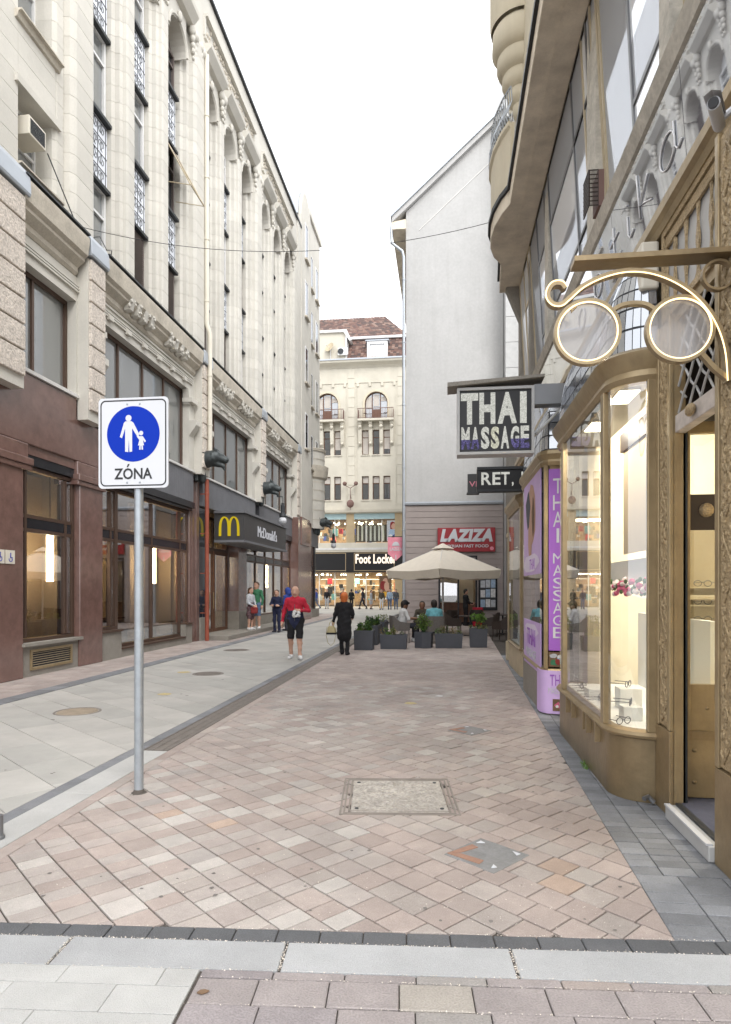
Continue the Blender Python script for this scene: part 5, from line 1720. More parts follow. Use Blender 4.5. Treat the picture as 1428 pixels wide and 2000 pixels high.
for z0, z1 in ((.1, 3.3), (6.3, 8.5)):
    gl_ = MB().box(-22, 4, YF + .18, YF + .2, z0, z1).build('shop_glass', M['glass_clear'], FB)
    fr = MB()
    for xx in np.arange(-20, 4, 1.55):
        fr.box(xx - .04, xx + .04, YF + .14, YF + .24, z0, z1)
    fr.build('shop_mullion', M['ledge_white'], FB)
    gd = {}
    for k in range(130):
        c = rq.choice(cols)
        gd.setdefault(c, MB())
        xx = rq.uniform(-16, 0); w_, h_ = rq.uniform(.12, .5), rq.uniform(.15, .8)
        zz = rq.uniform(z0 + .1, z1 - 1.0); yy = YF + rq.uniform(1.2, 4)
        gd[c].box(xx, xx + w_, yy, yy + .2, zz, zz + h_)
    for c, mb in gd.items():
        mb.build('goods', CL[c], FB, kind='stuff')
    sp = MB()
    for k in range(40):
        sp.ball((rq.uniform(-14, -3.5), YF + rq.uniform(.8, 4), z1 - .12), .07, 6, 4)
    sp.build('spot_lamps', M['spot_lamp'], FB, smooth='all', kind='stuff')
sh = MB()
for z in (.9, 1.5, 2.1, 2.7):
    sh.box(-12.5, -9.6, YF + 2.2, YF + 2.5, z, z + .04); sh.box(-8.6, -5.2, YF + 3.2, YF + 3.5, z, z + .04)
sh.build('shelf', M['white_frame'], FB)
st = MB()
for k in range(7):
    st.box(-8.6 + k * .42, -8.42 + k * .42, YF + 1.0, YF + 1.04, 6.5, 8.0)
st.build('striped_screen', M['white_frame'], FB)
MB().box(-8.75, -5.6, YF + 1.1, YF + 1.14, 6.4, 8.1).build('screen_back', M['dark_room'], FB)
def poster(name, parent, o, ux, w, h, m, blobs, seed, uy=(0, 0, 1), nrm=None):
    """printed picture: a flat sheet with irregular patches of colour laid on it"""
    o = Vector(o); ux = Vector(ux).normalized(); uy = Vector(uy); n = ux.cross(uy).normalized()
    rq = random.Random(seed)
    P = MB()
    q = [o, o + ux * w, o + ux * w + uy * h, o + uy * h]
    P.add([p - n * .01 for p in q] + [p for p in q], [(0, 3, 2, 1), (4, 5, 6, 7), (0, 1, 5, 4), (1, 2, 6, 5), (2, 3, 7, 6), (3, 0, 4, 7)])
    po = P.build(name, m, parent, fix=False)
    for k, (cx, cy, rx, ry, mm) in enumerate(blobs):
        pts = []
        for i in range(11):
            a = 2 * math.pi * i / 11
            k_ = rq.uniform(.8, 1.15)
            u = min(max(cx + rx * math.cos(a) * k_, .02), .98); v = min(max(cy + ry * math.sin(a) * k_, .02), .98)
            pts.append(o + ux * (u * w) + uy * (v * h) + n * (.002 + .0012 * k))
        MB().add(pts, [tuple(range(11))]).build('print', mm, po, fix=False)
    return po
poster('window_poster', FB, (-5.55, YF + .1, 6.4), (1, 0, 0), 1.15, 2.0, CL['pale'], [(.5, .75, .3, .2, CL['darkred']), (.55, .72, .18, .15, SKIN), (.5, .4, .35, .2, CL['lightblue']), (.3, .2, .2, .12, CL['white']), (.7, .2, .2, .14, CL['blue']), (.5, .15, .12, .1, CL['black'])], 3)
poster('window_poster', FB, (-6.3, YF + .1, .9), (1, 0, 0), 1.2, 2.1, CL['brown'], [(.5, .8, .2, .12, SKIN), (.4, .55, .3, .25, CL['darkred']), (.6, .5, .2, .25, SKIN), (.5, .15, .3, .12, mat('mustard', (.6, .33, .04), .7))], 4)
MB().box(-22, 4, YF - .12, YF + .4, 3.35, 5.3).build('sign_band', M['sign_black'], FB)
for a, b in ((-8.75, -4.8), (-13.3, -9.55)):
    MB().frame(a, b, 3.5, 5.25, .05, YF - .16, YF - .12, 'y').build('sign_frame', M['ochre_stone'], FB)
text('Foot Locker', M['sign_cream'], FB, 'sign_lettering', (-8.6, YF - .18, 4.2), (1, 0, 0), 4.0, .92, .05, bold=.03, sp=1.06)
# clock like lamp on the far facade
sl = thing('wall_lamp', 'rusty wall lamp with two round globes on the far cream facade', 'lamp', (-9.05, 61.7, 9.5))
MB().tube([(-9.05, 61.95, 10.6), (-9.05, 61.4, 10.9), (-9.05, 61.4, 11.5), (-9.55, 61.4, 11.8)], .035, 6).tube([(-9.05, 61.4, 11.5), (-8.55, 61.4, 11.8)], .035, 6).tube([(-9.05, 61.4, 9.4), (-9.05, 61.4, 10.9)], .03, 6).build('arm', M['rail_rust'], sl)
for dx in (-.55, .55):
    MB().ball((-9.05 + dx, 61.4, 11.95), .21, 10, 7).build('globe', M['rail_rust'], sl, smooth='all')
MB().ball((-9.05, 61.4, 10.0), .36, 12, 8, (1, .6, 1.1)).build('lantern', M['rail_rust'], sl, smooth='all')

# ------------------------------------------------------------------ gabled house on the right of the street
GH = thing('gabled_house', 'pale grey plastered gable house with taupe boarded ground floor', 'house', (0.5, 31, 0))
YG = 30.8
MB().prism([(-1.83, 5.78), (2.76, 5.78), (2.76, 24.1), (2.69, 23.95), (-1.83, 19.85)], YG, YG + .5, 'y').build('gable_wall', M['plaster_grey'], GH)
MB().box(-1.83, 9, YG + .5, 60, 5.78, 19.4).box(-1.75, 9, YG + 4, 60, 0, 5.78).build('wall_core', M['plaster_grey'], GH)
sl = (23.95 - 19.4) / (2.69 + 2.4)
rf = [(-2.5, 19.28), (3.2, 19.28 + 5.7 * sl), (3.2, 19.28 + 5.7 * sl + .28), (-2.5, 19.56)]
MB().prism(rf, YG - .22, 60, 'y').build('roof', M['plaster_grey'], GH)
MB().prism([(-2.56, 19.5), (3.2, 19.5 + 5.76 * sl), (3.2, 19.62 + 5.76 * sl), (-2.56, 19.62)], YG - .3, YG + 1, 'y').build('verge_flashing', M['zinc'], GH)
MB().prism([(-2.5, 18.95), (-1.83, 18.95), (-1.83, 19.4), (-2.5, 19.3)], YG - .2, 60, 'y').build('eaves', M['soffit_beige'], GH)
MB().prism([(-1.2, 18.9), (2.74, 18.9 + 3.94 * sl), (2.74, 18.95 + 3.94 * sl), (-1.2, 18.95)], YG - .02, YG, 'y').build('gable_line', M['ledge_white'], GH)
MB().prism([(YG, 5.72), (YG - .1, 5.74), (YG - .12, 5.82), (YG, 5.9)], -1.9, 2.76, 'x').build('ledge', M['zinc'], GH)
# ground floor boards round the kiosk opening
z = 0.0
while z < 5.7:
    z1 = min(z + .285, 5.72)
    segs = [(-1.83, 2.76)] if z1 > 3.3 else [(-1.83, -.28), (1.55, 2.76)]
    for a, b in segs:
        MB().box(a, b, YG - .03, YG + .2, z + .008, z1 - .008).build('board', M['board_taupe'], GH, bevel=.008)
    z += .285
MB().box(-1.82, -.28, YG, YG + .3, 0, 5.72).box(1.55, 2.76, YG, YG + .3, 0, 5.72).box(-.28, 1.55, YG, YG + .3, 3.3, 5.72).each('ground_wall', M['board_taupe'], GH)
MB().box(-1.86, -1.8, YG - .05, YG + 6, 0, 5.72).build('side_boards', M['board_taupe'], GH)
# kiosk
kf = MB().frame(-.28, 1.55, .05, 3.3, .09, YG - .06, YG + .06, 'y').box(.62, .7, YG - .05, YG + .05, .1, 3.2).build('kiosk_frame', M['black_panel'], GH)
MB().box(-.28, 1.55, YG + 3.2, YG + 3.3, 0, 3.3).build('kiosk_back', M['yellow_wall'], GH)
MB().box(-.3, -.25, YG + .1, YG + 3.2, 0, 3.3).box(1.5, 1.55, YG + .1, YG + 3.2, 0, 3.3).box(-.3, 1.55, YG + .1, YG + 3.2, 3.2, 3.25).each('kiosk_wall', M['tan_wall'], GH)
MB().box(-.18, .6, YG - .02, YG + .0, 1.1, 3.1).build('kiosk_pane', M['glass_shop'], GH)
MB().box(-.2, 1.5, YG + .5, YG + 1.0, .05, 1.05).build('counter', M['wood_brown'], GH)
MB().box(-.1, 1.4, YG + 2.9, YG + 2.98, 2.5, 2.75).build('light_panel', M['sign_cream'], GH)
mb_ = thing('menu_board', 'black framed menu board with pale sheets on the taupe wall', 'menu board', (2.02, 30.75, .75))
MB().frame(1.6, 2.48, .72, 2.75, .07, YG - .1, YG - .04, 'y').build('frame', M['black_panel'], mb_)
MB().box(1.66, 2.42, YG - .07, YG - .05, .78, 2.7).build('board', M['iron_dark'], mb_)
rq = random.Random(8)
for i in range(3):
    for j in range(4):
        MB().box(1.7 + i * .24, 1.91 + i * .24, YG - .078, YG - .072, .86 + j * .46, 1.24 + j * .46 + rq.uniform(-.05, .05)).build('menu_sheet', CL[rq.choice(['white', 'pale', 'white', 'lightblue'])], mb_)
sg = thing('shop_sign', 'dark red fast food sign with slanted white letters over the terrace', 'sign', (1.03, 30.7, 3.5))
MB().box(-.32, 2.38, YG - .16, YG - .05, 3.48, 4.62).build('board', M['red_sign'], sg, bevel=.01)
text('LAZIZA', M['sign_white'], sg, 'lettering', (-.2, YG - .165, 3.95), (1, 0, 0), 2.46, .61, .02, shear=.22, bold=.062, sp=1.1)
text('SYRIAN FAST FOOD', M['sign_white'], sg, 'lettering', (.12, YG - .165, 3.68), (1, 0, 0), 1.95, .14, .015, bold=.02)
e = MB().lathe([(0, .01), (.085, .01), (.09, 0)], (0, 0, 0), 16)
e.v = [(2.22 + p[0], YG - .16 - p[2], 3.63 + p[1]) for p in e.v]
e.build('emblem', M['pink_sign'], sg)
bn = thing('hanging_banner', 'pink pointed hanging banner sign on the corner of the grey house', 'banner', (-2.3, 30.9, 3.1))
MB().prism([(-2.72, 4.22), (-1.95, 4.22), (-1.95, 3.42), (-2.33, 3.08), (-2.72, 3.42)], 30.9, 30.94, 'y').build('panel', M['pink_sign'], bn)
text('LAZIZA', M['sign_white'], bn, 'lettering', (-2.62, 30.895, 3.57), (1, 0, 0), .6, .15, .006, bold=.03)
ar = MB()
ar.prism([(-2.37, 3.2), (-2.33, 3.14), (-2.29, 3.2), (-2.31, 3.2), (-2.31, 3.36), (-2.35, 3.36), (-2.35, 3.2)], 30.885, 30.9, 'y')
pl = arc(-2.33, 3.83, .17, 0, 180, 10)
ar.prism(pl, 30.885, 30.9, 'y'); ar.box(-2.52, -2.14, 30.885, 30.9, 3.79, 3.82)
ar.each('emblem', M['sign_white'], bn)
MB().tube([(-2.7, 30.92, 4.25), (-1.85, 30.92, 4.25)], .018, 6).build('rod', M['iron_dark'], bn)
gp = thing('downpipe', 'tall grey drainpipe down the left edge of the grey gable wall', 'drainpipe', (-1.9, 30.7, 0))
MB().tube([(-1.93, 30.68, 0), (-1.93, 30.68, 17.6), (-2.0, 30.66, 17.9), (-2.5, 30.62, 18.3), (-2.55, 30.62, 19.1)], .075, 10).build('pipe', M['zinc'], gp, smooth=True)
cl = MB()
for z in (1.5, 4.5, 7.5, 10.5, 13.5, 16.5):
    cl.lathe([(.075, 0), (.095, .01), (.095, .06), (.075, .07)], (-1.93, 30.68, z), 10)
cl.build('clamp', M['zinc'], gp, kind='stuff')
# neighbour rising behind on the right
for nm, y, z in (('upper', YF + 2.2, 8.4), ('lower', YF + 2.2, 3.2)):
    l = bpy.data.lights.new('shop_light', 'AREA'); l.shape = 'RECTANGLE'; l.size = 14; l.size_y = 2.5; l.energy = 900; l.color = (1, .8, .55)
    o = bpy.data.objects.new('shop_light', l); COL.objects.link(o); o.location = (-8, y, z)
NB = thing('neighbour_house', 'tall pale marble clad house edge behind the right hand shop building', 'house', (4, 30, 0))
MB().box(2.78, 9, 29.9, 45, 0, 28).build('wall', M['marble_pale'], NB)
mb = MB(); z = 6
while z < 27:
    for i in range(3):
        mb.box(2.78 + i * .9, 3.66 + i * .9, 29.86, 29.9, z, z + 1.15)
    z += 1.17
mb.each('cladding_slab', M['marble_pale'], NB)
MB().box(2.8, 3.0, 17.5, 29.9, 0, 9).build('side_wall', M['stone_grey'], NB)
# ------------------------------------------------------------------ shop building on the right
RB = thing('arcade_building', 'tall shop building on the right with glazed upper floor and long beige balcony slab', 'building', (1.8, 9, 0))
XR = 1.7
MB().box(4.6, 10, 0.5, 15.6, 0, 15.5).box(2.0, 4.6, 0.5, 15.6, 8.7, 15.5).box(1.95, 4.6, 0.5, 15.6, 4.66, 5.6).build('wall_core', M['render_beige'], RB)
MB().box(1.78, 4.6, 15.3, 15.6, 0, 8.7).build('end_wall', M['render_beige'], RB)
# glass fascia with script lettering, beam and gilded cornice
ys = [1.0, 2.9, 4.75, 6.6, 8.5, 10.4, 12.3, 15.3]
for a, b in zip(ys[:-1], ys[1:]):
    MB().prism([(XR, 4.67), (XR + .03, 4.67), (XR - .03, 5.42), (XR - .059, 5.42)], a + .004, b - .004, 'y').build('fascia_pane', M['glass_panel'], RB)
BEAM = mat('beam_weathered', (.5, .47, .41), .8, var=.25, scale=5, bump=.4, bscale=25, dirt=.45, dcol=(.2, .18, .15))
MB().prism([(1.8, 5.43), (1.665, 5.43), (1.62, 5.45), (1.57, 5.57), (1.6, 5.615), (1.8, 5.618)], .8, 15.3, 'y').build('beam', BEAM, RB)
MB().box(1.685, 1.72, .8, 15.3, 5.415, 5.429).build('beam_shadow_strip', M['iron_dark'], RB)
MB().prism([(1.8, 4.5), (1.69, 4.5), (1.67, 4.55), (1.635, 4.57), (1.63, 4.64), (1.8, 4.665)], .8, 15.3, 'y').build('gilt_cornice', M['gold_flat'], RB)
def script(strokes, oy, oz, w, h):
    mb = MB()
    for st in strokes:
        mb.tube([(XR - .008 - (oz + p[1] * h - 4.67) * .0787, oy - p[0] * w, oz + p[1] * h) for p in st], .0065, 6)
    return mb
def loop(cx, cy, rx, ry, a0=0, a1=360, n=14):
    return [(cx + rx * math.cos(math.radians(a0 + (a1 - a0) * k / n)), cy + ry * math.sin(math.radians(a0 + (a1 - a0) * k / n))) for k in range(n + 1)]
NEON = mat('tube_white_off', (.78, .78, .8), .3)
letters = [('o', 8.3, [loop(.5, .4, .45, .38, 90, 450)]),
           ('p', 7.45, [loop(.5, .45, .4, .38, 200, 560), [(.08, .7), (.1, .2), (.12, -.45)]]),
           ('t', 6.75, [[(.5, 1.25), (.45, .6), (.5, .1), (.8, .05), (.95, .2)], [(.15, .8), (.85, .85)]]),
           ('i', 6.3, [[(.5, .75), (.48, .2), (.6, .03), (.85, .12)], [(.5, 1.05), (.52, 1.1)]]),
           ('k', 5.85, [[(.2, 1.3), (.2, .05)], [(.85, .8), (.22, .4), (.55, .25), (.95, .02)]]),
           ('a', 5.25, [loop(.45, .4, .4, .38, 30, 390), [(.85, .8), (.84, .2), (.95, .03), (1.15, .1)]])]
for nm, yy, st in letters:
    script(st, yy, 4.88, .40, .30)  .build('script_letter', NEON, RB, smooth='all')
# glazed first floor
posts = [(1.2, 1.6), (3.0, 3.35), (5.18, 5.42), (7.6, 8.05), (10.95, 11.35), (13.2, 13.5), (14.9, 15.3)]
for a, b in posts:
    MB().box(1.72, 2.0, a, b, 5.6, 8.66).build('stone_post', M['stone_grey'] if a > 12 else BEAM, RB)
rq = random.Random(17)
for (a0, a1), (b0, b1) in zip(posts[:-1], posts[1:]):
    n = 2 if b0 - a1 > 1.2 else 1
    n = 3 if b0 - a1 > 2.4 else n
    for k in range(n):
        ya, yb = a1 + (b0 - a1) * k / n, a1 + (b0 - a1) * (k + 1) / n
        f = MB().frame(ya, yb, 5.62, 8.64, .05, 1.85, 1.89)
        casement = (k % 2 == 0)
        zt = 7.72
        if casement:
            f.box(1.852, 1.885, ya + .05, yb - .05, zt, zt + .06)
            f.box(1.852, 1.885, ya + .05, yb - .05, 6.38, 6.43)
        lean = lambda z: .16 * (z - 5.62) / 3.02      # glazing tilted out at the head so it mirrors more sky
        f.v = [(x - lean(z), y, z) for x, y, z in f.v]
        w = f.build('window', M['grey_metal'] if rq.random() < .6 else M['gold_pale'], RB)
        cuts = [5.67, 6.38, zt, 8.6] if casement else [5.67, 8.6]
        for z0, z1 in zip(cuts[:-1], cuts[1:]):
            a0, a1 = 1.868 - lean(z0), 1.868 - lean(z1)
            MB().prism([(a0, z0 + .02), (a0 + .01, z0 + .02), (a1 + .01, z1 - .01), (a1, z1 - .01)], ya + .05, yb - .05, 'y').build('pane', M['glass_sky'], w)
        if rq.random() < .5:
            MB().box(1.93, 1.94, ya + .05, yb - .05, 6.4, 8.6).build('curtain', M['white_wall'], w)
# balcony slab with the bowed bump
bump = [(1.17, 11.75), (1.05, 12.05), (.95, 12.45), (.915, 12.85), (.93, 13.25), (1.02, 13.6), (1.16, 13.85)]
plan = [(1.78, .5), (1.12, .5)] + bump + [(1.2, 13.95), (1.28, 15.25), (1.78, 15.25)]
MB().prism(plan, 8.63, 8.9, 'z').build('balcony_slab', M['soffit_beige'], RB, bevel=.012)
MB().prism([(x - .05 if x < 1.6 else x, y) for x, y in plan], 8.9, 8.98, 'z').build('slab_flashing', M['iron_dark'], RB)
MB().box(1.39, 1.42, .5, 15.2, 8.62, 8.632).build('soffit_groove', M['soffit_beige'], RB)
MB().prism([(x - .0 if x < 1.6 else 1.5, y) for x, y in plan], 8.98, 9.16, 'z').build('slab_upper', M['render_beige'], RB)
MB().prism([(1.78, 8.63), (1.4, 8.63), (1.78, 7.7)], 14.95, 15.2, 'y').build('slab_bracket', M['stone_grey'], RB)
# bowed parapet and railing
MB().sweep([(x + .03, y) for x, y in bump[::-1]], [(0, 9.16), (.02, 9.16), (.02, 10.0), (.06, 10.05), (.06, 10.12), (-.06, 10.12), (-.06, 9.16)]).build('parapet', M['render_beige'], RB)
ir = MB()
for i in range(len(bump) - 1):
    for t in (0, .25, .5, .75):
        x = bump[i][0] + (bump[i + 1][0] - bump[i][0]) * t + .02; y = bump[i][1] + (bump[i + 1][1] - bump[i][1]) * t
        ir.tube([(x, y, 10.1), (x - .05, y, 10.3), (x + .02, y, 10.5), (x, y, 10.75)], .012, 4)
for z in (10.25, 10.75):
    ir.tube([(x + .02, y, z) for x, y in bump], .018, 5)
ir.build('balcony_railing', M['zinc'], RB)
bx = MB()
for x, y in bump[1:-1]:
    bx.ball((x + .06, y, 10.35), .09, 7, 5)
bx.build('railing_rosettes', M['zinc'], RB, smooth='all')
MB().box(1.5, 2.1, .5, 15.2, 9.16, 15.5).build('upper_wall', M['render_beige'], RB)
# fluted oriel foot above
for cy in (12.9,):
    for k, (r_, z0, z1) in enumerate(((.16, 10.95, 11.3), (.26, 11.2, 11.55), (.36, 11.45, 11.85), (.46, 11.75, 12.2), (.55, 12.1, 12.7))):
        pr = [(r_ * .55, z0 - 11), (r_ * .9, z0 - 10.93), (r_ * 1.02, z0 - 10.82), (r_, z1 - 11.08), (r_ * .92, z1 - 11)]
        MB().lathe(pr, (1.5, cy, 11), 20, math.pi / 2, 1.5 * math.pi).build('oriel_flute', M['render_beige'], RB, smooth=True)
    MB().lathe([(.58, 0), (.6, .1), (.6, 2.8)], (1.5, cy, 12.7), 20, math.pi / 2, 1.5 * math.pi).build('oriel_wall', M['render_beige'], RB, smooth=True)
for yy in (3.0, 6.0, 9.0, 14.4):
    for z0 in (9.9, 12.9):
        wd = MB().frame(yy - .5, yy + .5, z0, z0 + 2.2, .07, 1.46, 1.54).build('window', M['white_frame'], RB)
        MB().box(1.49, 1.505, yy - .45, yy + .45, z0 + .05, z0 + 2.15).build('pane', M['glass_sky'], wd)
# wall zone behind the bays
wz = MB()
wz.box(1.76, 1.9, 8.2, 8.85, 0, 4.66); wz.box(1.76, 1.9, 11.5, 12.4, 0, 4.66); wz.box(1.76, 1.9, 15.25, 15.3, 0, 4.66)
wz.box(1.78, 1.88, 5.3, 15.3, 3.5, 4.5)
wz.each('bay_wall', M['gold_pale'], RB)

# ------------------------------------------------------------------ bow fronted shop bays
def bay_path(y0, y1, xf, rx, ry, n=8):
    """plan from far to near so that the outside is on the right"""
    near = [(XR - .02 - rx * math.sin(math.radians(90 * t / n)), y0 + ry - ry * math.cos(math.radians(90 * t / n))) for t in range(n + 1)]
    far = [(x, y1 - (y - y0)) for x, y in near]
    mid = [(xf, y0 + ry + (y1 - y0 - 2 * ry) * k / 8) for k in range(1, 8)]
    return (near + mid + far[::-1])[::-1]
def offset(path, o):
    out = []
    for i, (x, y) in enumerate(path):
        p, q = path[max(0, i - 1)], path[min(len(path) - 1, i + 1)]
        dx, dy = q[0] - p[0], q[1] - p[1]
        l = math.hypot(dx, dy) or 1
        out.append((x + dy / l * o, y - dx / l * o))
    return out
def dome(parent, path, z0, hgt, depth, rows, every=1):
    pts = path[::every]
    rings = []
    for j in range(rows + 1):
        th = math.radians(82) * j / rows
        rings.append((offset(pts, -depth * (1 - math.cos(th))), z0 + hgt * math.sin(th)))
    sub = MB()
    for j in range(rows):
        for i in range(len(pts) - 1):
            a, b, c, d = [(*rings[j][0][i], rings[j][1]), (*rings[j][0][i + 1], rings[j][1]), (*rings[j + 1][0][i + 1], rings[j + 1][1]), (*rings[j + 1][0][i], rings[j + 1][1])]
            sub.add([a, b, c, d], [(0, 1, 2, 3)])
            A, B_, C, D = map(Vector, (a, b, c, d))
            ce = (A + B_ + C + D) / 4
            n = (B_ - A).cross(D - A)
            if n.length < 1e-7:
                continue
            n.normalize()
            if n.x > 0 and n.y > -.2:
                n = -n
            q = [ce + (p - ce) * .90 + n * .006 for p in (A, B_, C, D)]
            tl = R.uniform(-.004, .004)
            q[0] += n * tl; q[2] -= n * tl
            MB().add(q + [p - n * .01 for p in q], [(0, 1, 2, 3), (0, 4, 5, 1), (1, 5, 6, 2), (2, 6, 7, 3), (3, 7, 4, 0)]).build('glass_tile', M['glass_dome'], parent, at=tuple(ce))
    sub.build('dome_lattice', M['iron_dark'], parent, fix=False)

OS = thing('optician_shopfront', 'gold painted optician shopfront with a curved corner window and open doorway', 'shopfront', (1.7, 5.5, 0))
P1 = bay_path(5.32, 8.12, 1.36, .32, .32)
MB().sweep(P1, [(-.03, 0), (.0, 0), (.0, .5), (-.03, .5)]).build('base_panel', M['gold_base'], OS, smooth=True)
MB().sweep(P1, [(-.06, .5), (.0, .5), (.035, .515), (.04, .535), (.02, .56), (-.06, .575)]).build('sill', M['gold_metal'], OS, smooth=True)
MB().sweep(P1, [(-.07, 3.36), (.01, 3.36), (.035, 3.4), (.02, 3.45), (.075, 3.53), (.09, 3.58), (.06, 3.61), (-.07, 3.63)]).build('bay_cornice', M['gold_flat'], OS, smooth=True)
MB().prism([(1.68, 5.34)] + P1[::-1][1:-1] + [(1.68, 8.1), (1.9, 8.1), (1.9, 5.34)], 3.44, 3.5, 'z').build('bay_ceiling', M['white_wall'], OS)
rp = P1[::-1]                              # near to far
MB().strip(rp[1:8], .575, 3.36).build('curved_pane', M['glass_bay'], OS, smooth='all', fix=False)
MB().strip([(1.36, 5.72), (1.36, 7.5)], .575, 3.36).build('front_pane', M['glass_bay'], OS, fix=False)
MB().strip(rp[-9:], .575, 3.36).build('far_pane', M['glass_bay'], OS, smooth='all', fix=False)
MB().box(1.335, 1.40, 5.63, 5.73, .56, 3.37).box(1.335, 1.4, 7.5, 7.6, .56, 3.37).box(1.60, 1.69, 5.31, 5.36, .56, 3.37).each('window_post', M['gold_flat'], OS, bevel=.008)
MB().box(1.37, 1.39, 5.73, 7.5, .56, .62).box(1.37, 1.39, 5.73, 7.5, 3.3, 3.37).each('glazing_bar', M['gold_flat'], OS)
hk = MB()
for yy in (5.85, 6.2, 6.35, 6.9, 7.2):
    hk.box(1.315, 1.36, yy - .015, yy + .02, .36, .53)
hk.each('sill_bracket', M['gold_metal'], OS)
dome(OS, P1, 3.62, .88, .34, 7)
# pillars
def pillar(y0, y1, zt, zb, x=1.66):
    p = MB().box(x + .03, 1.775, y0, y1, 0, zt).build('pillar', M['gold_flat'], OS)
    MB().box(x, x + .04, y0 - .0, y1, 0, zb).build('pillar_base', M['gold_metal'], p, bevel=.006)
    MB().box(x + .012, x + .04, y0 + .06, y1 - .06, zb + .02, zt - .05).build('relief_panel', M['gold_relief'], p)
    fr = MB()
    for a, b in ((y0, y0 + .055), (y1 - .055, y1)):
        fr.box(x + .0, x + .04, a, b, zb + .005, zt - .01)
    fr.build('pillar_fillet', M['gold_flat'], p, bevel=.006)
    v = MB(); rq = random.Random(int(y0 * 100)); z = zb + .05
    w = (y1 - y0) * .5 - .08; yc = (y0 + y1) / 2
    stem = []
    while z < zt - .12:
        s_ = math.sin(z * 13)
        stem.append((x + .008, yc + w * .7 * s_, z))
        for q in (-1, 1):
            v.ball((x + .012, yc + w * (rq.uniform(.2, .95)) * q, z + rq.uniform(0, .02)), rq.uniform(.010, .02), 5, 4, (.8, 1, 1.7))
        z += .024
    v.tube(stem, .008, 5)
    v.build('vine_relief', M['gold_relief'], p, smooth='all', kind='stuff')
    return p
pillar(5.0, 5.31, 3.75, .64)
pillar(3.86, 4.2, 4.5, .6)
# side face of the near pillar towards the camera
MB().box(1.7, 2.4, 3.4, 3.86, 0, 4.5).build('wall_pier', M['gold_flat'], OS)
MB().tube([(1.64, 5.28, .02), (1.6, 5.3, .06), (1.56, 5.27, .05)], .02, 6).build('floor_spur', M['grey_metal'], OS)
# step, mat, door
MB().box(1.63, 1.9, 4.21, 5.0, 0.0, .1).build('step', M['marble_pale'], OS, bevel=.008)
MB().box(1.62, 1.66, 4.22, 4.99, .1, .112).build('step_nosing', M['sign_white'], OS)
MB().box(1.74, 3.2, 4.22, 5.2, .1, .115).build('door_mat', M['mat_blue'], OS)
MB().box(1.70, 1.74, 4.22, 4.99, .1, .118).build('mat_edge', M['iron_dark'], OS)
dl = MB().box(1.79, 2.55, 5.12, 5.16, .12, .62).box(1.79, 1.85, 5.11, 5.165, .62, 2.97).box(2.10, 2.2, 5.11, 5.165, .62, 2.97).box(1.85, 2.10, 5.11, 5.165, 2.88, 2.97).build('door', M['gold_flat'], OS, bevel=.005)
MB().box(1.85, 2.10, 5.112, 5.16, .62, .98).build('door_panel', M['gold_flat'], dl)
MB().box(1.79, 2.5, 5.10, 5.12, .56, .63).build('door_rail', M['gold_metal'], dl)
MB().box(1.85, 2.10, 5.135, 5.14, .98, 2.88).build('door_glass', M['glass_clear'], dl)
bo = MB()
for bx_, bz_ in ((1.88, .48), (2.05, .48), (1.88, .24), (2.05, .24), (1.97, .8)):
    b0 = MB().lathe([(0, .012), (.014, .008), (.018, 0)], (0, 0, 0), 8)
    bo.add([(bx_ + p[0], 5.118 - p[2], bz_ + p[1]) for p in b0.v], b0.f)
bo.build('door_studs', M['gold_metal'], dl, smooth='all')
MB().box(1.85, 2.10, 5.125, 5.15, 2.15, 2.42).build('lock_plate', M['dark_wood'], dl)
rs = MB().lathe([(0, .03), (.03, .028), (.05, .015), (.055, 0)], (0, 0, 0), 14)
rs.v = [(1.97 + p[0], 5.125 - p[2], 2.3 + p[1]) for p in rs.v]
rs.build('rosette', M['gold_relief'], dl, smooth='all')
MB().box(1.76, 1.79, 5.0, 5.16, .1, 3.0).build('door_jamb', M['iron_dark'], OS)
# transom lattice
MB().box(1.70, 1.78, 4.2, 5.0, 2.86, 2.99).build('transom_beam', mat('white_worn', (.55, .5, .46), .6, var=.25, scale=8, dirt=.5, dcol=(.3, .25, .2)), OS, bevel=.008)
MB().ball((1.67, 4.62, 2.93), .045, 8, 6, (.7, 1.4, 1)).build('carved_boss', M['gold_relief'], OS, smooth='all')
lt = MB()
for k in range(-8, 12):
    for sg in (-1, 1):
        pts = []
        for t in range(9):
            y = 4.2 + .8 * t / 8
            z = 3.0 + (k * .2) + sg * (y - 4.6) * .95 + (.012 if t % 2 else -.012)
            if 2.98 <= z <= 3.72:
                pts.append((1.735 + .008 * sg, y, z))
        if len(pts) > 1:
            lt.tube(pts, .009, 5)
lt.build('lattice', M['marble_pale'], OS)
MB().box(2.3, 2.34, 4.21, 5.3, 3.02, 4.4).box(1.8, 2.3, 4.21, 5.3, 2.99, 3.02).box(1.8, 2.3, 5.3, 5.33, 3.02, 4.4).each('transom_back', M['dark_room'], OS)
MB().box(1.72, 1.76, 4.2, 5.0, 3.7, 3.8).build('lattice_rail', M['gold_flat'], OS)
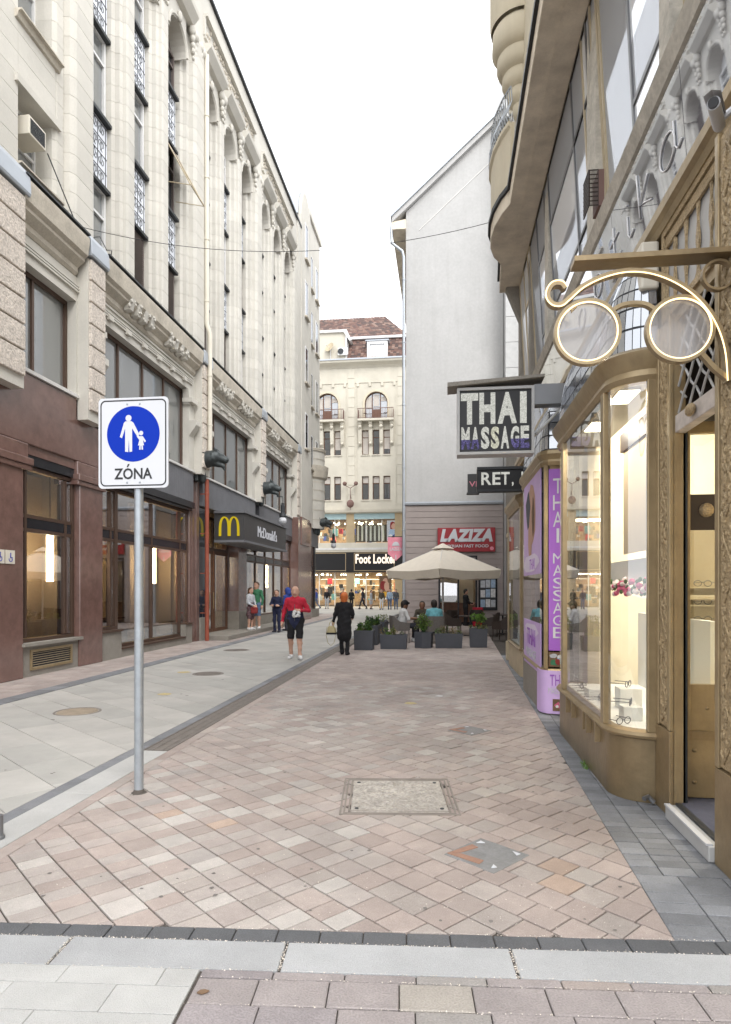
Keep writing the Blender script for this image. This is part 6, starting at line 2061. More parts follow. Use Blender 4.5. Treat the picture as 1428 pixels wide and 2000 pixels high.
# openwork panel with pale slots above
ow = MB().frame(4.2, 5.3, 3.78, 4.5, .05, 1.70, 1.74).build('openwork_panel', M['gold_relief'], OS)
MB().box(1.745, 1.75, 4.22, 5.28, 3.8, 4.48).build('opal_glass', M['marble_pale'], ow)
for k in range(1, 5):
    yc = 4.2 + 1.1 * k / 5
    l_, r_ = [], []
    for t in range(13):
        z = 3.84 + .6 * t / 12
        w = .016 + .012 * math.sin(t * 1.1 + k) + (.03 if t in (0, 12) else 0)
        l_.append((yc - w, z)); r_.append((yc + w, z))
    MB().prism(l_ + r_[::-1], 1.722, 1.738, 'x').build('wavy_bar', M['gold_relief'], ow)
MB().box(1.715, 1.735, 4.26, 5.24, 4.36, 4.44).build('openwork_head', M['gold_relief'], ow)
# interior
MB().box(4.4, 4.5, 4.0, 8.6, 0, 4.4).box(1.9, 4.4, 8.5, 8.6, 0, 4.4).box(2.3, 4.4, 3.9, 4.0, 0, 4.4).each('interior_wall', M['yellow_wall'], OS)
MB().box(1.9, 4.5, 3.9, 8.6, 4.4, 4.5).build('ceiling', M['white_wall'], OS)
MB().box(1.76, 4.4, 3.9, 8.5, .02, .09).build('interior_floor', M['white_wall'], OS)
MB().prism([(2.3, 5.4), (2.3, 8.0), (1.5, 8.0)] + [(x + .04, y + .03) for x, y in P1 if y < 7.6 and x < 1.66], .09, .56, 'z').build('display_platform', M['white_wall'], OS)
MB().box(2.3, 2.36, 5.9, 8.0, .56, 1.42).build('display_back', M['white_wall'], OS)
MB().box(1.84, 1.86, 5.45, 6.9, 2.06, 3.12).build('blind', M['blind_beige'], OS)
MB().box(1.82, 1.9, 5.42, 6.95, 3.12, 3.3).build('blind_head', M['dark_wood'], OS)
MB().box(1.88, 1.91, 5.4, 7.9, 1.78, 2.0).build('hanging_panel', M['white_wall'], OS)
for k, (x, y, w, h_) in enumerate(((1.62, 5.85, .16, .12), (1.75, 6.4, .2, .2), (1.6, 7.0, .22, .1), (1.9, 5.7, .14, .28))):
    t = thing('display_block', ['low white display block in the curved window corner', 'white cube display block behind the front pane', 'flat white display block towards the far end of the window', 'tall white display block beside the pillar'][k], 'display block', (x, y, .56), 'white display blocks')
    MB().box(x - w / 2, x + w / 2, y - w / 2, y + w / 2, .56, .56 + h_).build('block', M['white_wall'], t, bevel=.004)
def glasses(x, y, z, rot, label, group, sc=1.0):
    mb = MB(); c, s = math.cos(rot), math.sin(rot)
    def T(a, b, d):
        a *= sc; b *= sc; d *= sc
        return (x + a * c - b * s, y + a * s + b * c, z + d)
    for q in (-1, 1):
        mb.tube([T(q * .036 + .028 * math.cos(t), 0, .025 + .022 * math.sin(t)) for t in np.linspace(0, 6.28, 13)[:-1]], .003 * sc, 4, closed=True)
        mb.tube([T(q * .066, 0, .03), T(q * .068, .12, .03)], .0025 * sc, 4)
    mb.tube([T(-.01, 0, .03), T(0, 0, .034), T(.01, 0, .03)], .003 * sc, 4)
    o = mb.build('eyeglasses', M['sign_black'], None, at=(x, y, z))
    return tag(o, label, 'eyeglasses', group)
glasses(1.62, 5.85, .682, 1.2, 'dark eyeglasses on the low block in the curved window corner', 'eyeglasses in the optician shop', 1.3)
glasses(1.75, 6.4, .762, 1.0, 'dark eyeglasses on the white cube block', 'eyeglasses in the optician shop', 1.3)
glasses(1.5, 5.62, .562, .6, 'dark eyeglasses lying on the window floor', 'eyeglasses in the optician shop', 1.3)
for k in range(6):
    yy = 6.7 + k * .2
    glasses(1.56 + .03 * (k % 2), yy, .56, math.pi / 2 + .2 * (k % 3), 'dark eyeglasses on the front window floor, %s from the curved corner' % ('first', 'second', 'third', 'fourth', 'fifth', 'sixth')[k], 'eyeglasses along the front window floor', 1.3)
for k, (x, y, r_) in enumerate(((1.72, 5.66, .3), (1.66, 6.12, .5), (1.85, 6.7, .2))):
    c_, s_ = math.cos(r_), math.sin(r_)
    o = MB().add([(x, y, .56), (x + .12 * c_, y + .12 * s_, .56), (x + .12 * c_, y + .12 * s_ + .02, .66), (x, y + .02, .66), (x, y + .05, .56), (x + .12 * c_, y + .12 * s_ + .05, .56)], [(0, 1, 2, 3), (3, 2, 5, 4)]).build('price_card', M['white_wall'], None, at=(x, y, .56))
    tag(o, ['folded white card in the curved window corner', 'folded white card beside the white cube', 'folded white card behind the front pane'][k], 'card')
# shelves seen through the door
hx = MB()
for a, b in (((2.62, 1.62), (2.85, 1.3)), ((2.85, 1.3), (2.62, .98)), ((2.62, 1.62), (2.85, 1.95)), ((2.62, 1.62), (2.3, 1.62)), ((2.85, 1.95), (2.62, 2.3))):
    hx.tube([(a[0], 6.38, a[1]), (b[0], 6.38, b[1])], .025, 6)
hx.build('honeycomb_rack', M['gold_pale'], OS)
MB().box(2.15, 3.6, 6.45, 6.5, .1, 2.6).build('rack_back', mat('rack_tan', (.36, .29, .19), .7, var=.1), OS)
for k in range(4):
    MB().box(2.2, 2.9, 6.36, 6.45, 1.2 + .17 * k, 1.212 + .17 * k).build('shelf', M['gold_pale'], OS)
    glasses(2.42, 6.38, 1.215 + .17 * k, math.pi, ['dark eyeglasses on the lowest rack shelf inside the door', 'dark eyeglasses on the second rack shelf inside the door', 'dark eyeglasses on the third rack shelf inside the door', 'dark eyeglasses on the top rack shelf inside the door'][k], 'eyeglasses in the optician shop', 1.25)
t = thing('counter', 'white counter with an orange wooden top inside the doorway', 'counter', (2.4, 5.9, .09))
MB().box(2.15, 2.8, 5.7, 6.2, .09, .62).build('body', M['white_wall'], t)
MB().box(2.12, 2.85, 5.66, 6.25, .62, .72).build('counter_top', M['brass_orange'], t)
ga_ = MB(); lf = MB(); rq = random.Random(12)
flow = {n: MB() for n in ('pink', 'white')}
for k in range(110):
    y = rq.uniform(5.6, 7.4); z = 1.74 + rq.uniform(-.09, .06)
    p = (1.83 + rq.uniform(-.03, .03), y, z)
    if rq.random() < .45:
        lf.ball(p, .035, 5, 4, (.5, 1, .7))
    else:
        flow[rq.choice(['pink', 'white', 'pink'])].ball(p, rq.uniform(.022, .036), 6, 4)
gt = thing('flower_garland', 'garland of pink and white flowers hanging in the curved shop window', 'garland', (1.85, 6.0, 1.72))
mat('leaf_plain', (.06, .12, .035), .7, var=.2)
lf.build('leaves', M['leaf_plain'], gt, kind='stuff'); flow['pink'].build('pink_flowers', mat('petal_pink', (.55, .1, .2), .7), gt, kind='stuff'); flow['white'].build('white_flowers', mat('petal_white', (.72, .6, .58), .7), gt, kind='stuff')
def area_light(name, x, y, z, sx, sy, e, col):
    l = bpy.data.lights.new(name, 'AREA'); l.shape = 'RECTANGLE'; l.size = sx; l.size_y = sy; l.energy = e; l.color = col
    o = bpy.data.objects.new(name, l); COL.objects.link(o); o.location = (x, y, z)
    return o
for k, (x, y) in enumerate(((2.1, 6.2), (2.1, 7.4), (3.0, 5.4))):
    t = thing('ceiling_lamp', ['ceiling lamp over the curved shop window', 'ceiling lamp over the far part of the shop window', 'ceiling lamp over the shop counter'][k], 'lamp', (x, y, 4.38), 'ceiling lamps in the optician shop')
    MB().box(x - .25, x + .25, y - .25, y + .25, 4.34, 4.4).build('housing', M['white_frame'], t)
    MB().box(x - .22, x + .22, y - .22, y + .22, 4.33, 4.34).build('diffuser', M['spot_lamp'], t)
    l = area_light('ceiling_lamp_light', x, y, 4.3, .45, .45, 36, (1, .93, .8))

for k, y in enumerate((5.95, 7.0)):  # extra lamps added between glass and blind to brighten the blind
    t = thing('window_lamp', ['small square lamp under the near end of the bay ceiling', 'small square lamp under the far end of the bay ceiling'][k], 'lamp', (1.58, y, 3.43), 'lamps in the bay ceiling')
    MB().box(1.50, 1.68, y - .2, y + .2, 3.415, 3.44).build('housing', M['white_frame'], t)
    MB().box(1.51, 1.67, y - .19, y + .19, 3.408, 3.415).build('diffuser', M['spot_lamp'], t)
    area_light('window_lamp_light', 1.59, y, 3.39, .16, .38, 7, (1, .92, .8))
# spectacles sign
SP = thing('spectacles_sign', 'lit spectacles shaped gold sign with a curled arm over the optician door', 'sign', (1.65, 4.0, 3.2))
YS = 4.0
def band(pts, w, y0, y1):
    """flat curved bar: offset a polyline to both sides in the xz plane"""
    L_, R_ = [], []
    for i, p in enumerate(pts):
        a, b = pts[max(0, i - 1)], pts[min(len(pts) - 1, i + 1)]
        dx, dz = b[0] - a[0], b[1] - a[1]
        l = math.hypot(dx, dz)
        L_.append((p[0] - dz / l * w, p[1] + dx / l * w)); R_.append((p[0] + dz / l * w, p[1] - dx / l * w))
    mb = MB()
    for i in range(len(pts) - 1):
        mb.add([(L_[i][0], y0, L_[i][1]), (L_[i + 1][0], y0, L_[i + 1][1]), (R_[i + 1][0], y0, R_[i + 1][1]), (R_[i][0], y0, R_[i][1]),
                (L_[i][0], y1, L_[i][1]), (L_[i + 1][0], y1, L_[i + 1][1]), (R_[i + 1][0], y1, R_[i + 1][1]), (R_[i][0], y1, R_[i][1])],
               [(3, 2, 1, 0), (4, 5, 6, 7), (0, 1, 5, 4), (2, 3, 7, 6)] + ([(0, 4, 7, 3)] if i == 0 else []) + ([(1, 2, 6, 5)] if i == len(pts) - 2 else []))
    return mb, R_, L_
def catmull(P, n=6):
    out = []
    for i in range(len(P) - 1):
        p0, p1, p2, p3 = P[max(0, i - 1)], P[i], P[i + 1], P[min(len(P) - 1, i + 2)]
        for k in range(n):
            t = k / n
            out.append(tuple(.5 * ((2 * p1[j]) + (p2[j] - p0[j]) * t + (2 * p0[j] - 5 * p1[j] + 4 * p2[j] - p3[j]) * t * t + (3 * p1[j] - p0[j] - 3 * p2[j] + p3[j]) * t ** 3) for j in (0, 1)))
    return out + [P[-1]]
arm = catmull([(.725, 3.515), (.70, 3.545), (.655, 3.545), (.625, 3.505), (.625, 3.46), (.655, 3.425), (.70, 3.42), (.74, 3.45), (.83, 3.525), (.96, 3.58), (1.1, 3.60), (1.24, 3.575), (1.38, 3.505), (1.5, 3.40), (1.59, 3.26), (1.64, 3.1), (1.655, 2.92)])
b, Rr, Ll = band(arm, .0125, YS - .03, YS + .03)
b.build('curled_arm', M['gold_flat'], SP)
MB().tube([(p[0], YS - .032, p[1]) for p in Rr], .0042, 6).build('arm_light', M['neon_warm'], SP, smooth='all')
for k, (cx, cz) in enumerate(((.855, 3.25), (1.385, 3.242))):
    ring = [(cx + .187 * math.cos(a), cz + .19 * math.sin(a)) for a in np.linspace(0, 2 * math.pi, 49)]
    b, r1, l1 = band(ring, .009, YS - .025, YS + .025)
    rm_ = b.build('lens_rim', M['gold_flat'], SP)
    MB().tube([(p[0], YS - .02, p[1]) for p in [(cx + .174 * math.cos(a), cz + .177 * math.sin(a)) for a in np.linspace(0, 2 * math.pi, 49)[:-1]]], .005, 6, closed=True).build('lens_light', M['neon_warm'], rm_, smooth='all')
    MB().add([(cx + .178 * math.cos(a), YS + .005, cz + .181 * math.sin(a)) for a in np.linspace(0, 2 * math.pi, 41)[:-1]], [tuple(range(40))]).build('lens', M['glass_lens'], rm_, fix=False)
b, _, _ = band(catmull([(1.0, 3.372), (1.05, 3.4), (1.12, 3.41), (1.19, 3.4), (1.24, 3.368)]), .011, YS - .02, YS + .02)
b.build('bridge', M['gold_flat'], SP)
b, _, _ = band([(1.5, 3.1), (1.58, 3.0), (1.66, 2.93)], .013, YS - .02, YS + .02)
b.build('temple_joint', M['gold_flat'], SP)
MB().prism([(.77, 3.655), (1.7, 3.655), (1.7, 3.685), (.77, 3.685)], YS - .07, YS + .07, 'y').build('top_bar', M['gold_metal'], SP)
b, _, _ = band([(1.6 + .085 * math.cos(a), 3.55 + .085 * math.sin(a)) for a in np.linspace(0, 2 * math.pi, 25)], .007, YS - .02, YS + .02)
b.build('scroll_ring', M['gold_metal'], SP)
MB().tube([(.76, YS, 3.42), (.765, YS, 3.38), (.79, YS, 3.41)], .008, 5).tube([(1.52, YS, 3.37), (1.545, YS, 3.36)], .012, 5).build('link', M['gold_flat'], SP)
# bullet camera, boxes
cm = thing('security_camera', 'white bullet security camera above the gilded cornice', 'security camera', (1.5, 3.75, 4.4))
MB().tube([(1.45, 3.68, 4.34), (1.6, 3.98, 4.42)], .034, 14).build('body', M['sign_white'], cm, smooth=True)
MB().tube([(1.443, 3.666, 4.336), (1.46, 3.70, 4.345)], .027, 12).build('lens', M['sign_black'], cm, smooth=True)
MB().add([(1.39, 3.66, 4.365), (1.47, 3.63, 4.37), (1.63, 3.95, 4.455), (1.56, 3.99, 4.45), (1.425, 3.64, 4.385), (1.6, 3.97, 4.475)], [(0, 4, 5, 3), (4, 1, 2, 5)]).build('hood', M['sign_white'], cm)
MB().tube([(1.58, 3.94, 4.42), (1.7, 3.9, 4.5)], .02, 8).build('bracket', M['sign_white'], cm)
bx = thing('junction_box', 'cream plastic box under the gilded cornice beside the openwork panel', 'junction box', (1.66, 5.42, 4.1))
MB().box(1.56, 1.7, 5.34, 5.52, 4.1, 4.48).build('box', M['cream_paint'], bx, bevel=.02)
lb = thing('mesh_box', 'dark rusty perforated box hanging by the first floor windows', 'mesh box', (1.6, 7.1, 5.7))
MB().box(1.6, 1.66, 6.95, 7.2, 5.72, 6.1).build('back', M['rail_rust'], lb)
g = MB()
for k in range(9):
    g.box(1.5, 1.512, 6.95 + k * .03, 6.958 + k * .03, 5.72, 6.1); g.box(1.498, 1.51, 6.95, 7.2, 5.72 + k * .046, 5.73 + k * .046)
    g.box(1.5 + k * .012, 1.506 + k * .012, 6.945, 6.95, 5.72, 6.1); g.box(1.5, 1.6, 6.945, 6.95, 5.72 + k * .046, 5.73 + k * .046)
g.build('mesh', M['dark_wood'], lb)

# ---- massage shop bay
TS = thing('massage_shopfront', 'narrow shop bay covered with purple massage posters under a small glass dome', 'shopfront', (1.7, 10, 0))
P2n = [(1.68, 8.88), (1.40, 8.93), (1.36, 8.98), (1.335, 9.06), (1.33, 9.2), (1.33, 9.7), (1.33, 10.2), (1.33, 10.7), (1.33, 11.1), (1.345, 11.25), (1.40, 11.35), (1.68, 11.4)]
P2 = P2n[::-1]
MB().sweep(P2, [(-.03, 0), (0, 0), (0, .56), (-.03, .56)]).build('base_panel', M['stone_grey'], TS)
MB().sweep(P2, [(-.05, .56), (.01, .56), (.03, .585), (.01, .62), (-.05, .63)]).build('sill', M['gold_metal'], TS)
MB().sweep(P2, [(-.06, 3.38), (.01, 3.38), (.03, 3.43), (.02, 3.46), (.07, 3.53), (.06, 3.58), (-.06, 3.6)]).build('bay_cornice', M['gold_flat'], TS)
MB().strip(P2n[3:9], .63, 3.38).build('front_pane', M['glass_shop'], TS, fix=False)
MB().box(1.6, 1.68, 8.9, 8.95, .62, 3.39).box(1.345, 1.4, 8.93, 9.0, .62, 3.39).box(1.33, 1.36, 11.08, 11.2, .62, 3.39).each('window_post', M['gold_metal'], TS, bevel=.006)
MB().box(1.42, 1.62, 8.93, 8.96, 3.3, 3.39).build('window_head', M['gold_metal'], TS)
MB().box(1.7, 4, 8.7, 8.75, 0, 4.4).box(3.9, 4, 8.7, 11.6, 0, 4.4).box(1.7, 4, 11.5, 11.6, 0, 4.4).each('interior_wall', M['dark_room'], TS)
dome(TS, P2, 3.6, .8, .3, 6)
u2 = Vector((1.40 - 1.62, 8.932 - 8.892, 0)); 
o2 = Vector((1.405, 8.922, .87)); d2 = Vector((1.64 - 1.405, 8.88 - 8.922, 0))
W2 = d2.length
bnr = thing('vertical_banner', 'tall narrow purple banner with white vertical lettering', 'banner', (1.52, 8.88, .87))
B_ = MB()
q = [o2, o2 + d2, o2 + d2 + Vector((0, 0, 2.46)), o2 + Vector((0, 0, 2.46))]
nn = d2.normalized().cross(Vector((0, 0, 1)))
B_.add([p for p in q] + [p - nn * .012 for p in q], [(0, 1, 2, 3), (7, 6, 5, 4), (0, 4, 5, 1), (1, 5, 6, 2), (2, 6, 7, 3), (3, 7, 4, 0)])
B_.build('cloth', M['purple'], bnr)
zs = 3.22
for ch, hh in (('T', .225), ('H', .225), ('A', .225), ('I', .215), (' ', .12), ('M', .16), ('A', .17), ('S', .17), ('S', .17), ('A', .17), ('G', .16), ('E', .17)):
    if ch != ' ':
        wl_ = .125 if ch != 'I' else .035
        oo = o2 + d2.normalized() * (W2 / 2 - wl_ / 2) + nn * .003
        text(ch, M['sign_white'], bnr, 'letter', (oo.x, oo.y, zs - hh), d2, wl_, hh - .022, .004)
    zs -= hh
poster('herb_picture', TS, tuple(o2 + Vector((0, 0, -.22))), d2, W2, .2, CL['brown'], [(.25, .75, .2, .16, CL['pale']), (.3, .3, .22, .2, CL['green']), (.7, .5, .25, .3, CL['lightblue']), (.5, .35, .14, .2, CL['darkred']), (.6, .7, .15, .12, CL['white'])], 6)
# wrapped base poster
wp = thing('base_poster', 'lilac massage poster wrapped round the foot of the curved bay', 'poster', (1.4, 8.95, .0))
path = [(1.67, 8.866), (1.55, 8.875), (1.40, 8.905), (1.34, 8.965), (1.312, 9.05), (1.308, 9.25)]
MB().sweep(path[::-1], [(0, .02), (.012, .02), (.012, .6), (0, .6)]).build('sheet', M['lilac'], wp, smooth=True)
dd = Vector((1.655 - 1.41, 8.86 - 8.90, 0))
text('THAI', M['purple'], wp, 'lettering', (1.415, 8.884, .4), dd, .225, .15, .004)
text('MASSAGE', M['sign_white'], wp, 'lettering', (1.395, 8.888, .29), dd, .26, .085, .004)
poster('print', wp, (1.45, 8.874, .06), dd, .16, .16, CL['brown'], [(.5, .5, .35, .25, M['petal_pink']), (.35, .4, .15, .12, CL['white']), (.65, .6, .15, .12, SKIN)], 9)
wp2 = thing('window_poster', 'large lilac poster of praying hands on the side of the massage bay', 'poster', (1.32, 9.9, 1.9))
poster('sheet', wp2, (1.322, 10.95, 1.92), (0, -1, 0), 1.85, 1.46, M['lilac'], [(.5, .62, .24, .3, SKIN), (.42, .4, .14, .26, SKIN), (.3, .72, .14, .2, CL['grey']), (.5, .12, .45, .1, M['lilac_pale']), (.62, .6, .08, .2, CL['brown'])], 5)
text('THAI', M['purple'], wp2, 'lettering', (1.318, 10.2, 2.0), (0, -1, 0), .55, .16, .004)
wp3 = thing('window_poster', 'low lilac poster under the side window of the massage bay', 'poster', (1.32, 9.9, .6))
poster('sheet', wp3, (1.322, 10.95, .52), (0, -1, 0), 1.85, .7, M['lilac'], [(.5, .8, .45, .15, M['lilac_pale'])], 7)
text('THAI', M['purple'], wp3, 'lettering', (1.318, 10.5, .85), (0, -1, 0), .9, .25, .004)
text('MASSAGE', M['sign_white'], wp3, 'lettering', (1.318, 10.6, .66), (0, -1, 0), 1.1, .13, .004)
# ---- third bay
GS = thing('gift_shopfront', 'olive gold shop bay with angled windows beyond the massage shop', 'shopfront', (1.7, 13.5, 0))
P3n = [(1.69, 12.45), (1.53, 12.6), (1.47, 12.75), (1.46, 13.1), (1.46, 14.0), (1.46, 14.9), (1.55, 15.1), (1.69, 15.2)]
P3 = P3n[::-1]
MB().sweep(P3, [(-.03, 0), (0, 0), (0, .5), (-.03, .5)]).build('base_panel', M['gold_pale'], GS)
MB().sweep(P3, [(-.05, .5), (.02, .5), (.03, .54), (-.05, .57)]).build('sill', M['gold_flat'], GS)
MB().sweep(P3, [(-.06, 3.3), (.02, 3.3), (.04, 3.38), (.1, 3.46), (.1, 3.54), (-.06, 3.6)]).build('bay_cornice', M['gold_metal'], GS)
MB().strip(P3n[:3], .57, 3.3).build('near_pane', M['glass_clear'], GS, fix=False)
MB().strip(P3n[2:6], .57, 3.3).build('front_pane', M['glass_clear'], GS, fix=False)
MB().box(1.46, 1.52, 12.68, 12.8, .55, 3.32).box(1.64, 1.7, 12.42, 12.5, .55, 3.32).box(1.45, 1.5, 14.85, 14.98, .55, 3.32).each('window_post', M['gold_flat'], GS, bevel=.006)
gv = MB()
for k in range(12):
    a = Vector((1.67, 12.465, 0)); b_ = Vector((1.54, 12.585, 0))
    n_ = Vector((-.12, -.13, 0)).normalized() * .008
    p, q = a + n_, b_ + n_
    z = .07 + k * .033
    gv.add([(p.x, p.y, z), (q.x, q.y, z), (q.x + n_.x, q.y + n_.y, z + .018), (p.x + n_.x, p.y + n_.y, z + .018)], [(0, 1, 2, 3)])
gv.build('vent_slats', M['gold_metal'], GS)
MB().box(1.7, 3.5, 12.3, 12.35, 0, 4.4).box(2.3, 2.4, 12.4, 15.2, 0, 4.4).each('interior_wall', M['grey_metal'], GS)
MB().box(1.5, 2.3, 12.6, 15, .5, .56).build('display_platform', M['white_wall'], GS)
rq = random.Random(14)
for k in range(9):
    x, y = rq.uniform(1.56, 2.1), rq.uniform(12.75, 14.6)
    h_ = rq.uniform(.12, .5)
    MB().lathe([(.001, 0), (.05, 0), (.06, h_ * .5), (.03, h_ * .8), (.035, h_)], (x, y, .56), 8).build('display_goods', rq.choice([CL['red'], CL['white'], M['purple'], CL['teal'], M['petal_pink']]), GS, smooth=True)
gp = thing('door_post', 'pale cast iron post at the far corner of the shop building', 'post', (1.6, 15.9, 0))
MB().box(1.52, 1.64, 15.7, 15.82, 0, 3.6).box(1.48, 1.68, 15.66, 15.86, 0, .45).box(1.49, 1.67, 15.67, 15.85, 2.95, 3.05).build('shaft', M['gold_pale'], gp, bevel=.01)

# ---- projecting led signs
TH = thing('led_sign', 'large projecting led sign reading thai massage in a pale frame', 'sign', (.66, 8.6, 3.46))
MB().box(.2, 1.12, 8.5, 8.7, 3.5, 4.3).build('screen', M['sign_black'], TH)
MB().frame(.165, 1.155, 3.462, 4.338, .035, 8.47, 8.72, 'y').build('frame', M['marble_pale'], TH)
MB().prism([(.04, 4.345), (1.28, 4.43), (1.28, 4.465), (.04, 4.40)], 8.42, 8.78, 'y').build('rain_roof', M['stone_grey'], TH)
MB().box(1.156, 1.75, 8.5, 8.7, 4.1, 4.36).build('bracket_box', M['grey_metal'], TH)
MB().tube([(1.16, 8.6, 3.7), (1.5, 8.6, 4.05), (1.75, 8.6, 4.12)], .018, 6).build('strut', M['marble_pale'], TH)
for ch, xa, wd in (('T', .215, .225), ('H', .455, .205), ('A', .69, .245), ('I', .975, .085)):
    text(ch, M['led_white'], TH, 'led_letter', (xa, 8.497, 3.86), (1, 0, 0), wd, .41, .004, bold=.05)
def cut(o, z, above):
    bm = bmesh.new(); bm.from_mesh(o.data)
    zl = z - wloc(o)[2]
    bmesh.ops.bisect_plane(bm, geom=bm.verts[:] + bm.edges[:] + bm.faces[:], plane_co=(0, 0, zl), plane_no=(0, 0, 1), clear_inner=above, clear_outer=not above)
    bm.to_mesh(o.data); bm.free()
for k, ch in enumerate('MASSAGE'):
    if k in (0, 1, 5, 6):
        for m_, ab in (('led_white', True), ('led_blue', False)):
            cut(text(ch, M[m_], TH, 'led_letter', (.222 + k * .127, 8.497, 3.535), (1, 0, 0), .108, .29, .004, bold=.045), 3.66, ab)
        continue
    text(ch, M['led_white'] if k != 3 else M['led_yellow'], TH, 'led_letter', (.222 + k * .127, 8.497, 3.535), (1, 0, 0), .108, .29, .004, bold=.045)
rq = random.Random(6)
pt = MB()
for (a, b) in ((.22, .475), (.86, 1.1)):
    for k in range(45):
        x, z = rq.uniform(a, b), rq.uniform(3.52, 3.66)
        pt.box(x, x + .009, 8.489, 8.492, z, z + .009)
pt.build('led_dots', M['led_blue'], TH, kind='stuff')
RT = thing('led_sign', 'long black projecting led ticker sign with white dotted letters', 'sign', (1.1, 12.5, 3.5))
MB().box(.62, 1.6, 12.4, 12.6, 3.58, 4.02).build('screen', M['sign_black'], RT, bevel=.01)
MB().box(.62, 1.6, 12.36, 12.41, 3.98, 4.03).box(.62, 1.6, 12.36, 12.41, 3.56, 3.6).build('frame', M['iron_dark'], RT)
for ch, xa, wd, zz, hh in (('R', .70, .19, 3.69, .24), ('E', .91, .15, 3.69, .24), ('T', 1.07, .16, 3.69, .24), (',', 1.27, .035, 3.66, .08), ('I', 1.45, .04, 3.69, .24)):
    text(ch, M['led_white'], RT, 'led_letter', (xa, 12.397, zz), (1, 0, 0), wd, hh, .004, bold=.02)
VC = thing('projecting_sign', 'small dark projecting sign with pink letters behind the led ticker', 'sign', (.6, 13.2, 3.6))
MB().box(.47, 1.65, 13.15, 13.25, 3.66, 4.04).box(.45, .7, 13.12, 13.28, 3.63, 3.66).build('panel', M['canopy_dark'], VC)
text('VIC', M['pink_sign'], VC, 'lettering', (.5, 13.147, 3.78), (1, 0, 0), .3, .11, .004, bold=.01)
# ------------------------------------------------------------------ pedestrian zone sign
ZS = thing('zone_sign', 'white pedestrian zone sign with a blue disc on a grey steel post', 'road sign', (-2.535, 5.08, 0))
MB().tube([(-2.535, 5.08, -.02), (-2.535, 5.08, 3.22)], .0375, 20).lathe([(.038, 0), (.038, .008), (0, .014)], (-2.535, 5.08, 3.22), 20).build('post', M['galvanised'], ZS, smooth=True)
MB().lathe([(.038, .03), (.05, .005), (.075, -.002)], (-2.535, 5.08, 0), 16).build('mortar_collar', M['mortar'], ZS)
YP = 5.025
MB().prism(rrect(-2.862, -2.253, 2.538, 3.288, .035), YP, YP + .004, 'y').prism(rrect(-2.858, -2.257, 2.542, 3.284, .033), YP + .004, YP + .022, 'y').build('plate', M['sign_white'], ZS)
def ringpoly(o, i, y0, y1):
    n = len(o)
    mb = MB()
    mb.add([(x, y0, z) for x, z in o] + [(x, y0, z) for x, z in i] + [(x, y1, z) for x, z in o] + [(x, y1, z) for x, z in i],
           [(k, n + k, n + (k + 1) % n, (k + 1) % n) for k in range(n)] + [(k, (k + 1) % n, 2 * n + (k + 1) % n, 2 * n + k) for k in range(n)] + [(n + k, 3 * n + k, 3 * n + (k + 1) % n, n + (k + 1) % n) for k in range(n)])
    return mb
ringpoly(rrect(-2.845, -2.270, 2.556, 3.270, .045, 8), rrect(-2.835, -2.280, 2.566, 3.260, .036, 8), YP - .002, YP).build('border', M['sign_black'], ZS, fix=False)
cx0, cz0 = -2.557, 2.987
MB().prism(arc(cx0, cz0, .23, 0, 354, 59), YP - .0015, YP, 'y').build('disc', M['sign_blue'], ZS)
def pict(pts, y=YP - .003):
    return [(cx0 + (px_ - 576) * .00211, cz0 - (py_ - 537) * .00211) for px_, py_ in pts]
pg = MB()
ad = [(538, 493), (545, 487), (569, 487), (577, 493), (602, 540), (593, 548), (572, 515), (572, 606), (561, 608), (558, 556), (556, 608), (543, 606), (543, 515), (530, 553), (521, 548)]
chd = [(602, 547), (616, 547), (629, 567), (624, 572), (616, 561), (621, 583), (616, 583), (617, 600), (611, 600), (610, 584), (608, 584), (607, 600), (601, 600), (602, 583), (596, 583), (602, 562), (591, 548), (597, 541)]
pg.prism(pict(ad), YP - .003, YP - .001, 'y').prism(pict(chd), YP - .0032, YP - .001, 'y')
pg.prism([(cx0 + (557 - 576) * .00211 + .026 * math.cos(a), cz0 + (537 - 475) * .00211 + .027 * math.sin(a)) for a in np.linspace(0, 6.283, 25)[:-1]], YP - .003, YP - .001, 'y')
pg.prism([(cx0 + (609 - 576) * .00211 + .018 * math.cos(a), cz0 + (537 - 535) * .00211 + .019 * math.sin(a)) for a in np.linspace(0, 6.283, 21)[:-1]], YP - .003, YP - .001, 'y')
pg.build('pictogram', M['sign_white'], ZS)
text('ZONA', M['sign_black'], ZS, 'lettering', (-2.722, YP - .001, 2.612), (1, 0, 0), .33, .092, .002, bold=.018)
MB().prism([(-2.613, 2.712), (-2.602, 2.712), (-2.588, 2.738), (-2.603, 2.738)], YP - .003, YP - .001, 'y').build('accent', M['sign_black'], ZS)
bt = MB()
for x, z in ((-2.61, 3.235), (-2.5, 3.235), (-2.61, 2.585), (-2.5, 2.585)):
    b0 = MB().lathe([(0, .006), (.007, .005), (.009, 0)], (0, 0, 0), 10)
    bt.add([(x + p[0], YP - p[2], z + p[1]) for p in b0.v], b0.f)
bt.build('bolt', M['galvanised'], ZS)
cl = MB()
for z in (3.235, 2.585):
    cl.lathe([(.039, -.012), (.046, -.012), (.046, .012), (.039, .012)], (-2.535, 5.08, z), 16)
    cl.box(-2.62, -2.45, YP + .02, YP + .03, z - .012, z + .012)
cl.build('clamp', M['galvanised'], ZS)
# the grey post fragment at the left frame edge
bp = thing('bollard', 'dark grey bollard cut by the left edge of the picture', 'bollard', (-3.05, 4.35, 0))
MB().tube([(-3.02, 4.02, 0), (-3.02, 4.02, .16)], .035, 14).lathe([(.045, 0), (.045, .02), (.036, .03)], (-3.02, 4.02, 0), 14).build('post', M['grey_metal'], bp)

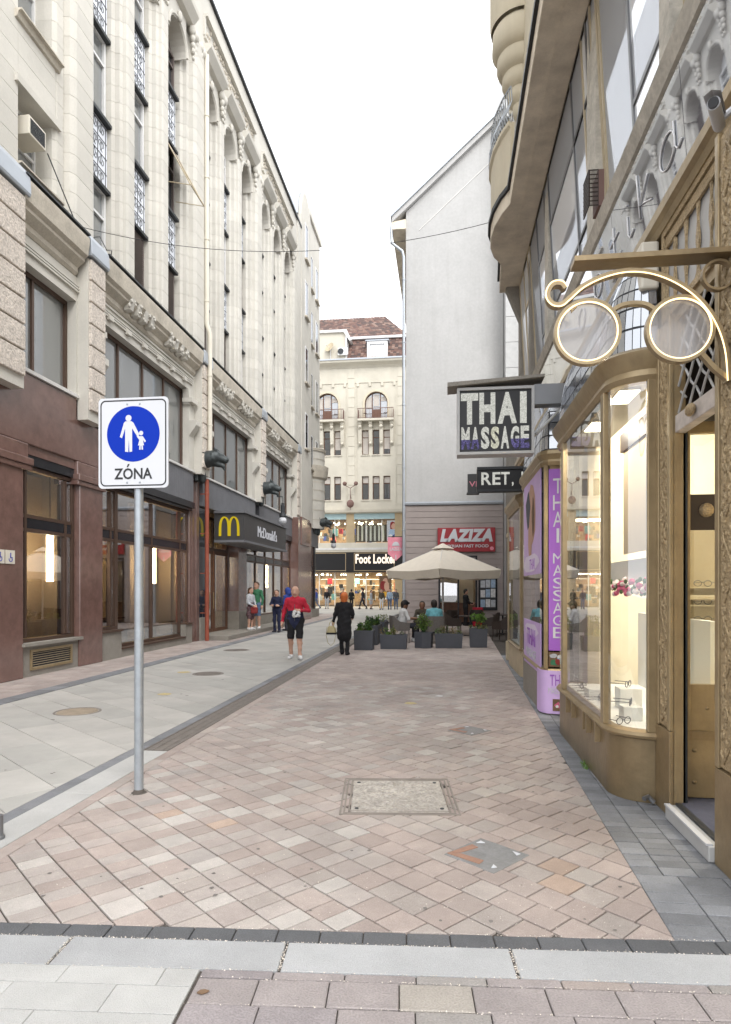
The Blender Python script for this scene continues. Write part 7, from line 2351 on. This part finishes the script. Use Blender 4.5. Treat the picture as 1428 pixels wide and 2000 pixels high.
# ------------------------------------------------------------------ terrace: planters with plants
LEAF = {n: mat('leaf_' + n, c, .6, var=.25, scale=12, rnd='island', rvar=.4) for n, c in dict(fresh=(.11, .21, .035), dark=(.032, .075, .022), olive=(.15, .17, .055), dry=(.26, .20, .10), grey=(.17, .2, .12)).items()}
def leaves(mb, c, rad, n, size, rq, upb=.3, drop=0.0):
    for _ in range(int(n * 1.6)):
        while True:
            d = Vector((rq.uniform(-1, 1), rq.uniform(-1, 1), rq.uniform(-1, 1)))
            if .15 < d.length < 1:
                break
        d *= (.55 + .45 * rq.random()) / max(d.length, .3) * d.length ** .35
        p = Vector((c[0] + d.x * rad[0], c[1] + d.y * rad[1], c[2] + d.z * rad[2]))
        ax = (d.normalized() + Vector((rq.uniform(-.6, .6), rq.uniform(-.6, .6), upb + rq.uniform(-.5, .5)))).normalized()
        s_ = size * .8 * rq.uniform(.6, 1.3)
        w = ax.orthogonal().normalized()
        w = (Matrix.Rotation(rq.random() * 6.28, 3, ax) @ w)
        nrm = ax.cross(w)
        tip = p + ax * s_ - Vector((0, 0, drop * s_))
        mb.add([p, p + ax * s_ * .5 + w * s_ * .3 + nrm * s_ * .08, tip, p + ax * s_ * .5 - w * s_ * .3 + nrm * s_ * .08], [(0, 1, 2), (0, 2, 3)])
def stems(mb, base, tips, r=.006):
    for t in tips:
        b = Vector(base); e = Vector(t); m = b.lerp(e, .5) + Vector((0, 0, .02))
        mb.tube([b, m, e], [r, r * .8, r * .5], 4)
def planter(label, x0, x1, y0, y1, h, hexa=False):
    cx, cy = (x0 + x1) / 2, (y0 + y1) / 2
    t = thing('planter', label, 'planter', (cx, cy, 0), 'dark planters round the terrace')
    w = (x1 - x0) / 2; d = (y1 - y0) / 2
    if hexa:
        base = [(cx + w * math.cos(math.radians(a)), cy + w * .8 * math.sin(math.radians(a))) for a in (-100, -40, 20, 80, 140, 200)]
    else:
        base = [(x0, y0), (x1, y0), (x1, y1), (x0, y1)]
    n = len(base)
    def sc(k):
        return [(cx + (p[0] - cx) * k, cy + (p[1] - cy) * k) for p in base]
    mb = MB()
    rings = [(sc(.93), .0), (sc(1.0), h), (sc(.93), h), (sc(.92), h - .06)]
    vs = [(*p, z) for r_, z in rings for p in r_]
    fs = [(k * n + i, k * n + (i + 1) % n, (k + 1) * n + (i + 1) % n, (k + 1) * n + i) for k in range(3) for i in range(n)]
    fs.append(tuple(range(n - 1, -1, -1)))
    mb.add(vs, fs).build('box', M['planter_grey'], t, bevel=.008)
    MB().add([(*p, h - .05) for p in sc(.92)], [tuple(range(n))]).build('soil', M['soil'], t, fix=False)
    return t
rq = random.Random(77)
def plant(kind, x, y, z, w, d, label):
    t = thing('plant', label, 'plant', (x, y, z), 'plants in the terrace planters')
    st = MB(); lv = {}
    def L(n):
        return lv.setdefault(n, MB())
    if kind == 'low':
        for k in range(int(w * 34)):
            px_, py_ = x + rq.uniform(-w, w) * .9, y + rq.uniform(-d, d) * .8
            h_ = rq.uniform(.05, .24)
            L(rq.choice(['fresh', 'olive', 'grey', 'dry', 'olive']))
            leaves(lv[rq.choice(list(lv))], (px_, py_, z + h_ * .6), (.07, .06, h_ * .6), 26, .055, rq, .6)
            stems(st, (px_, py_, z - .04), [(px_ + .02, py_, z + h_)])
    elif kind == 'bush':
        for k in range(24):
            a = rq.random() * 6.28; r_ = rq.uniform(0, .75)
            c = (x + math.cos(a) * r_ * w * 1.15, y + math.sin(a) * r_ * d * 1.1, z + .08 + rq.uniform(.1, .6) * w * 2.7)
            leaves(L(rq.choice(['olive', 'fresh', 'grey'])), c, (w * .35, d * .35, w * .35), 34, .06, rq, .5, .4)
            stems(st, (x, y, z - .04), [c])
    elif kind == 'upright':
        for k in range(12):
            px_, py_ = x + rq.uniform(-w, w) * .8, y + rq.uniform(-d, d) * .8
            h_ = rq.uniform(.10, .26)
            stems(st, (px_, py_, z - .04), [(px_ + rq.uniform(-.05, .05), py_, z + h_)])
            for q in range(5):
                leaves(L('dark' if rq.random() < .6 else 'fresh'), (px_, py_, z + h_ * (q + 1) / 5), (.05, .05, .05), 12, .06, rq, .8)
        for k in range(8):
            leaves(L('olive'), (x + rq.uniform(-w, w) * .9, y - d * .8 * rq.random(), z + .03), (.07, .06, .05), 16, .05, rq, .3)
    elif kind == 'broad':
        for k in range(11):
            a = rq.random() * 6.28; r_ = rq.uniform(.1, 1)
            c = (x + math.cos(a) * r_ * w * .9, y + math.sin(a) * r_ * d * .9, z + rq.uniform(.14, .42))
            leaves(L('fresh'), c, (.09, .09, .06), 18, .10, rq, .5, .3)
            stems(st, (x, y, z - .04), [c], .008)
        for k in range(8):
            leaves(L('olive'), (x + rq.uniform(-w, w), y + rq.uniform(-d, d) * .8, z + .05), (.08, .07, .06), 16, .06, rq, .3)
    st.build('stems', M['leaf_dark'], t, kind='stuff', fix=False)
    for n, mb in lv.items():
        mb.build('leaves', M['leaf_' + n], t, kind='stuff', fix=False)
P_ = [('square', -2.52, -1.97, 17.7, 18.2, .55, 'upright', 'tall dark square planter nearest the walking woman', 'upright dark green plants in the planter nearest the walking woman'),
      ('long', -1.83, -1.05, 18.1, 18.55, .41, 'low', 'low long dark planter under the man in the white shirt', 'low mixed green plants in the long planter under the white shirted man'),
      ('hex', -.89, -.30, 18.4, 18.95, .46, 'bush', 'six sided dark planter in front of the terrace table', 'round bushy olive plant in the six sided planter'),
      ('long', -.28, .53, 18.6, 19.05, .42, 'low', 'low long dark planter right of the six sided planter', 'low flowering plants in the long planter right of the six sided one'),
      ('square', .73, 1.25, 18.88, 19.36, .55, 'broad', 'dark square planter nearest the shop windows on the right', 'bright broad leaved plant in the right hand square planter'),
      ('long', -2.45, -2.0, 19.3, 20.6, .6, 'upright', 'dark long planter behind the nearest square planter, facing the drain', 'upright bushes in the planter row along the drain'),
      ('long', -2.4, -1.95, 21.0, 22.4, .62, 'low', 'farthest dark long planter in the row along the drain', 'light green plants in the farthest planter of the row')]
for kd, x0, x1, y0, y1, h, pk, l1, l2 in P_:
    planter(l1, x0, x1, y0, y1, h, kd == 'hex')
    plant(pk, (x0 + x1) / 2, (y0 + y1) / 2, h - .03, (x1 - x0) / 2 * .9, (y1 - y0) / 2 * .9, l2)

# ---- parasol
PX, PY = -.06, 24.2
um = thing('parasol', 'large square beige parasol over the terrace', 'parasol', (PX, PY, 0))
MB().tube([(PX, PY, .05), (PX, PY, 3.4)], .035, 12).build('pole', M['ledge_white'], um, smooth=True)
MB().box(PX - .4, PX + .4, PY - .4, PY + .4, 0, .08).build('base', M['stone_grey'], um)
hd_ = 2.15; zr, za = 2.42, 3.42
cor = [(PX + hd_ * math.cos(math.radians(a)), PY + hd_ * math.sin(math.radians(a))) for a in (-93, -3, 87, 177)]
mb = MB(); NS = 10
vs = []; rows = 9
for c in range(4):
    p, q = cor[c], cor[(c + 1) % 4]
    base = len(mb.v)
    V_ = []
    for j in range(rows + 1):
        t = .14 + .86 * j / rows
        for i in range(NS + 1):
            u = i / NS
            ex_ = p[0] + (q[0] - p[0]) * u; ey_ = p[1] + (q[1] - p[1]) * u
            sag = math.sin(math.pi * u) * .10 * t * t
            z = za - .10 + (zr - za + .10) * t - sag * .6
            k = 1 - .05 * math.sin(math.pi * u) * t
            V_.append((PX + (ex_ - PX) * t * k, PY + (ey_ - PY) * t * k, z))
    F_ = [(j * (NS + 1) + i, j * (NS + 1) + i + 1, (j + 1) * (NS + 1) + i + 1, (j + 1) * (NS + 1) + i) for j in range(rows) for i in range(NS)]
    mb.add(V_, F_)
mb.build('canopy', M['canvas'], um, smooth='all', fix=False)
mb = MB()
for c in range(4):
    p, q = cor[c], cor[(c + 1) % 4]
    V_ = []
    for j in range(4):
        for i in range(13):
            u = i / 12
            k = (1 - .05 * math.sin(math.pi * u)) * (1 - .012 * j)
            x = PX + (p[0] + (q[0] - p[0]) * u - PX) * k; y = PY + (p[1] + (q[1] - p[1]) * u - PY) * k
            V_.append((x + .012 * math.sin(i * 1.9 + j), y, zr - math.sin(math.pi * u) * .06 - .1 * j + (.02 * math.sin(u * 12) if j == 3 else 0)))
    mb.add(V_, [(j * 13 + i, j * 13 + i + 1, (j + 1) * 13 + i + 1, (j + 1) * 13 + i) for j in range(3) for i in range(12)])
mb.build('valance', M['canvas'], um, smooth='all', fix=False)
mb = MB()
for c in range(4):
    p, q = cor[c], cor[(c + 1) % 4]
    k = .2
    a = (PX + (p[0] - PX) * k, PY + (p[1] - PY) * k, za - .2); b = (PX + (q[0] - PX) * k, PY + (q[1] - PY) * k, za - .2)
    m_ = ((a[0] + b[0]) / 2, (a[1] + b[1]) / 2, za - .19)
    mb.add([a, m_, b, (PX, PY, za + .02)], [(0, 1, 3), (1, 2, 3)])
mb.build('top_vent', M['canvas'], um, fix=False)
rb = MB()
for c in range(4):
    p = cor[c]
    rb.tube([(PX, PY, za - .1), (PX + (p[0] - PX) * .97, PY + (p[1] - PY) * .97, zr + .01)], .012, 5)
    m_ = (PX + (p[0] - PX) * .5, PY + (p[1] - PY) * .5, za - .55)
    rb.tube([(PX, PY, 2.2), m_], .012, 5)
rb.build('ribs', M['ledge_white'], um)

# ---- chairs and tables
def armchair(x, y, rot, label, m='rattan_grey'):
    t = thing('terrace_chair', label, 'chair', (x, y, 0), 'woven terrace chairs')
    c, s = math.cos(rot), math.sin(rot)
    def X(mb):
        mb.v = [(x + a * c - b * s, y + a * s + b * c, z) for a, b, z in mb.v]
        return mb
    X(MB().box(-.25, .25, -.24, .26, .40, .46)).build('seat', M[m], t, bevel=.015)
    bk = MB()
    pts = [(-.29, .22), (-.3, -.1), (-.24, -.28), (-.1, -.33), (.1, -.33), (.24, -.28), (.3, -.1), (.29, .22)]
    n = len(pts)
    def zt(k):
        return .62 if k in (0, 7) else (.68 if k in (1, 6) else .86)
    V_ = [(px_, py_, .38) for px_, py_ in pts] + [(px_ * 1.04, py_ * 1.08, zt(k)) for k, (px_, py_) in enumerate(pts)] + \
         [(px_ * .9, py_ * .9, .38) for px_, py_ in pts] + [(px_ * .95, py_ * .98, zt(k)) for k, (px_, py_) in enumerate(pts)]
    bk.add(V_, [(i, i + 1, n + i + 1, n + i) for i in range(n - 1)] + [(2 * n + i + 1, 2 * n + i, 3 * n + i, 3 * n + i + 1) for i in range(n - 1)] + [(n + i, n + i + 1, 3 * n + i + 1, 3 * n + i) for i in range(n - 1)])
    X(bk).build('backrest', M[m], t)
    for a, b in ((-.25, -.26), (.25, -.26), (-.26, .22), (.26, .22)):
        X(MB().tube([(a, b, 0), (a * .95, b * .95, .42)], .018, 6)).build('leg', M[m], t)
    return t
def table(x, y, label, w=.36, m='dark_wood', zt=.74):
    t = thing('terrace_table', label, 'table', (x, y, 0), 'terrace tables')
    MB().box(x - w, x + w, y - w, y + w, zt - .03, zt).build('table_top', M[m], t, bevel=.006)
    MB().tube([(x, y, .03), (x, y, zt - .03)], .03, 8).build('pedestal', M['iron_dark'], t)
    MB().box(x - .25, x + .25, y - .03, y + .03, 0, .03).box(x - .03, x + .03, y - .25, y + .25, 0, .03).build('foot', M['iron_dark'], t)
    return t
armchair(-1.4, 20.6, math.radians(-72), 'grey woven armchair under the man in the white shirt')
armchair(-.3, 20.35, math.radians(8), 'grey woven armchair with its back to the camera under the teal jacket')
armchair(-.75, 22.2, math.radians(180), 'grey woven armchair behind the table facing the camera')
table(-.72, 21.2, 'dark terrace table between the three seated guests')
table(.95, 23.6, 'dark terrace table in front of the kiosk counter', .42)
armchair(.35, 23.4, math.radians(-85), 'empty woven chair left of the dark table by the kiosk', 'dark_wood')
armchair(1.65, 23.7, math.radians(85), 'empty woven chair right of the dark table by the kiosk', 'dark_wood')
armchair(1.9, 21.6, math.radians(60), 'empty dark woven chair nearest the shop corner', 'dark_wood')
table(2.2, 24.8, 'dark terrace table at the foot of the menu board', .38)
armchair(1.3, 26.4, math.radians(180), 'empty dark chair behind the tables under the menu board', 'dark_wood')
armchair(.2, 25.9, math.radians(150), 'empty dark chair by the parasol pole', 'dark_wood')

for k, (x, y, h_, m_, lb_) in enumerate(((-.85, 21.0, .12, 'white', 'white cup on the guests table, nearest the white shirt'), (-.6, 21.1, .22, 'darkred', 'dark red bottle on the guests table'), (-.7, 21.4, .1, 'white', 'white cup on the guests table, nearest the olive top'))):
    o = MB().lathe([(0, 0), (.035, 0), (.04, h_ * .6), (.025 if h_ > .2 else .042, h_ * .8), (.018 if h_ > .2 else .042, h_)], (x, y, .74), 10).build('bottle' if h_ > .2 else 'cup', CL[m_], None, at=(x, y, .74), smooth=True)
    tag(o, lb_, 'bottle' if h_ > .2 else 'cup')
# ------------------------------------------------------------------ people
V3 = lambda *a: a
# man walking towards the camera
person('bald man in a red and navy jacket and black shorts walking towards the camera', (-3.61, 15.3, 0), math.pi + .1, 1.79, SKIN, None, CL['red'], CL['black'], CL['white'],
       dict(ell=(-.31, -.06, 1.16), wrl=(-.14, .2, 1.17), hdl=(1, .3, .02), elr=(.28, -.06, 1.14), wrr=(.31, .03, .89), anl=(-.13, .14, .09), knl=(-.11, .1, .5), tol=(-.17, .31, .04), hpl=(-.1, 0, .93),
            anr=(.12, -.12, .1), knr=(.11, .03, .5), tor=(.15, .04, .035), look=(0, 1, -.08)), 'shorts', fat=1.22, vox=.011, top2=CL['navy'], beard=False)
mb = MB()
mf = person  # noqa
xf = Matrix.Translation((-3.61, 15.3, 0)) @ Matrix.Rotation(math.pi + .1, 4, 'Z')
rq = random.Random(40)
for k in range(14):
    p = xf @ Vector((-.06 + rq.uniform(-.07, .07), .25 + rq.uniform(-.03, .04), 1.13 + rq.uniform(-.08, .05)))
    mb.ball(tuple(p), rq.uniform(.025, .05), 6, 4, (1, .7, .8))
tag(mb.build('paper_bag', CL['white'], None, at=(-3.6, 15.05, 1.1), smooth=False), 'crumpled white paper held by the man in the red jacket', 'paper')
_man = [o for o in bpy.data.objects if o.get('label', '').startswith('bald man')][0]
MB().tube([tuple(xf @ Vector((0, y_, z))) for y_, z in ((.152, .93), (.146, 1.0), (.142, 1.1), (.138, 1.2), (.134, 1.3), (.115, 1.42))], .008, 5).build('zipper', CL['grey'], _man, smooth=True)
MB().tube([tuple(xf @ Vector((.062 * math.cos(a), .005 + .06 * math.sin(a), 1.475 + .012 * math.sin(a)))) for a in np.linspace(0, 6.283, 17)[:-1]], .016, 6, closed=True).build('collar', CL['navy'], _man, smooth=True)
# woman walking away
person('woman in a long black coat with orange hair walking away', (-2.58, 16.41, 0), -.06, 1.62, SKIN, HAIR['orange'], CL['black'], CL['black'], CL['black'],
       dict(ell=(-.25, -.06, 1.15), wrl=(-.31, .0, .93), elr=(.25, .0, 1.15), wrr=(.2, .2, 1.05), anl=(-.08, .08, .1), tol=(-.09, .22, .035), anr=(.09, -.02, .09), tor=(.1, .12, .035)), 'trousers',
       fat=1.15, vox=.012, hairstyle='bun', coat=.36)
hb = thing('handbag', 'small beige handbag with a loop strap in the hand of the woman in black', 'handbag', (-2.92, 16.4, .55))
MB().prism([(-3.03, .54), (-2.79, .54), (-2.82, .72), (-2.86, .75), (-2.96, .75), (-3.0, .72)], 16.33, 16.45, 'y').build('body', mat('bag_beige', (.42, .36, .2), .5, var=.2), hb, bevel=.012)
MB().box(-3.035, -2.785, 16.325, 16.455, .53, .58).build('bag_base', CL['black'], hb)
MB().tube([(-2.97, 16.39, .74), (-2.96, 16.39, .83), (-2.91, 16.39, .87), (-2.86, 16.39, .83), (-2.85, 16.39, .74)], .009, 6).build('handle', M['bag_beige'], hb)
MB().tube([(-3.03, 16.39, .72), (-3.05, 16.39, .5), (-3.0, 16.39, .3), (-2.92, 16.39, .24), (-2.84, 16.39, .32), (-2.79, 16.39, .55), (-2.79, 16.39, .7)], .008, 6).build('strap', M['bag_beige'], hb)
# young people by the restaurant step
person('tall dark haired youth in a green sweatshirt and denim shorts leaning by the door', (-7.28, 24.3, .15), math.radians(170), 1.84, SKIN, HAIR['brown'], CL['green'], CL['denim'], CL['white'],
       dict(look=(.3, 1, -.05)), 'shorts', vox=.016, fat=.9, nofingers=True)
person('long haired girl in a white top and floral skirt beside the green sweatshirt', (-7.36, 23.75, .15), math.radians(-110), 1.62, SKIN, HAIR['brown'], CL['pale'], CL['floral'], CL['white'],
       dict(elr=(.24, .04, 1.14), wrr=(.1, .2, 1.02), ell=(-.24, .04, 1.14), wrl=(-.1, .2, 1.0)), 'skirt', vox=.016, fat=.88, hairstyle='long', nofingers=True)
tag(MB().box(-7.3, -7.05, 23.55, 23.75, .78, 1.02).build('shoulder_bag', CL['darkred'], None, at=(-7.2, 23.6, .8), bevel=.04), 'dark red bag carried by the girl in the floral skirt', 'bag')
person('dark haired person in a navy jacket and navy trousers with folded arms', (-6.57, 24.68, 0), math.radians(172), 1.68, SKIN, HAIR['dark'], CL['navy'], CL['navy'], CL['dark'],
       dict(ell=(-.25, .05, 1.16), wrl=(.05, .19, 1.12), elr=(.25, .05, 1.16), wrr=(-.05, .19, 1.1), hdl=(1, .05, 0), hdr=(-1, .05, 0)), vox=.016, nofingers=True)
person('person in a bright blue hooded jacket half hidden behind the navy jacket', (-6.38, 25.7, 0), math.radians(60), 1.76, SKIN, HAIR['dark'], CL['blue'], CL['dark'], CL['dark'], vox=.018, hood=True, nofingers=True)
# seated guests
def seat_pose(lean=0.0, armz=.75, reach=.38):
    return dict(pel=(0, 0, .5), chest=(0, .02 + lean, .88), neck=(0, .03 + lean, 1.03), head=(0, .07 + lean, 1.18), shl=(-.185, .03 + lean, .99), shr=(.185, .03 + lean, .99),
                ell=(-.26, .12 + lean, .74), elr=(.26, .12 + lean, .74), wrl=(-.14, reach, armz), wrr=(.14, reach, armz), hpl=(-.1, .03, .5), hpr=(.1, .03, .5),
                knl=(-.14, .45, .52), knr=(.14, .45, .52), anl=(-.14, .45, .1), anr=(.14, .42, .1), tol=(-.15, .6, .035), tor=(.15, .57, .035))
person('seated bearded man in a white shirt and black cap at the terrace table', (-1.36, 20.62, 0), math.radians(-68), 1.78, SKIN2, HAIR['dark'], CL['white'], CL['dark'], CL['white'],
       seat_pose(.02), sleeve='short', vox=.015, fat=1.2, beard=True, cap=CL['black'], nofingers=True)
person('seated man in a dark olive top facing the camera behind the table', (-.75, 22.15, 0), math.radians(178), 1.72, SKIN2, HAIR['dark'], CL['olive'], CL['dark'], CL['dark'], seat_pose(.05), vox=.016, nofingers=True)
person('seated person with their back to us in a teal and grey jacket', (-.3, 20.42, 0), math.radians(10), 1.82, SKIN2, HAIR['dark'], CL['teal'], CL['dark'], CL['white'], seat_pose(.08), vox=.015, fat=1.2, top2=CL['grey'], nofingers=True)
person('kiosk worker in black clothes standing at the counter', (.98, 30.2, 0), math.radians(-70), 1.72, SKIN, HAIR['dark'], CL['black'], CL['black'], CL['black'],
       dict(wrr=(.12, .3, 1.08), elr=(.24, .08, 1.12), wrl=(-.12, .3, 1.05), ell=(-.24, .08, 1.12)), vox=.018, nofingers=True)
tag(MB().box(1.3, 1.75, 29.6, 30.1, 0, .82).box(1.29, 1.76, 29.59, 30.11, .82, .86).build('drinks_cooler', CL['red'], None, at=(1.5, 29.8, 0), bevel=.02), 'red low drinks cooler beside the kiosk worker', 'cooler')
# far pedestrians
WALK = dict(anl=(-.1, .26, .1), knl=(-.1, .2, .52), tol=(-.11, .4, .05), anr=(.1, -.3, .14), knr=(.1, -.02, .5), tor=(.11, -.18, .04), wrl=(-.26, -.14, .92), wrr=(.26, .24, .95))
far = [((-11.0, 54.6), 1.72, 90, 'blue', 'denim', 'dark', WALK, 'far pedestrian in blue pushing along by the left shop window'),
       ((-10.2, 55.2), 1.74, 180, 'black', 'pale', 'dark', None, 'far pedestrian in a black top and pale trousers by the shop pillar'),
       ((-9.0, 56.5), 1.7, 180, 'navy', 'denim', 'dark', None, 'far pedestrian in navy in front of the dark shop doorway'),
       ((-8.3, 57.0), 1.72, 0, 'black', 'black', 'dark', None, 'far pedestrian in black entering the shop doorway'),
       ((-6.85, 53.8), 1.78, 80, 'dark', 'dark', 'dark', WALK, 'far man in dark clothes striding to the right across the square'),
       ((-6.2, 54.2), 1.64, -100, 'pale', 'pale', 'dark', None, 'far woman in a long pale dress beside the striding man'),
       ((-5.2, 53.2), 1.7, 170, 'olive', 'white', 'white', None, 'far pedestrian in white trousers and a green top'),
       ((-4.55, 53.6), 1.74, 175, 'lightblue', 'denim', 'dark', None, 'far pedestrian in a pale blue top and jeans'),
       ((-4.05, 53.9), 1.72, 185, 'grey', 'denim', 'white', None, 'far pedestrian in a grey top and jeans at the group end'),
       ((-3.35, 56.0), 1.7, 90, 'navy', 'dark', 'dark', WALK, 'far pedestrian in navy at the edge of the grey house')]
for (x, y), H, fc, tp, lw, hr, ps, lb_ in far:
    person(lb_, (x, y, 0), math.radians(fc), H, SKIN, HAIR['dark' if hr == 'dark' else 'brown'], CL[tp], CL[lw], CL['dark'], ps, 'skirt' if 'dress' in lb_ else 'trousers', vox=.035, nofingers=True, group='people on the far square')
pr = thing('pram', 'dark pram pushed by the far pedestrian in blue', 'pram', (-11.6, 54.6, 0))
MB().prism([(-11.95, .5), (-11.4, .45), (-11.3, .75), (-11.6, 1.05), (-11.95, .95)], 54.4, 54.8, 'y').build('body', CL['dark'], pr, bevel=.04)
for xx in (-11.9, -11.4):
    for yy in (54.38, 54.8):
        MB().tube([(xx + .13 * math.cos(a), yy, .14 + .13 * math.sin(a)) for a in np.linspace(0, 6.283, 13)[:-1]], .02, 5, closed=True).build('wheel', M['iron_dark'], pr)
MB().tube([(-11.9, 54.6, .14), (-11.3, 54.6, .6), (-11.05, 54.6, 1.0)], .018, 5).build('frame', M['iron_dark'], pr)
yb = tag(MB().box(-5.75, -5.35, 56.5, 56.8, 0, .9).build('shop_bag_stand', M['mustard'], None, at=(-5.5, 56.6, 0), bevel=.05), 'mustard yellow stand by the far shop doorway', 'stand')
# small litter and marks on the ground
rq = random.Random(91)
tag(MB().prism([(-.012, 0), (.012, -.006), (.03, .008), (.036, .02), (.016, .026), (-.004, .02)], .0, .004, 'z').build('leaf', CL['brown'], None, at=(0, 0, 0)), 'dry brown leaf lying on the pale foreground slabs', 'leaf').location = (-1.02, 2.58, .004)
for (x, y, lab) in ((-.1, 10.2, 'small white paper scrap lying on the pink paving'),):
    tag(MB().prism([(-.05, 0), (.06, -.02), (.08, .05), (.0, .07)], 0, .006, 'z').build('paper_scrap', CL['white'], None, at=(0, 0, 0)), lab, 'litter').location = (x, y, .004)
grass = MB()
for k in range(40):
    x, y = 1.33 + rq.uniform(-.02, .02), 6.35 + rq.uniform(-.12, .12)
    h = rq.uniform(.02, .06); a = rq.uniform(-.03, .03)
    grass.add([(x - .003, y, 0), (x + .003, y, 0), (x + a, y + rq.uniform(-.03, .03), h)], [(0, 1, 2)])
o = grass.build('weed_tuft', M['leaf_fresh'], None, at=(1.33, 6.35, 0), fix=False)
tag(o, 'small green weed tuft growing at the foot of the gold base', 'weed')
